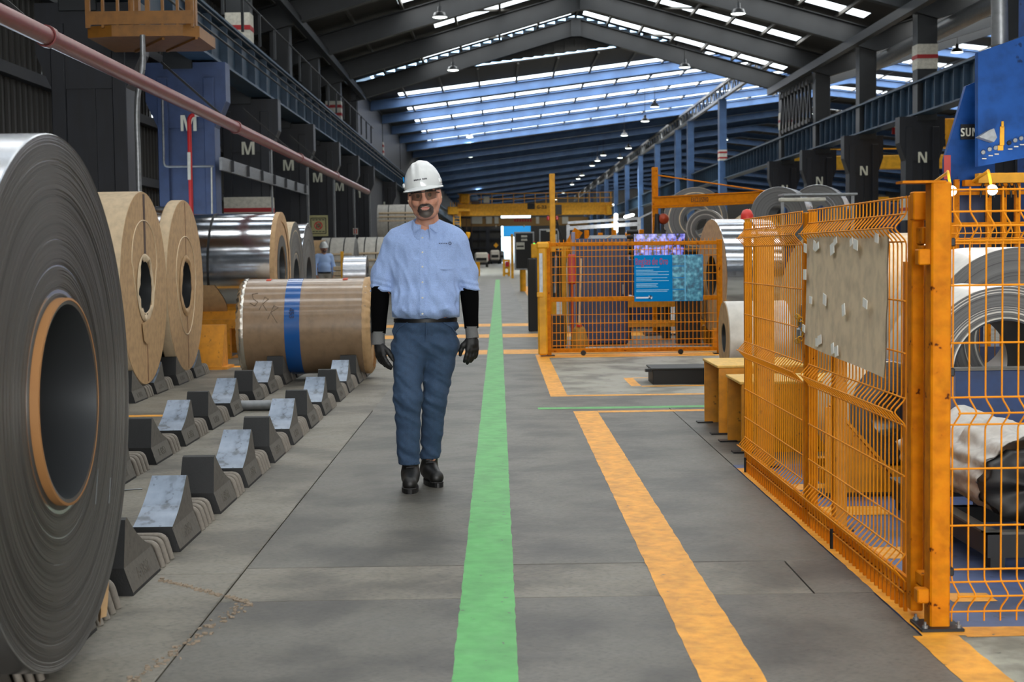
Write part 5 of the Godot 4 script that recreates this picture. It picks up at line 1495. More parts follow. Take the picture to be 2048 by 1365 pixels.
func build_mid_fence() -> void:
	var z := 19.05
	var x0 := 0.62
	var x1 := 2.86
	var h := 1.46
	var f := thing("mesh_fence", "orange mesh barrier on small wheels carrying the blue notice", "fence", Vector3(x0, 0, -z))
	var L := x1 - x0
	mesh_panel(f, Vector3(0.06, 0, 0), Vector3(L - 0.04, 0, 0), 0.06, 1.50, [1.36, 0.42], 0.03, 0.052, 0.0045, Vector3(0, 0, 1), [0.13, 0.2, 0.3, 0.42, 0.53, 0.72, 0.95, 1.05, 1.15, 1.28, 1.36], M.wire)
	part(f, "top_rail", B(Vector3(L / 2, h - 0.02, 0), Vector3(L, 0.05, 0.05), 0.006), M.orange)
	part(f, "middle_rail", B(Vector3(L / 2, 0.73, 0), Vector3(L, 0.06, 0.04), 0.006), M.orange)
	part(f, "bottom_rail", B(Vector3(L / 2, 0.07, 0), Vector3(L, 0.05, 0.05), 0.006), M.orange)
	part(f, "end_post", B(Vector3(L - 0.01, 0.74, 0), Vector3(0.07, 1.48, 0.07), 0.008), M.orange)
	part(f, "end_post", B(Vector3(0.02, 0.74, 0), Vector3(0.06, 1.48, 0.06), 0.008), M.orange)
	for x in [0.46, 1.72]:
		var w := MB.new()
		w.lathe([Vector2(0, -0.012), Vector2(0.035, -0.012), Vector2(0.035, 0.012), Vector2(0, 0.012)], Transform3D(ZAX, Vector3(x, 0.035, 0.02)), 16)
		part(f, "wheel", w, M.black)
	for x in [0.0, L]:
		part(f, "foot_plate", B(Vector3(x, 0.006, 0), Vector3(0.18, 0.012, 0.16)), M.dark_steel)
	# yellow light-curtain housing beside it
	var lc := thing("light_curtain", "thick yellow sensor column with a grey strip at the fence end", "post", Vector3(0.555, 0, -18.95))
	part(lc, "housing", B(Vector3(0, 0.72, 0), Vector3(0.12, 1.40, 0.12), 0.02), M.crane_yellow)
	part(lc, "cap", B(Vector3(0.01, 1.43, 0), Vector3(0.16, 0.09, 0.15), 0.02), M.crane_yellow)
	part(lc, "grey_strip", B(Vector3(-0.015, 1.08, 0.062), Vector3(0.045, 0.5, 0.006), 0.002), M.galvanised)
	part(lc, "step", B(Vector3(-0.03, 0.80, 0.06), Vector3(0.08, 0.06, 0.03), 0.005), M.crane_yellow)
	# the notice "Reglas de Oro"
	var s0 := D(1268, 511, z - 0.07)
	var s1 := D(1406, 602, z - 0.07)
	var c := (s0 + s1) / 2
	var W := s1.x - s0.x
	var H := s0.y - s1.y
	var sg := thing("notice_board", "sky blue notice reading Reglas de Oro with teal photographs", "sign", Vector3(c.x, c.y, c.z))
	part(sg, "board", B(Vector3.ZERO, Vector3(W, H, 0.012), 0.003), mat("sign_blue", Color(0.02, 0.52, 0.80), 0.6, 0.0, {"spec": 0.15}))
	text(sg, "Reglas de Oro", 0.085, mat("sign_magenta", Color(0.62, 0.16, 0.40), 0.5), Vector3(-W / 2 + 0.225, H / 2 - 0.085, 0.007), "heading", Basis(), 0.002, 0.55)
	var ink := mat("sign_ink", Color(0.62, 0.85, 0.95), 0.6)
	for i in 17:
		var w: float = [0.30, 0.0, 0.22, 0.42, 0.28, 0.42, 0.0, 0.40, 0.2, 0.42, 0.0, 0.28, 0.26, 0.28, 0.0, 0.42, 0.40][i]
		if w > 0.0:
			part(sg, "print_line", B(Vector3(-W / 2 + 0.025 + w / 2, H / 2 - 0.155 - i * 0.0195, 0.0065), Vector3(w, 0.007, 0.001)), ink)
	part(sg, "company_print", B(Vector3(-W / 2 + 0.10, -H / 2 + 0.05, 0.0065), Vector3(0.16, 0.018, 0.001)), mat("sign_white", Color(0.9, 0.95, 0.97), 0.5))
	for a in [0.0, PI / 4, PI / 2, -PI / 4]:
		part(sg, "company_mark", B(Vector3(-W / 2 + 0.205, -H / 2 + 0.055, 0.0065), Vector3(0.012, 0.055, 0.001), 0.0, Basis(Vector3(0, 0, 1), a)), M.sign_white if a > 0.1 else mat("sign_navy", Color(0.04, 0.14, 0.3), 0.5))
	var pm := mat("sign_photo", Color(1, 1, 1), 0.4, 0.0, {"tex": "teal_print", "scale": 2.3})
	for i in 4:
		part(sg, "photo_print", B(Vector3(W / 2 - 0.315, H / 2 - 0.07 - i * 0.150, 0.0065), Vector3(0.155, 0.138, 0.001)), pm)
	part(sg, "photo_print", B(Vector3(W / 2 - 0.115, 0, 0.0065), Vector3(0.215, H - 0.01, 0.001)), pm)
	part(sg, "gap_line", B(Vector3(W / 2 - 0.230, 0, 0.0067), Vector3(0.012, H - 0.01, 0.001)), mat("sign_pale", Color(0.42, 0.75, 0.88), 0.5))

# ================================================================== behind the notice fence
func build_right_back() -> void:
	var cab := thing("control_cabinet", "dark blue steel control cabinet behind the mesh barrier", "cabinet", Vector3(1.47, 0, -21.3))
	part(cab, "body", B(Vector3(0, 0.78, 0), Vector3(0.74, 1.5, 0.5), 0.01), M.cabinet_blue)
	part(cab, "door", B(Vector3(0, 0.78, 0.255), Vector3(0.70, 1.44, 0.012), 0.004), M.cabinet_blue)
	part(cab, "grey_side", B(Vector3(-0.40, 0.85, 0.1), Vector3(0.05, 1.55, 0.25), 0.005), mat("lilac_grey", Color(0.48, 0.48, 0.58), 0.5))
	part(cab, "plinth", B(Vector3(0, 0.02, 0), Vector3(0.7, 0.04, 0.46)), M.black)
	part(cab, "handle", B(Vector3(0.3, 0.8, 0.27), Vector3(0.02, 0.14, 0.02)), M.galvanised)
	# yellow machine stand with red bottle, broom and bin
	var yf := thing("stacker_machine", "yellow machine upright with black boxes beside the broom", "machine", Vector3(0.92, 0, -21.5))
	part(yf, "upright", B(Vector3(0.03, 0.72, 0), Vector3(0.07, 1.44, 0.07), 0.005), M.crane_yellow)
	part(yf, "upright", B(Vector3(-0.18, 0.72, -0.2), Vector3(0.06, 1.44, 0.06), 0.005), M.crane_yellow)
	part(yf, "black_box", B(Vector3(-0.12, 1.0, -0.1), Vector3(0.26, 0.7, 0.12), 0.01), M.black)
	part(yf, "actuator", pipe([Vector3(-0.1, 0.75, 0), Vector3(-0.08, 1.3, 0)], 0.025, 8), M.galvanised)
	part(yf, "head_plate", B(Vector3(-0.05, 1.42, -0.1), Vector3(0.4, 0.05, 0.3)), M.crane_yellow)
	var rb := thing("fire_extinguisher", "red extinguisher box hanging beside the blue cabinet", "extinguisher", Vector3(1.03, 0.55, -20.8))
	part(rb, "case", B(Vector3(0, 0.55, 0), Vector3(0.12, 0.42, 0.1), 0.02), M.red)
	part(rb, "stand_pipe", pipe([Vector3(0, -0.55, 0), Vector3(0, 0.4, 0)], 0.02, 8), M.red)
	var br := thing("broom", "straw broom standing bristles down by the blue cabinet", "broom", Vector3(1.11, 0, -20.5))
	var bm := MB.new()
	bm.lathe([Vector2(0.0, 0.0), Vector2(0.125, 0.0), Vector2(0.12, 0.12), Vector2(0.085, 0.27), Vector2(0.035, 0.33), Vector2(0.02, 0.36)], Transform3D(Basis().scaled(Vector3(1, 1, 0.45)), Vector3.ZERO), 20)
	part(br, "bristles", bm, mat("straw", Color(0.66, 0.50, 0.24), 0.85, 0.0, {"tex": "streaks", "scale": Vector3(14, 1.2, 14)}))
	part(br, "handle", pipe([Vector3(0, 0.34, 0), Vector3(0.04, 1.25, -0.1)], 0.014, 8), M.kraft_pale)
	part(br, "binding", pipe([Vector3(0, 0.30, 0), Vector3(0, 0.33, 0)], 0.04, 10), M.red)
	box_thing("waste_bin", "black open bin on the floor left of the broom", "bin", Vector3(0.80, 0.24, -20.6), Vector3(0.24, 0.46, 0.3), M.black)
	var bin := thing("black_locker", "tall black locker standing left of the yellow sensor column", "locker", Vector3(0.62, 0, -25.4))
	part(bin, "body", B(Vector3(0, 0.62, 0), Vector3(0.24, 1.24, 0.35), 0.01), M.black)
	part(bin, "grey_panel", B(Vector3(0.07, 0.95, 0.18), Vector3(0.11, 0.55, 0.02)), mat("panel_grey", Color(0.22, 0.22, 0.24), 0.5))
	# white laid pipe on the floor
	var wp := thing("white_conduit", "white pipe lying on the floor behind the mesh barrier", "pipe", Vector3(1.9, 0.02, -19.7))
	part(wp, "tube", pipe([Vector3(-0.75, 0.02, 0), Vector3(0.9, 0.02, 0.05)], 0.022, 10), M.white_band)
	# small machine behind the notice: a conveyor with rollers and boxes
	var cv := thing("roller_conveyor", "low yellow roller conveyor behind the notice", "conveyor", Vector3(2.55, 0, -22.5))
	for y in [0.25, 0.55]: part(cv, "side_beam", B(Vector3(0, y, 0.3), Vector3(1.5, 0.1, 0.06)), M.bench_yellow)
	part(cv, "side_beam", B(Vector3(0, 0.55, -0.4), Vector3(1.5, 0.1, 0.06)), M.bench_yellow)
	for i in 9:
		part(cv, "roller", pipe([Vector3(-0.7 + i * 0.175, 0.62, 0.3), Vector3(-0.7 + i * 0.175, 0.62, -0.4)], 0.05, 10), M.galvanised)
	for x in [-0.6, 0.0, 0.6]: part(cv, "leg", B(Vector3(x, 0.26, 0.0), Vector3(0.08, 0.52, 0.5)), M.dark_steel)
	box_thing("strapping_machine", "dark strapping machine body behind the notice", "machine", Vector3(2.72, 0.45, -21.2), Vector3(0.34, 0.9, 0.3), M.dark_steel)
	# flat screen with purple picture
	var tv := thing("television_screen", "wide flat screen showing a violet picture above the barrier", "screen", D(1319, 490, 23.5))
	var tw := 104.0 * 23.5 / F
	part(tv, "bezel", B(Vector3(0, 0, -0.01), Vector3(tw, tw * 0.44, 0.04), 0.006), M.black)
	part(tv, "screen", B(Vector3(0, 0, 0.012), Vector3(tw - 0.02, tw * 0.44 - 0.02, 0.004)), mat("screen_picture", Color(0.02, 0.02, 0.03), 0.2, 0.0, {"tex": "screen_print", "scale": 2.0, "glow": 0.0}))
	var scm: StandardMaterial3D = M.screen_picture
	scm.albedo_color = Color(0.2, 0.2, 0.2); scm.emission_enabled = true; scm.emission_texture = T.screen_print; scm.emission = Color.BLACK; scm.emission_energy_multiplier = 0.85
	part(tv, "stand_pole", B(Vector3(0, -0.75, -0.06), Vector3(0.06, 1.5, 0.06)), M.dark_steel)
	part(tv, "stand_foot", B(Vector3(0, -tv.position.y + 0.01, -0.06), Vector3(0.5, 0.02, 0.4)), M.dark_steel)
	part(tv, "stand_pole", B(Vector3(0, (-1.5 - tv.position.y) / 2, -0.06), Vector3(0.06, maxf(0.05, tv.position.y - 1.5), 0.06)), M.dark_steel)
	var tl := AreaLight3D.new()
	tl.name = "screen_light"
	tv.add_child(tl)
	tl.position = Vector3(0, 0, 0.03); tl.rotation.y = PI
	tl.area_size = Vector2(tw, tw * 0.5); tl.area_normalize_energy = true; tl.light_energy = 0.2; tl.light_color = Color(0.6, 0.55, 1.0); tl.shadow_enabled = true
	# jib crane "EXCLUSIVO FLEJADORA"
	var jz := 24.0
	var jb := thing("jib_crane", "orange jib crane lettered EXCLUSIVO FLEJADORA with a hanging hoist", "crane", Vector3(D(1310, 400, jz).x, 0, -jz))
	var jt := D(1310, 335, jz).y
	part(jb, "mast", B(Vector3(0, jt / 2, 0), Vector3(0.095, jt, 0.1), 0.006), M.orange)
	var j0 := D(1308, 405, jz) - jb.position
	var j1 := D(1545, 393, 22.6) - jb.position
	j0.y = D(1308, 405, jz).y; j1.y = D(1545, 393, 22.6).y
	part(jb, "boom", bar(j0, j1, 0.07, 0.13), M.orange)
	part(jb, "boom_flange", bar(j0 + Vector3(0, -0.085, 0), j1 + Vector3(0, -0.085, 0), 0.12, 0.03), M.orange)
	part(jb, "boom_flange", bar(j0 + Vector3(0, 0.08, 0), j1 + Vector3(0, 0.08, 0), 0.10, 0.02), M.orange)
	part(jb, "tie_rod", pipe([Vector3(0, jt - 0.12, 0), j1 + Vector3(-0.1, 0.08, 0)], 0.012, 6), M.orange)
	var ja := (j1 - j0).normalized()
	text(jb, "EXCLUSIVO FLEJADORA", 0.075, mat("jib_ink", Color(0.22, 0.14, 0.03), 0.7), j0.lerp(j1, 0.475) + Vector3(0, 0.0, 0.042), "boom_lettering", Basis(Vector3(ja.x, ja.y, 0).normalized(), Vector3(-ja.y, ja.x, 0).normalized(), Vector3(0, 0, 1)), 0.004, 0.5)
	var hk := D(1327, 438, jz - 0.1) - jb.position
	hk.y = D(1327, 438, jz - 0.1).y
	var ho := MB.new()
	ho.lathe([Vector2(0, -0.09), Vector2(0.07, -0.07), Vector2(0.09, 0.0), Vector2(0.07, 0.07), Vector2(0, 0.09)], Transform3D(ZAX, hk), 18, true)
	part(jb, "hoist_body", ho, mat("hoist_red", Color(0.62, 0.22, 0.08), 0.5))
	part(jb, "hoist_chain", pipe([hk + Vector3(0, 0.08, 0), hk + Vector3(0, 0.32, 0)], 0.012, 6), M.dark_steel)
	part(jb, "hoist_hook", pipe([hk + Vector3(0, -0.09, 0), hk + Vector3(0, -0.17, 0), hk + Vector3(0.04, -0.2, 0)], 0.012, 6), M.black)
	# black cable cone on the mast
	var sk := MB.new()
	sk.lathe([Vector2(0.0, 0.58), Vector2(0.035, 0.58), Vector2(0.045, 0.35), Vector2(0.06, 0.24), Vector2(0.14, 0.12), Vector2(0.2, 0.0), Vector2(0.0, 0.0)], Transform3D(Basis(), Vector3(0.02, D(1310, 500, jz).y, 0.12)), 20, true)
	part(jb, "cable_shroud", sk, M.black)
	part(jb, "base_plate", B(Vector3(0, 0.012, 0), Vector3(0.4, 0.024, 0.4)), M.dark_steel)
	part(jb, "shroud_stem", B(Vector3(0.02, 0.6, 0.12), Vector3(0.05, 1.2, 0.05)), M.black)
	# grey tube frame with strip lamps on the machine behind the cabinet
	var fz := 27.0
	var fm := thing("lamp_frame", "grey tube frame with bright strip lamps above the machine", "frame", Vector3(D(1240, 460, fz).x, 0, -fz))
	var P := func(x: float, y: float, d := 27.0) -> Vector3: return D(x, y, d) - fm.position
	part(fm, "tube", bar(P.call(1135, 457), P.call(1278, 448), 0.07, 0.07), M.galvanised)
	part(fm, "tube", bar(P.call(1135, 446, 28.0), P.call(1278, 437, 28.0), 0.05, 0.05), M.galvanised)
	for q in [1278, 1230]:
		var tp: Vector3 = P.call(q, 437)
		part(fm, "leg", bar(Vector3(tp.x, 0, tp.z), tp, 0.06, 0.06), M.galvanised)
	part(fm, "leg", bar(Vector3(P.call(1136, 450).x, 0, 0), P.call(1136, 450), 0.06, 0.06), M.galvanised)
	part(fm, "brace", bar(P.call(1278, 437), P.call(1305, 424), 0.03, 0.03), M.galvanised)
	for q in [[1232, 434, 8, 14], [1232, 455, 8, 22], [1258, 432, 22, 6]]:
		var w: Vector3 = P.call(q[0], q[1], 26.7)
		part(fm, "strip_lamp", B(w, Vector3(q[2] * 26.7 / F, q[3] * 26.7 / F, 0.05), 0.02, Basis(Vector3(0, 0, 1), 0.25 if q[2] > 12 else 0.0)), M.lamp_glow)
	var fl := OmniLight3D.new()
	fl.name = "lamp_light"; fm.add_child(fl); fl.position = P.call(1232, 440, 26.4)
	fl.light_energy = 0.6; fl.light_size = 0.2; fl.omni_range = 60.0; fl.omni_attenuation = 2.0; fl.shadow_enabled = true
	var mc := thing("slitter_machine", "grey and blue machine housing under the tube frame", "machine", Vector3(D(1225, 480, 26.0).x, 0, -26.0))
	part(mc, "base", B(Vector3(0, 0.6, 0), Vector3(1.5, 1.2, 0.8), 0.01), M.cabinet_blue)
	part(mc, "grey_hood", B(Vector3(-0.1, 1.42, 0), Vector3(0.75, 0.42, 0.6), 0.08), mat("hood_grey", Color(0.55, 0.56, 0.57), 0.4, 0.2))
	for i in 5: part(mc, "coiled_tube", pipe([Vector3(0.22, 1.32 + i * 0.09, 0.35), Vector3(0.42, 1.32 + i * 0.09, 0.35)], 0.035, 8), M.black)
	for i in 6: part(mc, "orange_bracket", B(Vector3(-0.7 + i * 0.24, 1.55 + 0.05 * (i % 2), 0.1), Vector3(0.08, 0.25, 0.1), 0.01), M.orange)
	part(mc, "paper_web", bar(Vector3(-0.75, 1.25, 0.42), Vector3(-0.05, 1.62, 0.42), 0.3, 0.015), M.kraft_pale)
	part(mc, "orange_arm", bar(Vector3(-0.95, 1.2, 0.45), Vector3(-0.62, 1.72, 0.45), 0.12, 0.16), M.orange)
	# tall yellow pole with two red lamps
	var pz := 30.0
	var yp := thing("signal_pole", "tall yellow pole with red signal lamps behind the machine", "pole", Vector3(D(1105, 440, pz).x, 0, -pz))
	var ph := D(1105, 348, pz).y
	part(yp, "mast", B(Vector3(0, ph / 2, 0), Vector3(0.11, ph, 0.11), 0.008), M.crane_yellow)
	for s in [-1.0, 1.0]:
		part(yp, "signal_lamp", B(Vector3(s * 0.09, D(1105, 437, pz).y, 0.04), Vector3(0.06, 0.09, 0.06), 0.02), mat("signal_red", Color(0.75, 0.08, 0.12), 0.3))
	part(yp, "cable_bracket", B(Vector3(0.12, D(1105, 420, pz).y, 0), Vector3(0.14, 0.2, 0.06), 0.01), M.dark_steel)
	for i in 4: part(yp, "cable", pipe([Vector3(0.07, 1.9 + i * 0.05, 0.06), Vector3(0.2, 1.6, 0.06), Vector3(0.25 + i * 0.03, 1.2, 0.06)], 0.008, 5), M.black)
	part(yp, "base_plate", B(Vector3(0, 0.01, 0), Vector3(0.4, 0.02, 0.4)), M.dark_steel)
	# notice boards on a yellow post by the walkway
	var bz := 52.0
	var bo := thing("information_board", "grey framed black board with white notes on a yellow post", "board", Vector3(D(1046, 560, bz).x, 0, -bz))
	var k := bz / F
	var by := D(1052, 502, bz).y
	part(bo, "post", pipe([Vector3(0, 0, -0.08), Vector3(0, by + 0.4, -0.08)], 0.11, 12), M.crane_yellow)
	part(bo, "frame", B(Vector3(0.06, by, 0), Vector3(40 * k, 76 * k, 0.08), 0.01), M.galvanised)
	part(bo, "black_panel", B(Vector3(0.06, by, 0.045), Vector3(34 * k, 70 * k, 0.01)), M.black)
	for q in [[0.0, 29, 12, 4], [0.0, 22, 12, 4], [-8, 10, 17, 14]]:
		part(bo, "white_note", B(Vector3(0.06 + q[0] * k, by + q[1] * k, 0.053), Vector3(q[2] * k, q[3] * k, 0.006)), M.white_band)
	part(bo, "dark_print", B(Vector3(0.06 - 8 * k, by + 9 * k, 0.058), Vector3(14 * k, 3 * k, 0.004)), M.black)
	var b2z := 46.0
	var b2 := thing("information_board", "second grey framed black board right beside the first one", "board", Vector3(D(1099, 560, b2z).x, 0, -b2z))
	var k2 := b2z / F
	var by2 := D(1099, 476, b2z).y
	part(b2, "frame", B(Vector3(0, by2 - 0.1, 0), Vector3(40 * k2, 48 * k2, 0.08), 0.01), M.galvanised)
	part(b2, "black_panel", B(Vector3(0, by2 - 0.1, 0.045), Vector3(34 * k2, 42 * k2, 0.01)), M.black)
	part(b2, "white_note", B(Vector3(0, by2 + 14 * k2, 0.053), Vector3(10 * k2, 4 * k2, 0.006)), M.white_band)
	part(b2, "white_note", B(Vector3(9 * k2, by2 - 2 * k2, 0.053), Vector3(13 * k2, 18 * k2, 0.006)), M.white_band)
	part(b2, "post", pipe([Vector3(0, 0, -0.1), Vector3(0, by2, -0.1)], 0.08, 12), M.crane_yellow)
	var yb := thing("signal_cabinet", "yellow control box with a green lamp next to the black board", "cabinet", Vector3(D(1074, 560, 36.0).x, 0, -36.0))
	var k3 := 36.0 / F
	var by3 := D(1074, 502, 36.0).y
	part(yb, "body", B(Vector3(0, by3, 0), Vector3(22 * k3, 28 * k3, 0.2), 0.01), M.crane_yellow)
	part(yb, "stand", B(Vector3(0, by3 / 2 - 0.1, 0), Vector3(0.14, by3 - 0.2, 0.14)), M.bench_yellow)
	part(yb, "green_lamp", B(Vector3(-0.06, by3 + 14 * k3, 0.06), Vector3(0.05, 0.05, 0.05), 0.02), mat("green_glow_lamp", Color(0.3, 0.9, 0.3), 0.3, 0.0, {"glow": 2.0}))
	part(yb, "red_lamp", B(Vector3(-0.06, by3 + 18 * k3, 0.06), Vector3(0.04, 0.04, 0.04), 0.01), M.red)
	# big coils behind the jib
	coil("steel_coil", "large dark grey coil with a paper collar under the jib boom", Vector3(D(1392, 440, 27.0).x, D(1392, 440, 27.0).y, -27.0), Basis(Vector3.UP, -0.16) * ZAX, 0.575, 0.2, 0.9, {"body": M.kraft_pale, "rings": 40, "edge": M.steel_edge_grey, "grp": ""})
	coil("steel_coil", "narrow grey ring coil in front of the large dark coil", Vector3(D(1412, 458, 25.0).x, D(1412, 458, 25.0).y, -25.0), Basis(Vector3.UP, -0.25) * ZAX, 0.33, 0.17, 0.25, {"body": M.wrap_white, "rings": 30, "edge": M.steel_edge_grey})
	var cr := thing("coil_rack", "high steel rack carrying the grey coils under the jib", "rack", Vector3(D(1405, 500, 26.2).x, 0, -26.2))
	var rh := D(1392, 440, 27.0).y - 0.575
	part(cr, "table", B(Vector3(0, rh - 0.03, 0), Vector3(1.3, 0.06, 2.4)), M.dark_steel)
	for sx in [-0.55, 0.55]:
		for sz in [-0.9, 0.9]: part(cr, "leg", B(Vector3(sx, rh / 2 - 0.03, sz), Vector3(0.1, rh - 0.06, 0.1)), M.dark_steel)
	part(cr, "riser_block", B(Vector3(0.06, (rh + D(1412, 458, 25.0).y - 0.33) / 2, 1.2), Vector3(0.3, absf(D(1412, 458, 25.0).y - 0.33 - rh), 0.2)), M.dark_steel)
	# bright coil with paper face next to the barrier
	var bx := D(1425, 560, 20.6).x
	var bcR := 0.80
	var bc := coil("steel_coil", "bright steel coil with a torn paper end beside the mesh barrier", Vector3(bx + 0.42, 0.98, -20.9), Basis(Vector3.UP, 0.12) * XAX, bcR, 0.28, 0.8, {"body": M.steel_bright, "paper_face": M.kraft, "straps": [0.1]})
	var bst := thing("coil_cradle", "yellow cradle under the bright coil beside the barrier", "cradle", Vector3(bx + 0.42, 0, -20.9))
	for s in [-0.45, 0.45]: part(bst, "beam", B(Vector3(0, 0.13, s), Vector3(0.9, 0.26, 0.16), 0.01), M.bench_yellow)
	var sheet := thing("kraft_sheet", "loose kraft paper sheet sticking up behind the bright coil", "paper", Vector3(bx + 0.75, 1.5, -21.9))
	part(sheet, "sheet", B(Vector3(0.0, 0.0, 0), Vector3(0.5, 0.75, 0.012), 0.0, Basis(Vector3(0, 0, 1), 0.6)), M.kraft_pale)
	part(sheet, "sheet_prop", B(Vector3(0, -0.9, -0.03), Vector3(0.04, 1.2, 0.04)), M.dark_steel)
	# coils further right under a plastic cover
	for q in [[1565, 432, 22.0, 0.42, "film covered grey coil beyond the gate top"], [1640, 428, 24.0, 0.46, "second film covered coil beyond the gate top"]]:
		var w := D(q[0], q[1], q[2])
		var o := coil("steel_coil", q[4], Vector3(w.x, w.y, w.z), Basis(Vector3.UP, -0.35) * ZAX, q[3], 0.15, 0.7, {"body": M.steel_soft, "rings": 30, "edge": M.steel_edge_grey})
		var rk := thing("coil_rack", "dark rack carrying the " + q[4].replace("beyond the gate top", ""), "rack", Vector3(w.x, 0, w.z))
		part(rk, "table", B(Vector3(0, o.position.y - 0.03, 0), Vector3(0.8, 0.06, 0.8)), M.dark_steel)
		for sx in [-0.33, 0.33]: part(rk, "leg", B(Vector3(sx, o.position.y / 2 - 0.03, 0), Vector3(0.08, o.position.y - 0.06, 0.6)), M.dark_steel)
	var pt := thing("shelf_table", "pale steel table top on legs above the film covered coils", "table", Vector3(D(1635, 390, 21.0).x, 0, -21.0))
	var py := D(1635, 390, 21.0).y
	part(pt, "table_top", B(Vector3(0, py, 0), Vector3(1.05, 0.03, 0.4), 0.005), M.galvanised)
	part(pt, "strip_light_tray", B(Vector3(-0.25, py - 0.07, 0.15), Vector3(0.65, 0.05, 0.12), 0.01), M.white_band)
	for sx in [-0.5, 0.5]: part(pt, "leg", B(Vector3(sx, py / 2, 0), Vector3(0.04, py, 0.04)), M.galvanised)
	var hp := thing("red_beacon", "red dome cap showing over the gate top", "beacon", D(1494, 430, 17.0))
	var hm := MB.new()
	hm.lathe([Vector2(0.075, -0.05), Vector2(0.072, 0.0), Vector2(0.05, 0.05), Vector2(0.0, 0.07)], Transform3D(), 18, true)
	part(hp, "dome", hm, mat("coral_red", Color(0.80, 0.20, 0.16), 0.4))
	part(hp, "pole", pipe([Vector3(0, -hp.position.y, 0), Vector3(0, -0.04, 0)], 0.03, 8), M.crane_yellow)
	# overhead cranes of the right hall
	var g4 := thing("bridge_crane", "yellow bridge crane marked G-41 in the right hall", "crane", Vector3(13.0, 3.9, -40.2))
	var gz := 40.2
	var ga := D(1690, 305, gz)
	part(g4, "girder", B(Vector3(5.0, 0.55, 0), Vector3(13.0, 0.75, 0.4), 0.02), M.crane_yellow)
	part(g4, "end_truck", B(Vector3(-1.7, 0.95, 0), Vector3(0.5, 0.4, 2.0), 0.02), M.crane_yellow)
	text(g4, "G-41", 0.35, M.black, D(1888, 270, 39.95) - g4.position + Vector3(0.25, -0.15, 0), "crane_number")
	part(g4, "red_notice", B(D(1795, 262, 39.95) - g4.position, Vector3(0.3, 0.18, 0.01)), M.red_band)
	for q in [[1300, 1760, 331, 60.0, 0.55, "yellow bridge crane girder far back in the right hall"], [1556, 1640, 262, 50.5, 0.6, "yellow brown crane trolley above the girder"]]:
		var a := D(q[0], q[2], q[3])
		var b := D(q[1], q[2], q[3])
		if a.x < 11.3: a.x = 11.3
		if q[3] > 55.0: b.x = 27.0
		var o := thing("bridge_crane", q[5], "crane", Vector3((a.x + b.x) / 2, a.y, a.z))
		part(o, "girder", B(Vector3.ZERO, Vector3(absf(b.x - a.x), q[4], 0.5), 0.02), M.crane_yellow)
		part(o, "hand_rail", B(Vector3(0, q[4], 0), Vector3(absf(b.x - a.x), 0.05, 0.05)), M.crane_yellow)
		for i in 5: part(o, "rail_post", B(Vector3(lerpf(-0.48, 0.48, i / 4.0) * absf(b.x - a.x), q[4] * 0.75, 0), Vector3(0.05, q[4] * 0.55, 0.05)), M.crane_yellow)
	# blue machine line at the back of the right hall
	for i in 5:
		var w := D(1600 + i * 70, 390, 44.0 + i)
		var o := thing("blue_machine", "blue ribbed machine guard in the right hall, bay %s" % ["by the film covered coils", "left of the middle column", "right of the middle column", "near the gate post", "behind the press"][i], "machine", Vector3(w.x, 0, w.z))
		part(o, "panel", B(Vector3(0, 1.4, 0), Vector3(1.1, 2.8, 0.3), 0.01), M.hall_blue)
		for r in 5: part(o, "rib", B(Vector3(-0.44 + r * 0.22, 1.4, 0.18), Vector3(0.06, 2.7, 0.06)), M.cabinet_blue)
		part(o, "yellow_rail", B(Vector3(0, 2.9, 0.1), Vector3(1.1, 0.08, 0.08)), M.crane_yellow)

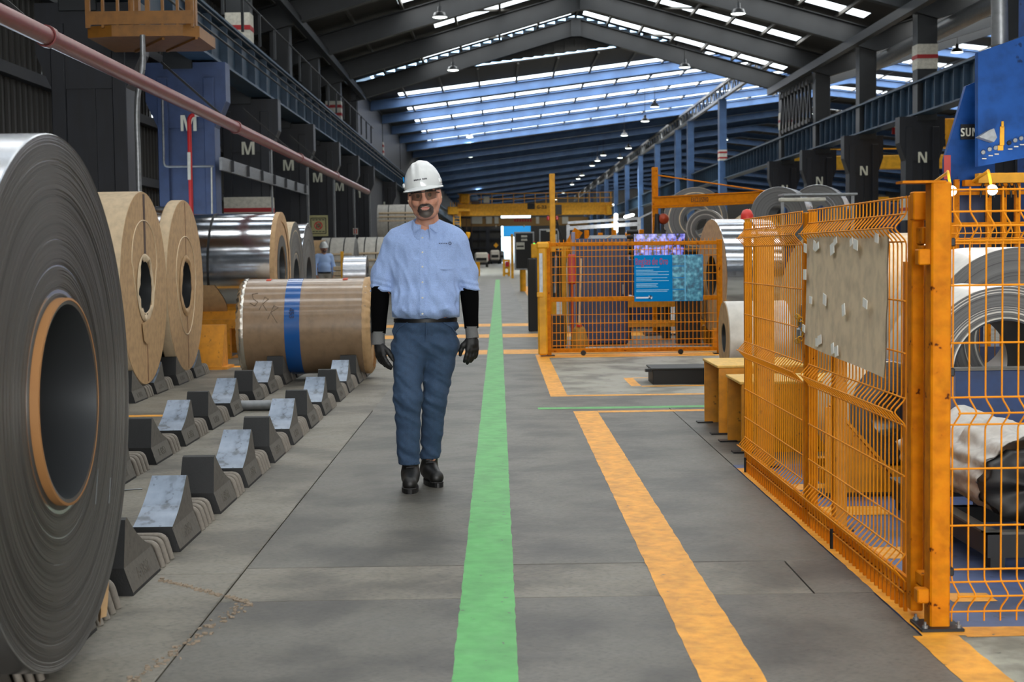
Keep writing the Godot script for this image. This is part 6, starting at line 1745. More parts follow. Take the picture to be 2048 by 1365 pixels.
# ================================================================== far away
func build_far_things() -> void:
	var z := 140.0
	var k := z / F
	var c := thing("bridge_crane", "long yellow bridge crane marked G-33 across the far hall", "crane", Vector3(3.0, 5.5, -z))
	var top := D(1060, 407, z).y - 5.5
	var bot := D(1060, 431, z).y - 5.5
	part(c, "girder", B(Vector3(0.5, (top + bot) / 2, 0), Vector3(14.6, top - bot, 0.8), 0.03), M.crane_yellow)
	part(c, "end_truck", B(Vector3(-7.2, bot + 0.5, 0), Vector3(1.0, 0.7, 3.0), 0.03), M.crane_yellow)
	part(c, "end_truck", B(Vector3(7.5, bot + 0.4, 0), Vector3(0.6, 0.9, 3.0), 0.03), M.crane_yellow)
	part(c, "leg_plate", B(D(1227, 440, z) - c.position, Vector3(0.35, 1.8, 0.4)), M.crane_yellow)
	for y in [0.45, 0.95]: part(c, "hand_rail", B(Vector3(0.5, top + y, 0.2), Vector3(14.6, 0.07, 0.05)), M.crane_yellow)
	for i in 15: part(c, "rail_post", B(Vector3(-6.6 + i * 1.02, top + 0.48, 0.2), Vector3(0.06, 0.95, 0.05)), M.crane_yellow)
	part(c, "platform", B(D(918, 421, z) - c.position + Vector3(0, 0, 0.8), Vector3(2.1, 0.25, 1.0)), M.crane_yellow)
	for i in 9: part(c, "platform_rail", B(D(902 + i * 5, 412, z) - c.position + Vector3(0, 0, 1.2), Vector3(0.06, 0.6, 0.06)), M.crane_yellow)
	part(c, "trolley", B(D(930, 398, z) - c.position, Vector3(0.9, 0.9, 1.6), 0.1), M.crane_yellow)
	part(c, "hoist_motor", B(D(948, 397, z) - c.position, Vector3(0.8, 0.6, 0.8), 0.15), mat("motor_blue", Color(0.42, 0.55, 0.72), 0.5))
	part(c, "electric_box", B(D(973, 400, z) - c.position, Vector3(0.55, 0.6, 0.5)), M.white_band)
	part(c, "winch_frame", B(D(950, 406, z) - c.position + Vector3(0, 0, 0.45), Vector3(0.9, 0.3, 0.1)), M.tape_brown)
	# ladder cage below the platform
	for s in [908.0, 921.0]: part(c, "ladder_stile", B(D(s, 438, z) - c.position + Vector3(0, 0, 1.0), Vector3(0.1, 1.5, 0.1)), M.crane_yellow)
	for i in 5: part(c, "ladder_rung", B(D(914.5, 427 + i * 5.5, z) - c.position + Vector3(0, 0, 1.0), Vector3(0.6, 0.06, 0.06)), M.crane_yellow)
	part(c, "number_plate", B(D(1062, 413, z) - c.position + Vector3(0, 0, 0.45), Vector3(0.7, 0.55, 0.04)), M.dark_steel)
	text(c, "G-33", 0.32, M.dark_steel, D(1083, 415, z) - c.position + Vector3(0, 0, 0.45), "crane_number")
	for x in [933.0, 943.0]: part(c, "hoist_rope", pipe([D(x, 405, z) - c.position, D(x, 467, z) - c.position], 0.03, 5), M.tape_brown)
	var hk := MB.new()
	var hp := D(936, 471, z) - c.position
	hk.lathe([Vector2(0, -0.35), Vector2(0.12, -0.25), Vector2(0.24, 0.1), Vector2(0.2, 0.3), Vector2(0, 0.32)], Transform3D(Basis(), hp), 14, true)
	part(c, "hook_block", hk, M.crane_yellow)
	# second crane lower and further back, brownish
	var z2 := 175.0
	var c2 := thing("bridge_crane", "dull yellow bridge crane with white boxes behind the G-33 crane", "crane", Vector3(3.0, 4.0, -z2))
	part(c2, "girder", B(D(1050, 444, z2) - c2.position, Vector3(15.0, 0.95, 0.8), 0.03), mat("dull_yellow", Color(0.55, 0.42, 0.22), 0.6))
	for q in [[947, 10], [958, 13], [978, 12], [993, 8], [1075, 6], [1130, 12]]:
		part(c2, "white_box", B(D(q[0], 441, z2) - c2.position + Vector3(0, 0, 0.5), Vector3(q[1] * z2 / F, 0.8, 0.2)), M.white_band)
	for i in 7: part(c2, "red_print", B(D(1030 + i * 5.2, 441, z2) - c2.position + Vector3(0, 0, 0.45), Vector3(0.2, 0.36, 0.02)), M.red_band)
	for x in [992.0, 1048.0]: part(c2, "hanging_lamp", B(D(x, 452, z2) - c2.position + Vector3(0, 0, 0.3), Vector3(0.25, 0.3, 0.25), 0.08), M.white_band)
	# trucks and cars by the far door
	var vehicles := [[963, 503, 26, 14, 150.0, "white van parked by the coils far down the hall", "wrap_white"], [973, 512, 11, 9, 190.0, "small red and white car at the far door", "red"], [990, 508, 18, 16, 195.0, "white box truck standing in the far doorway", "wrap_white"], [1004, 508, 8, 14, 202.0, "grey truck next to the white box truck", "galvanised"]]
	for v in vehicles:
		var s: float = v[4] / F
		var g := D(v[0], v[1], v[4])
		var o := thing("vehicle", v[5], "vehicle", Vector3(g.x, 0, -v[4]))
		var w: float = v[2] * s
		var h: float = v[3] * s + 0.6
		part(o, "body", B(Vector3(0, h * 0.55 + 0.25, 0), Vector3(w, h * 0.8, 3.5), 0.15), M[v[6]])
		part(o, "windscreen", B(Vector3(0, h * 0.62, 1.77), Vector3(w * 0.8, h * 0.22, 0.03)), M.black)
		part(o, "bumper", B(Vector3(0, 0.35, 1.8), Vector3(w, 0.2, 0.1)), M.dark_steel)
		for sx in [-0.4, 0.4]:
			for sz in [-1.2, 1.2]:
				var wh := MB.new()
				wh.lathe([Vector2(0, -0.1), Vector2(0.33, -0.1), Vector2(0.33, 0.1), Vector2(0, 0.1)], Transform3D(XAX, Vector3(sx * w, 0.33, sz)), 14)
				part(o, "wheel", wh, M.black)
	# yellow barriers along the far walkway
	for q in [[955, 533, 90.0, 6, 28, "tall yellow barrier post on the coil side far down"], [1013, 535, 88.0, 14, 33, "yellow barrier frame on the machine side far down"], [1025, 535, 80.0, 5, 88, "tall slim yellow mast far down the walkway"]]:
		var s: float = q[2] / F
		var g := D(q[0], q[1], q[2])
		var o := thing("yellow_barrier", q[5], "barrier", Vector3(g.x, 0, g.z))
		var h: float = q[4] * s
		part(o, "upright", B(Vector3(-q[3] * s / 2 + 0.06, h / 2, 0), Vector3(0.14, h, 0.14)), M.crane_yellow)
		if q[3] > 8:
			part(o, "upright", B(Vector3(q[3] * s / 2 - 0.06, h / 2, 0), Vector3(0.14, h, 0.14)), M.crane_yellow)
			for y in [0.15, 0.5, 0.95]: part(o, "rail", B(Vector3(0, h * y, 0), Vector3(q[3] * s, 0.12, 0.08)), M.crane_yellow)
			part(o, "red_sign", B(Vector3(0.05, h * 0.72, 0.08), Vector3(0.22, 0.3, 0.03)), M.red)
		elif q[3] > 5.5:
			part(o, "panel", B(Vector3(0.05, h / 2, 0), Vector3(0.2, h, 0.06)), M.crane_yellow)
	var ds := thing("diamond_sign", "yellow diamond warning sign on the grey far wall", "sign", D(992, 491, 205.0))
	part(ds, "plate", B(Vector3(0, 0, 0.3), Vector3(0.5, 0.5, 0.03), 0.0, Basis(Vector3(0, 0, 1), PI / 4)), M.crane_yellow)
	part(ds, "post", B(Vector3(0, -ds.position.y / 2, 0.25), Vector3(0.06, ds.position.y, 0.06)), M.dark_steel)

# ================================================================== people: fields of tapered bones meshed as surface nets
func bone(a: Vector3, b: Vector3, ra: float, rb: float, sq := Vector3.ONE) -> Dictionary:
	return {"a": a, "b": b, "ra": ra, "rb": rb, "s": sq}
func blob(c: Vector3, r: Vector3) -> Dictionary:
	var m := minf(r.x, minf(r.y, r.z))
	return {"a": c, "b": c, "ra": m, "rb": m, "s": r / m}

func nets(mb: MB, bones: Array, cell: float, k: float, post = null, colf = null) -> void:
	var lo := Vector3.ONE * 1e9
	var hi := -lo
	var marg := maxf(4.0 * k, 3.0 * cell)
	for o in bones:
		var r: Vector3 = o.s * maxf(o.ra, o.rb) + Vector3.ONE * marg
		lo = lo.min(o.a - r).min(o.b - r); hi = hi.max(o.a + r).max(o.b + r)
	lo -= Vector3.ONE * cell * 2; hi += Vector3.ONE * cell * 2
	var nx := int((hi.x - lo.x) / cell) + 1
	var ny := int((hi.y - lo.y) / cell) + 1
	var nz := int((hi.z - lo.z) / cell) + 1
	var f := PackedFloat32Array()
	f.resize(nx * ny * nz)
	var ik := 1.0 / k
	for o in bones:
		var r: Vector3 = o.s * maxf(o.ra, o.rb) + Vector3.ONE * marg
		var p0: Vector3 = (o.a - r).min(o.b - r) - lo
		var p1: Vector3 = (o.a + r).max(o.b + r) - lo
		var a: Vector3 = o.a
		var inv: Vector3 = Vector3.ONE / o.s
		var ba: Vector3 = (o.b - o.a) * inv
		var bb := maxf(ba.length_squared(), 1e-9)
		var ra: float = o.ra
		var dr: float = o.rb - o.ra
		for iz in range(maxi(0, int(p0.z / cell)), mini(nz, int(p1.z / cell) + 2)):
			for iy in range(maxi(0, int(p0.y / cell)), mini(ny, int(p1.y / cell) + 2)):
				var row := (iz * ny + iy) * nx
				for ix in range(maxi(0, int(p0.x / cell)), mini(nx, int(p1.x / cell) + 2)):
					var pa := (lo + Vector3(ix, iy, iz) * cell - a) * inv
					var h := clampf(pa.dot(ba) / bb, 0.0, 1.0)
					var d := (pa - ba * h).length() - ra - dr * h
					if d < marg: f[row + ix] += exp(minf(-d * ik, 70.0))
	var hasp: bool = post != null
	var lim := 3.0 * cell
	for i in f.size():
		if f[i] > 0.0:
			var d := -k * log(f[i])
			if hasp and d < lim:
				d = post.call(lo + Vector3(i % nx, (i / nx) % ny, i / (nx * ny)) * cell, d)
			f[i] = d
		else:
			f[i] = 1.0
	var id := PackedInt32Array()
	id.resize(f.size())
	id.fill(-1)
	var sl := nx * ny
	var off := [0, 1, nx, nx + 1, sl, sl + 1, sl + nx, sl + nx + 1]
	var ed := [[0, 1], [2, 3], [4, 5], [6, 7], [0, 2], [1, 3], [4, 6], [5, 7], [0, 4], [1, 5], [2, 6], [3, 7]]
	var hasc: bool = colf != null
	for iz in nz - 1:
		for iy in ny - 1:
			var base := (iz * ny + iy) * nx
			for ix in nx - 1:
				var b := base + ix
				var neg := 0
				for q in 8:
					if f[b + off[q]] < 0.0: neg += 1
				if neg == 0 or neg == 8: continue
				var s := Vector3.ZERO
				var n := 0
				for e in ed:
					var u := f[b + off[e[0]]]
					var w := f[b + off[e[1]]]
					if (u < 0.0) != (w < 0.0):
						var t := u / (u - w)
						var pa := Vector3(e[0] & 1, (e[0] >> 1) & 1, e[0] >> 2)
						var pb := Vector3(e[1] & 1, (e[1] >> 1) & 1, e[1] >> 2)
						s += pa.lerp(pb, t); n += 1
				var v := PackedFloat32Array()
				for q in 8: v.append(f[b + off[q]])
				var g := Vector3(v[1] + v[3] + v[5] + v[7] - v[0] - v[2] - v[4] - v[6], v[2] + v[3] + v[6] + v[7] - v[0] - v[1] - v[4] - v[5], v[4] + v[5] + v[6] + v[7] - v[0] - v[1] - v[2] - v[3]).normalized()
				var pos := lo + (Vector3(ix, iy, iz) + s / n) * cell
				if hasc: mb.tint = colf.call(pos)
				id[b] = mb.vert(pos, g, Vector2(pos.x, -pos.y))
	mb.tint = Color.WHITE
	for iz in range(1, nz - 1):
		for iy in range(1, ny - 1):
			var base := (iz * ny + iy) * nx
			for ix in range(1, nx - 1):
				var b := base + ix
				var s0 := f[b] < 0.0
				if s0 != (f[b + 1] < 0.0): net_quad(mb, id, b - nx - sl, b - sl, b, b - nx)
				if s0 != (f[b + nx] < 0.0): net_quad(mb, id, b - 1 - sl, b - sl, b, b - 1)
				if s0 != (f[b + sl] < 0.0): net_quad(mb, id, b - 1 - nx, b - nx, b, b - 1)

func net_quad(mb: MB, id: PackedInt32Array, a: int, b: int, c: int, d: int) -> void:
	if id[a] < 0 or id[b] < 0 or id[c] < 0 or id[d] < 0: return
	mb.t3(id[a], id[b], id[c]); mb.t3(id[a], id[c], id[d])

func head_bones() -> Array:   # eye level at the origin, face towards +z
	var L := []
	L.append(blob(Vector3(0, 0.035, -0.018), Vector3(0.078, 0.088, 0.096)))
	L.append(blob(Vector3(0, -0.035, 0.022), Vector3(0.064, 0.075, 0.066)))
	L.append(bone(Vector3(-0.022, -0.1, 0.05), Vector3(0.022, -0.1, 0.05), 0.026, 0.026))
	for s in [-1.0, 1.0]:
		L.append(blob(Vector3(s * 0.042, -0.028, 0.052), Vector3(0.026, 0.022, 0.024)))
		L.append(bone(Vector3(s * 0.06, -0.03, -0.01), Vector3(s * 0.045, -0.085, 0.025), 0.02, 0.022))
		L.append(blob(Vector3(s * 0.082, -0.012, -0.012), Vector3(0.009, 0.032, 0.02)))
		L.append(bone(Vector3(s * 0.012, 0.024, 0.082), Vector3(s * 0.042, 0.02, 0.070), 0.010, 0.009))
		L.append(blob(Vector3(s * 0.014, -0.036, 0.094), Vector3(0.008, 0.007, 0.009)))
	L.append(bone(Vector3(0, 0.012, 0.086), Vector3(0, -0.030, 0.106), 0.008, 0.012))
	L.append(bone(Vector3(-0.02, -0.060, 0.084), Vector3(0.02, -0.060, 0.084), 0.009, 0.009))
	L.append(bone(Vector3(-0.018, -0.071, 0.083), Vector3(0.018, -0.071, 0.083), 0.009, 0.009))
	L.append(blob(Vector3(0, -0.098, 0.07), Vector3(0.032, 0.026, 0.022)))
	L.append(bone(Vector3(0, -0.08, -0.02), Vector3(0, -0.2, -0.035), 0.056, 0.064))
	return L
func head_post(p: Vector3, d: float) -> float:
	for s in [-1.0, 1.0]:
		d = maxf(d, 0.017 - p.distance_to(Vector3(s * 0.032, 0.002, 0.094)))
	# line of the mouth
	if absf(p.x) < 0.026 and p.z > 0.07: d += 0.0035 * exp(-pow((p.y + 0.0655 - p.x * p.x * 4.0) / 0.0022, 2.0))
	return d
func head_color(p: Vector3) -> Color:
	var skin := Color(0.50, 0.245, 0.165)
	var hair := Color(0.045, 0.033, 0.028)
	var wob := 0.002 * sin(p.x * 900.0) + 0.0015 * sin(p.y * 700.0 + p.x * 300.0)
	if p.z > 0.02 and p.y < -0.035:
		var mx := p.x / 0.020
		var my := (p.y + 0.0665 - 2.5 * p.x * p.x) / 0.0078
		if mx * mx + my * my < 1.0 and p.z > 0.075: return Color(0.40, 0.15, 0.12)
		# a goatee: an oval ring round the mouth joined to the chin
		var e := Vector2(p.x / 0.043, (p.y + 0.078) / 0.040).length() + wob * 12.0
		if p.y < -0.042 and e < 1.0 and p.z > 0.035:
			var gap := Vector2(p.x / 0.0225, (p.y + 0.067) / 0.0105).length()
			if gap > 1.0 - wob * 20.0: return hair.lerp(Color(0.10, 0.085, 0.075), clampf((-p.y - 0.085) * 25.0, 0, 1))
		if absf(p.x) < 0.07 and p.y < -0.05: return skin.lerp(hair, 0.22)
	if p.y > 0.02 and p.z < 0.045 or p.z < -0.03 and p.y > -0.06: return hair
	if absf(absf(p.x) - 0.03) < 0.02 and absf(p.y - 0.024) < 0.006 and p.z > 0.06: return hair
	for s in [-1.0, 1.0]:
		if p.distance_to(Vector3(s * 0.032, 0.002, 0.079)) < 0.011: return Color(0.06, 0.04, 0.03)
	return skin

func hand_bones(w: Vector3, dn: Vector3, th: Vector3, fw: Vector3, sc := 1.0, curl := 0.5) -> Array:
	# w wrist, dn towards the fingertips, th towards the thumb side, fw the way the fingers close
	var L := []
	L.append(bone(w, w + dn * 0.05 * sc, 0.026 * sc, 0.028 * sc, Vector3.ONE))
	for i in 4:
		var u := (1.5 - i) * 0.019 * sc
		var base: Vector3 = w + dn * (0.088 - 0.004 * absf(i - 1.2)) * sc + th * u
		L.append(bone(w + dn * 0.035 * sc + th * u * 0.8, base, 0.0155 * sc, 0.0125 * sc))
		var len: float = [0.078, 0.088, 0.080, 0.062][i] * sc
		var p := base
		var an := 0.15
		var rr := [0.0112, 0.0102, 0.0095, 0.0085]
		for j in 3:
			an += curl * [0.35, 0.6, 0.5][j] * (1.0 + 0.15 * i)
			var q: Vector3 = p + (dn * cos(an) + fw * sin(an) + th * (1.5 - i) * 0.05) * len * [0.45, 0.31, 0.24][j]
			L.append(bone(p, q, rr[j] * sc, rr[j + 1] * sc))
			p = q
	var t0 := w + dn * 0.03 * sc + th * 0.022 * sc + fw * 0.006
	var t1 := t0 + (dn * 0.72 + th * 0.62 + fw * 0.35).normalized() * 0.045 * sc
	var t2 := t1 + (dn * 0.93 + th * 0.2 + fw * 0.35).normalized() * 0.032 * sc
	var t3 := t2 + (dn * 0.95 - th * 0.02 + fw * 0.35).normalized() * 0.026 * sc
	L.append(bone(t0, t1, 0.017 * sc, 0.0135 * sc)); L.append(bone(t1, t2, 0.0128 * sc, 0.0115 * sc)); L.append(bone(t2, t3, 0.0115 * sc, 0.0095 * sc))
	return L

func helmet(par: Node3D, xf: Transform3D, white: Material) -> void:
	# shell with a raised crown ridge, a gutter and a front peak
	var sh := MB.new()
	sh.sheet(64, 22, func(u: float, v: float) -> Vector3:
		var a := u * TAU
		var ph := v * PI * 0.5
		var ridge := 0.006 * exp(-pow(sin(a) * sin(ph) / 0.16, 2.0)) * sin(ph * 2.0 + 0.3)
		var two := 0.004 * exp(-pow((absf(sin(a)) * sin(ph) - 0.38) / 0.1, 2.0)) * sin(ph * 2.0)
		var r := 1.0 + (ridge + two) / 0.11
		return xf * Vector3(sin(a) * sin(ph) * 0.107 * r, cos(ph) * 0.150 * r + 0.028, cos(a) * sin(ph) * 0.135 * r), 0.003)
	part(par, "helmet_shell", sh, white)
	var bm := MB.new()
	bm.sheet(64, 6, func(u: float, v: float) -> Vector3:
		var a := u * TAU
		var fr := pow(maxf(0.0, cos(a)), 1.5)
		var w := 0.010 + 0.036 * fr
		var q := v * w
		return xf * Vector3(sin(a) * (0.106 + q * 0.9), 0.030 - v * (0.006 + 0.016 * fr) - 0.006 * (1.0 - fr), cos(a) * (0.134 + q)), 0.004)
	part(par, "helmet_peak", bm, white)
	for s in [-1.0, 1.0]:
		part(par, "helmet_slot", B(xf * Vector3(s * 0.098, 0.052, 0.03), Vector3(0.026, 0.026, 0.05), 0.006, xf.basis), white)
	var hb := MB.new()
	hb.lathe([Vector2(0.082, 0.0), Vector2(0.09, 0.0), Vector2(0.09, 0.03), Vector2(0.082, 0.03)], xf * Transform3D(Basis().scaled(Vector3(1, 1, 1.12)), Vector3(0, 0.012, -0.005)), 28)
	part(par, "helmet_band", hb, M.black)

func folds(p: Vector3, seed_off: float, n: FastNoiseLite) -> float:
	return n.get_noise_3d(p.x * 55.0 + seed_off, p.y * 26.0 + p.x * 20.0, p.z * 45.0)

func build_people() -> void:
	var skin := mat("skin", Color(1, 1, 1), 0.5, 0.0, {"vc": true})
	skin.subsurf_scatter_enabled = true; skin.subsurf_scatter_strength = 0.08
	var shirt := mat("shirt_blue", Color(0.60, 0.70, 0.89), 0.8, 0.0, {"tex": "denim", "scale": 6.0, "rim": 0.3})
	var jeans := mat("jeans", Color(0.20, 0.30, 0.42), 0.85, 0.0, {"tex": "mottle", "scale": 4.0, "detail": "denim", "dscale": 5.0})
	var glove := mat("glove_black", Color(0.03, 0.03, 0.032), 0.6, 0.0, {"bump": "rough_n", "bumps": 0.5, "scale": 8.0})
	var cuff := mat("glove_grey", Color(0.42, 0.42, 0.42), 0.85, 0.0, {"tex": "denim", "scale": 8.0})
	var boot := mat("boot", Color(0.06, 0.055, 0.05), 0.5, 0.0, {"tex": "mottle", "scale": 8.0})
	var white := mat("helmet_white", Color(0.79, 0.80, 0.80), 0.25, 0.0, {"coat": 0.5, "coatr": 0.08})
	var nz := FastNoiseLite.new()
	nz.seed = 3; nz.noise_type = FastNoiseLite.TYPE_SIMPLEX_SMOOTH; nz.frequency = 0.16; nz.fractal_octaves = 2
	# ---------------------------------------------------------------- the man walking up the aisle
	var base := Vector3(-0.45, 0, -8.35)
	var man := thing("person", "man in a light blue shirt, jeans and white helmet walking on the aisle", "person", base)
	var P := func(x: float, y: float, d: float) -> Vector3: return D(x, y, d) - base
	# shirt
	var zb := 8.43
	var sb := [
		blob(P.call(850, 512, zb), Vector3(0.188, 0.17, 0.118)),
		blob(P.call(851, 555, zb - 0.01), Vector3(0.192, 0.16, 0.135)),
		blob(P.call(851, 598, zb - 0.02), Vector3(0.203, 0.12, 0.15)),
		blob(P.call(852, 622, zb - 0.01), Vector3(0.208, 0.05, 0.148)),
		bone(P.call(806, 484, zb + 0.01), P.call(897, 482, zb + 0.01), 0.072, 0.072),
		bone(P.call(835, 456, zb + 0.02), P.call(800, 476, zb + 0.02), 0.05, 0.056),
		bone(P.call(869, 455, zb + 0.02), P.call(903, 474, zb + 0.02), 0.05, 0.056),
		bone(P.call(793, 490, zb + 0.01), P.call(768, 545, zb + 0.02), 0.074, 0.066),
		bone(P.call(768, 545, zb + 0.02), P.call(761, 585, zb + 0.0), 0.064, 0.058),
		bone(P.call(911, 488, zb + 0.01), P.call(931, 545, zb + 0.02), 0.072, 0.062),
		bone(P.call(931, 545, zb + 0.02), P.call(938, 580, zb + 0.0), 0.060, 0.056)]
	var hem: float = P.call(852, 637, zb).y
	var neck: Vector3 = P.call(851, 446, zb)
	var slv: float = P.call(760, 584, zb).y
	var xl: float = P.call(783, 560, zb).x
	var xr: float = P.call(920, 560, zb).x
	var smb := MB.new()
	nets(smb, sb, 0.0085, 0.016, func(p: Vector3, d: float) -> float:
		d += 0.014 * (absf(folds(p, 3.0, nz)) - 0.25) * (1.0 if p.y < slv + 0.32 else 0.4)
		# drag folds running from the chest down to the belt on his left
		var q := p.x * 0.75 + (p.y - hem) * 0.62
		d += 0.006 * sin(q * 70.0) * smoothstep(0.02, 0.16, p.x - neck.x + 0.04) * smoothstep(hem + 0.34, hem + 0.1, p.y) * (1.0 if p.z > -0.12 else 0.0)
		# bunched sleeves above the guards
		if p.x < xl or p.x > xr: d += 0.004 * sin(p.y * 190.0 + p.x * 50.0) * smoothstep(slv + 0.1, slv, p.y)
		d = maxf(d, hem + 0.006 * sin(p.x * 40.0) + 0.02 * absf(p.x - neck.x) * 0.0 - p.y)
		if p.x < xl or p.x > xr: d = maxf(d, slv - p.y)
		return maxf(d, 0.062 - Vector2(p.x - neck.x, p.z - neck.z + 0.0).length() if p.y > neck.y - 0.09 else -1.0))
	part(man, "shirt", smb, shirt)
	# button placket, buttons, pocket, collar
	var front := func(x: float, y: float) -> Vector3:   # the shirt's front at a pixel: march along the sight line to the field
		var dd := 8.05
		var o := Vector3.ZERO
		for i in 90:
			o = P.call(x, y, dd)
			var s := 0.0
			for b in sb:
				var inv: Vector3 = Vector3.ONE / b.s
				var pa: Vector3 = (o - b.a) * inv
				var ba: Vector3 = (b.b - b.a) * inv
				var h := clampf(pa.dot(ba) / maxf(ba.length_squared(), 1e-9), 0, 1)
				s += exp(minf(-((pa - ba * h).length() - lerpf(b.ra, b.rb, h)) / 0.016, 60.0))
			if -0.016 * log(maxf(s, 1e-30)) < 0.002: break
			dd += 0.004
		return o
	var pk := MB.new()
	pk.sheet(3, 26, func(u: float, v: float) -> Vector3: return front.call(lerpf(840, 849, u), lerpf(468, 632, v)) + Vector3(0, 0, 0.003), 0.004)
	part(man, "button_placket", pk, shirt)
	for y in [476, 505, 534, 565, 596, 628]:
		var bt := MB.new()
		bt.lathe([Vector2(0.0055, 0), Vector2(0.005, 0.003), Vector2(0, 0.003)], Transform3D(ZAX, front.call(845, y) + Vector3(0, 0, 0.006)), 10)
		part(man, "shirt_button", bt, M.white_band)
	var pok := MB.new()
	pok.sheet(8, 8, func(u: float, v: float) -> Vector3: return front.call(lerpf(874, 911, u), lerpf(495, 540 - 4.0 * absf(u - 0.5), v)) + Vector3(0, 0, 0.001), 0.004)
	part(man, "shirt_pocket", pok, shirt)
	for i in 5:
		part(man, "embroidery", B(front.call(879 + i * 3.6, 487), Vector3(0.006, 0.006, 0.012)), M.sign_navy)
	var rg := MB.new()
	rg.lathe([Vector2(0.006, -0.006), Vector2(0.009, -0.006), Vector2(0.009, 0.006), Vector2(0.006, 0.006)], Transform3D(ZAX, front.call(900, 487)), 14)
	part(man, "embroidered_ring", rg, M.sign_navy)
	var nk: Vector3 = P.call(851, 452, zb - 0.02)
	var col := MB.new()
	col.sheet(30, 4, func(u: float, v: float) -> Vector3:
		var a := lerpf(0.32, TAU - 0.32, u)
		var r := 0.066 + 0.022 * v
		var y := lerpf(0.03, -0.012 - 0.045 * pow(absf(cos(a * 0.5)), 6.0), v) - 0.028 * maxf(0.0, cos(a)) + 0.02 * maxf(0.0, -cos(a))
		return nk + Vector3(sin(a) * r * 1.05, y, cos(a) * r * 1.0), 0.004)
	part(man, "collar", col, shirt)
	# pointed collar wings
	for s in [-1.0, 1.0]:
		var wg := MB.new()
		var tip: Vector3 = front.call(852 + s * 20.5, 466)
		var c0: Vector3 = nk + Vector3(s * 0.028, -0.012, 0.068)
		var c1: Vector3 = nk + Vector3(s * 0.066, 0.022, 0.024)
		wg.sheet(6, 6, func(u: float, v: float) -> Vector3: return c0.lerp(c1, u).lerp(tip + Vector3(s * 0.010 * u, 0.004 * u, 0.012), v) + Vector3(0, 0, 0.008 * sin(v * PI)), 0.004)
		part(man, "collar_wing", wg, shirt)
	# jeans
	var jb := [
		blob(P.call(851, 652, zb), Vector3(0.188, 0.075, 0.132)),
		blob(P.call(851, 690, zb), Vector3(0.180, 0.09, 0.13)),
		bone(P.call(819, 690, 8.41), P.call(815, 795, 8.31), 0.098, 0.076),
		bone(P.call(815, 795, 8.31), P.call(819, 932, 8.36), 0.074, 0.060),
		bone(P.call(884, 690, 8.43), P.call(869, 800, 8.44), 0.097, 0.071),
		bone(P.call(869, 800, 8.44), P.call(861, 918, 8.55), 0.069, 0.058)]
	var jh1: float = P.call(820, 929, 8.36).y
	var jh2: float = P.call(861, 917, 8.55).y
	var jtop: float = P.call(851, 634, zb).y
	var mid: float = P.call(842, 850, 8.4).x
	var knee: float = P.call(815, 800, 8.31).y
	var jm := MB.new()
	nets(jm, jb, 0.009, 0.012, func(p: Vector3, d: float) -> float:
		var w := exp(-pow((p.y - knee) / 0.13, 2.0)) + exp(-pow((p.y - jh1 - 0.05) / 0.08, 2.0)) + 0.7 * exp(-pow((p.y - knee - 0.3) / 0.08, 2.0))
		d += (0.006 + 0.011 * w) * nz.get_noise_3d(p.x * 30.0 + 9.0, p.y * 75.0 + p.x * 50.0, p.z * 30.0)
		return maxf(d, maxf((jh1 if p.x < mid else jh2) - p.y, p.y - jtop)))
	part(man, "jeans", jm, jeans)
	var fly: Vector3 = P.call(853, 665, zb - 0.142)
	part(man, "fly_seam", pipe([P.call(852, 645, zb - 0.140), P.call(853, 665, zb - 0.142), P.call(851, 684, zb - 0.136)], 0.004, 6), jeans)
	for s in [-1.0, 1.0]:
		part(man, "pocket_seam", pipe([P.call(851 + s * 36, 646, zb - 0.12), P.call(851 + s * 52, 655, zb - 0.095), P.call(851 + s * 63, 670, zb - 0.06)], 0.004, 6), jeans)
	var blt := MB.new()
	blt.lathe([Vector2(0.99, -0.008), Vector2(1.0, -0.008), Vector2(1.0, 0.012), Vector2(0.99, 0.012)], Transform3D(Basis().scaled(Vector3(0.182, 1, 0.13)), P.call(851, 641, zb)), 40)
	part(man, "belt", blt, M.black)
	# sleeve guards
	for q in [[[761, 576, zb], [757, 667, zb - 0.05], 0.053, 0.041], [[938, 572, zb], [943, 657, zb - 0.03], 0.053, 0.040]]:
		var a: Vector3 = P.call(q[0][0], q[0][1], q[0][2])
		var b: Vector3 = P.call(q[1][0], q[1][1], q[1][2])
		var g := MB.new()
		g.tube([a, a.lerp(b, 0.3), a.lerp(b, 0.7), b], [q[2], q[2] * 0.98, lerpf(q[2], q[3], 0.7), q[3]], 24)
		part(man, "sleeve_guard", g, M.black_cloth)
	# gloves with five fingers each
	var hw1: Vector3 = P.call(757, 684, zb - 0.06)
	var gl := MB.new()
	nets(gl, hand_bones(hw1, Vector3(0.16, -0.95, 0.25).normalized(), Vector3(0.62, 0.1, 0.75).normalized(), Vector3(0.72, 0.0, -0.55).normalized(), 1.0, 0.42), 0.0036, 0.0042)
	part(man, "glove", gl, glove)
	var hw2: Vector3 = P.call(945, 670, zb - 0.04)
	var gr := MB.new()
	nets(gr, hand_bones(hw2, Vector3(-0.03, -0.99, 0.12).normalized(), Vector3(-0.85, 0.05, 0.5).normalized(), Vector3(-0.4, 0.0, -0.75).normalized(), 1.0, 0.32), 0.0036, 0.0042)
	part(man, "glove", gr, glove)
	for q in [[[757, 663], [757, 690], hw1, zb - 0.055], [[943, 653], [945, 677], hw2, zb - 0.035]]:
		var c := MB.new()
		c.tube([P.call(q[0][0], q[0][1], q[3]), P.call(q[0][0], q[0][1] + 8, q[3]), P.call(q[1][0], q[1][1], q[3] - 0.006)], [0.037, 0.035, 0.0375], 20)
		part(man, "glove_cuff", c, cuff)
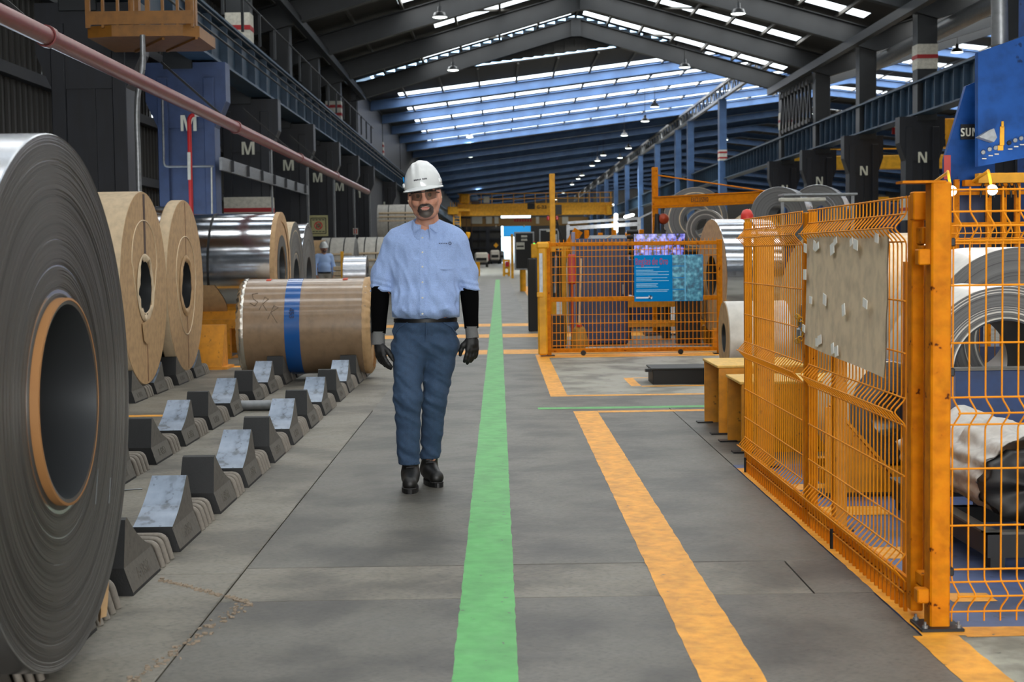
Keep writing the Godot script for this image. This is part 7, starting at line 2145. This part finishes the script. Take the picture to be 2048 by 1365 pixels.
	# boots
	for q in [[[821, 928, 8.37], [821, 966, 8.37], [821, 974, 8.32], [820, 979, 8.20], true], [[860, 915, 8.55], [858, 948, 8.56], [862, 957, 8.50], [873, 966, 8.41], false]]:
		var a: Vector3 = P.call(q[0][0], q[0][1], q[0][2])
		var b: Vector3 = P.call(q[1][0], q[1][1], q[1][2])
		var c: Vector3 = P.call(q[2][0], q[2][1], q[2][2])
		var t: Vector3 = P.call(q[3][0], q[3][1], q[3][2])
		b.y = 0.085; c.y = 0.07; t.y = 0.052
		var m := MB.new()
		nets(m, [bone(a, b, 0.046, 0.043), bone(b, c, 0.043, 0.042), bone(c, t, 0.043, 0.042), bone(b + Vector3(0, -0.02, -0.02), b + Vector3(0, -0.03, -0.03), 0.042, 0.042)], 0.006, 0.012, func(p: Vector3, d: float) -> float: return maxf(d, 0.022 - p.y))
		part(man, "boot", m, boot)
		var so := MB.new()
		var dir := (t - b) * Vector3(1, 0, 1)
		var u := dir.normalized()
		var sd := Vector3(u.z, 0, -u.x)
		var pl := PackedVector2Array()
		for i in 28:
			var an := TAU * i / 28.0
			var w := 0.047 + 0.006 * cos(an)
			pl.append(Vector2(cos(an) * (dir.length() / 2 + 0.055), sin(an) * w))
		var mid2 := (b + t) / 2
		so.prism(pl, Transform3D(Basis(u, sd, Vector3.UP), Vector3(mid2.x, 0.0, mid2.z)), 0.026)
		part(man, "boot_sole", so, M.black)
		part(man, "toe_welt", pipe([t + Vector3(-0.04, -0.024, 0.02), t + Vector3(-0.02, -0.024, 0.042), t + Vector3(0.02, -0.024, 0.042), t + Vector3(0.04, -0.024, 0.02)], 0.003, 6), boot)
		for i in 4:
			part(man, "lace", pipe([b.lerp(c, 0.6) + Vector3(-0.022, 0.035 + i * 0.014, 0.036 - i * 0.006), b.lerp(c, 0.6) + Vector3(0.022, 0.039 + i * 0.014, 0.036 - i * 0.006)], 0.004, 5), M.dark_steel)
	part(man, "green_tag", B(P.call(821, 953, 8.29) + Vector3(0, 0, 0.0), Vector3(0.022, 0.026, 0.006), 0.004), mat("tag_green", Color(0.2, 0.5, 0.3), 0.6))
	# body: head, neck and, inside the clothes, trunk and limbs in one skin
	var hx := Transform3D(Basis(Vector3(0, 0, 1), 0.10) * Basis(Vector3(1, 0, 0), 0.06).scaled(Vector3.ONE * 1.06), P.call(849, 391, 8.40))
	var hmb := MB.new()
	hmb.tinted = true
	nets(hmb, head_bones(), 0.0034, 0.007, head_post, head_color)
	for i in hmb.v.size():
		hmb.v[i] = hx * hmb.v[i]; hmb.n[i] = (hx.basis * hmb.n[i]).normalized()
	hmb.tint = Color(0.50, 0.245, 0.165)
	var n0 := hmb.v.size()
	var bodyb := [bone(P.call(851, 450, zb + 0.02), P.call(851, 500, zb + 0.01), 0.062, 0.09), blob(P.call(851, 540, zb), Vector3(0.15, 0.17, 0.09)), blob(P.call(851, 640, zb), Vector3(0.15, 0.12, 0.09)),
		bone(P.call(793, 490, zb), P.call(765, 575, zb), 0.05, 0.04), bone(P.call(765, 575, zb), P.call(757, 680, zb - 0.05), 0.038, 0.028), bone(P.call(911, 488, zb), P.call(936, 570, zb), 0.05, 0.04), bone(P.call(936, 570, zb), P.call(944, 666, zb - 0.03), 0.038, 0.028),
		bone(P.call(851, 480, zb), P.call(793, 490, zb), 0.06, 0.05), bone(P.call(851, 480, zb), P.call(911, 488, zb), 0.06, 0.05),
		bone(P.call(822, 690, 8.41), P.call(815, 795, 8.31), 0.07, 0.055), bone(P.call(815, 795, 8.31), P.call(821, 960, 8.37), 0.05, 0.035), bone(P.call(882, 690, 8.43), P.call(869, 800, 8.44), 0.07, 0.05), bone(P.call(869, 800, 8.44), P.call(859, 945, 8.56), 0.048, 0.035)]
	nets(hmb, bodyb, 0.016, 0.015)
	for i in range(n0, hmb.c.size()): hmb.c[i] = Color(0.50, 0.245, 0.165)
	part(man, "body", hmb, skin)
	# helmet, safety glasses
	var hh := Transform3D(Basis(Vector3(0, 0, 1), 0.135) * Basis(Vector3(1, 0, 0), 0.02) * Basis(Vector3(0, 1, 0), -0.06), P.call(848.5, 385, 8.41))
	helmet(man, hh, white)
	for i in 11:
		if i != 6:
			var an := (i - 5.4) * 0.066 + 0.05
			part(man, "helmet_print", B(hh * Vector3(sin(an) * 0.106, 0.070 + 0.001 * (i % 2), cos(an) * 0.1315), Vector3(0.0052, 0.0085, 0.004), 0.0, hh.basis * Basis(Vector3.UP, an)), mat("print_grey", Color(0.25, 0.25, 0.27), 0.7))
	part(man, "helmet_sticker", B(hh * Vector3(-0.1, 0.085, 0.045), Vector3(0.004, 0.03, 0.03), 0.0, hh.basis), M.sign_blue)
	var lensm := mat("safety_lens", Color(0.3, 0.24, 0.2), 0.06, 0.0, {"alpha": 0.3})
	for s in [-1.0, 1.0]:
		var ln := MB.new()
		ln.sheet(8, 6, func(u: float, v: float) -> Vector3:
			var x: float = s * lerpf(0.008, 0.066, u)
			return hx * Vector3(x, lerpf(0.020, -0.026 + 0.008 * u * u, v), 0.102 - x * x * 7.5 + 0.004 * (1 - v)), 0.002)
		part(man, "glasses_lens", ln, lensm)
		part(man, "glasses_arm", pipe([hx * Vector3(s * 0.067, 0.012, 0.066), hx * Vector3(s * 0.08, 0.008, 0.02), hx * Vector3(s * 0.082, 0.006, -0.02)], 0.003, 6), M.black)
	part(man, "glasses_brow", pipe([hx * Vector3(-0.067, 0.019, 0.066), hx * Vector3(-0.04, 0.021, 0.091), hx * Vector3(0, 0.019, 0.103), hx * Vector3(0.04, 0.021, 0.091), hx * Vector3(0.067, 0.019, 0.066)], 0.0032, 6), M.black)
	for s in [-1.0, 1.0]:
		part(man, "ear_plug", B(hx * Vector3(s * 0.087, -0.02, 0.0), Vector3(0.012, 0.016, 0.016), 0.005), M.kraft_pale)
	# ---------------------------------------------------------------- the second man between the coils
	var z2 := 38.0
	var b2 := Vector3(D(648, 520, z2).x, 0, -z2)
	var m2 := thing("person", "man in a pale blue shirt and white helmet standing among the stored coils", "person", b2)
	plain_person(m2, 1.69, mat("shirt_pale", Color(0.66, 0.77, 0.95), 0.8), mat("trousers_cream", Color(0.72, 0.70, 0.66), 0.85), white, skin, 0.35)
	# far people
	for q in [[984, 526, 206.0, "tiny figure in dark blue clothes crossing far down the walkway"]]:
		var w := D(q[0], q[1], q[2] - 8.0)
		var m3 := thing("person", q[3], "person", Vector3(w.x, 0, w.z))
		plain_person(m3, 1.75, jeans, jeans, white, skin, -0.4)

func plain_person(par: Node3D, h: float, top: Material, leg: Material, hat: Material, skin: Material, turn: float) -> void:
	var s := h / 1.78
	var R := Basis(Vector3.UP, turn)
	var q := func(x: float, y: float, z: float) -> Vector3: return R * (Vector3(x, y, z) * s)
	var sm := MB.new()
	nets(sm, [blob(q.call(0, 1.28, 0.0), Vector3(0.17, 0.16, 0.115) * s), blob(q.call(0, 1.1, 0.03), Vector3(0.175, 0.15, 0.15) * s), blob(q.call(0, 0.99, 0.02), Vector3(0.17, 0.06, 0.135) * s), bone(q.call(-0.16, 1.41, 0), q.call(0.16, 1.41, 0), 0.065 * s, 0.065 * s),
		bone(q.call(-0.2, 1.39, 0), q.call(-0.26, 1.12, 0), 0.062 * s, 0.05 * s), bone(q.call(-0.26, 1.12, 0), q.call(-0.25, 0.9, 0.08), 0.05 * s, 0.042 * s), bone(q.call(0.2, 1.39, 0), q.call(0.26, 1.12, 0), 0.062 * s, 0.05 * s), bone(q.call(0.26, 1.12, 0), q.call(0.25, 0.9, 0.08), 0.05 * s, 0.042 * s)], 0.016, 0.016)
	part(par, "shirt", sm, top)
	var lm := MB.new()
	nets(lm, [blob(q.call(0, 0.93, 0.0), Vector3(0.17, 0.1, 0.13) * s), bone(q.call(-0.09, 0.88, 0), q.call(-0.1, 0.48, 0.05), 0.09 * s, 0.068 * s), bone(q.call(-0.1, 0.48, 0.05), q.call(-0.1, 0.1, 0.02), 0.066 * s, 0.055 * s), bone(q.call(0.09, 0.88, 0), q.call(0.1, 0.48, 0.0), 0.09 * s, 0.068 * s), bone(q.call(0.1, 0.48, 0.0), q.call(0.1, 0.1, -0.06), 0.066 * s, 0.055 * s)], 0.016, 0.014)
	part(par, "trousers", lm, leg)
	for x in [-0.1, 0.1]:
		var bm := MB.new()
		var zf := 0.02 if x < 0 else -0.06
		nets(bm, [bone(q.call(x, 0.1, zf), q.call(x, 0.05, zf), 0.05, 0.045), bone(q.call(x, 0.045, zf), q.call(x, 0.04, zf + 0.15), 0.045, 0.04)], 0.012, 0.012, func(p: Vector3, d: float) -> float: return maxf(d, -p.y))
		part(par, "boot", bm, M.boot)
	var hb := MB.new()
	hb.tinted = true
	nets(hb, head_bones(), 0.008, 0.008, head_post, head_color)
	var hx := Transform3D(R, q.call(0, 1.62, 0.01))
	for i in hb.v.size():
		hb.v[i] = hx * hb.v[i]; hb.n[i] = hx.basis * hb.n[i]
	var n0 := hb.v.size()
	nets(hb, [bone(q.call(0, 1.5, -0.02), q.call(0, 1.35, 0), 0.055, 0.08), blob(q.call(0, 1.15, 0), Vector3(0.12, 0.25, 0.08))], 0.02, 0.02)
	for sx in [-0.25, 0.25]:
		nets(hb, hand_bones(q.call(sx, 0.9, 0.085), (R * Vector3(0, -0.95, 0.25)).normalized(), (R * Vector3(-signf(sx) * 0.4, 0, 0.9)).normalized(), (R * Vector3(-signf(sx), 0, 0)).normalized(), 1.0, 0.5), 0.007, 0.005)
	for i in range(n0, hb.c.size()): hb.c[i] = Color(0.50, 0.245, 0.165)
	part(par, "body", hb, skin)
	helmet(par, Transform3D(R * Basis(Vector3(0, 0, 1), 0.06), q.call(0, 1.61, 0.005)), hat)
	var bl := MB.new()
	bl.lathe([Vector2(0.98, -0.02), Vector2(1.0, -0.02), Vector2(1.0, 0.02), Vector2(0.98, 0.02)], Transform3D(R.scaled(Vector3(0.178, 1, 0.142) * s), q.call(0, 0.95, 0.01)), 30)
	part(par, "belt", bl, M.black)
	part(par, "glasses", pipe([hx * Vector3(-0.066, 0.004, 0.066), hx * Vector3(-0.035, 0.0, 0.095), hx * Vector3(0.035, 0.0, 0.095), hx * Vector3(0.066, 0.004, 0.066)], 0.012, 6), M.black)
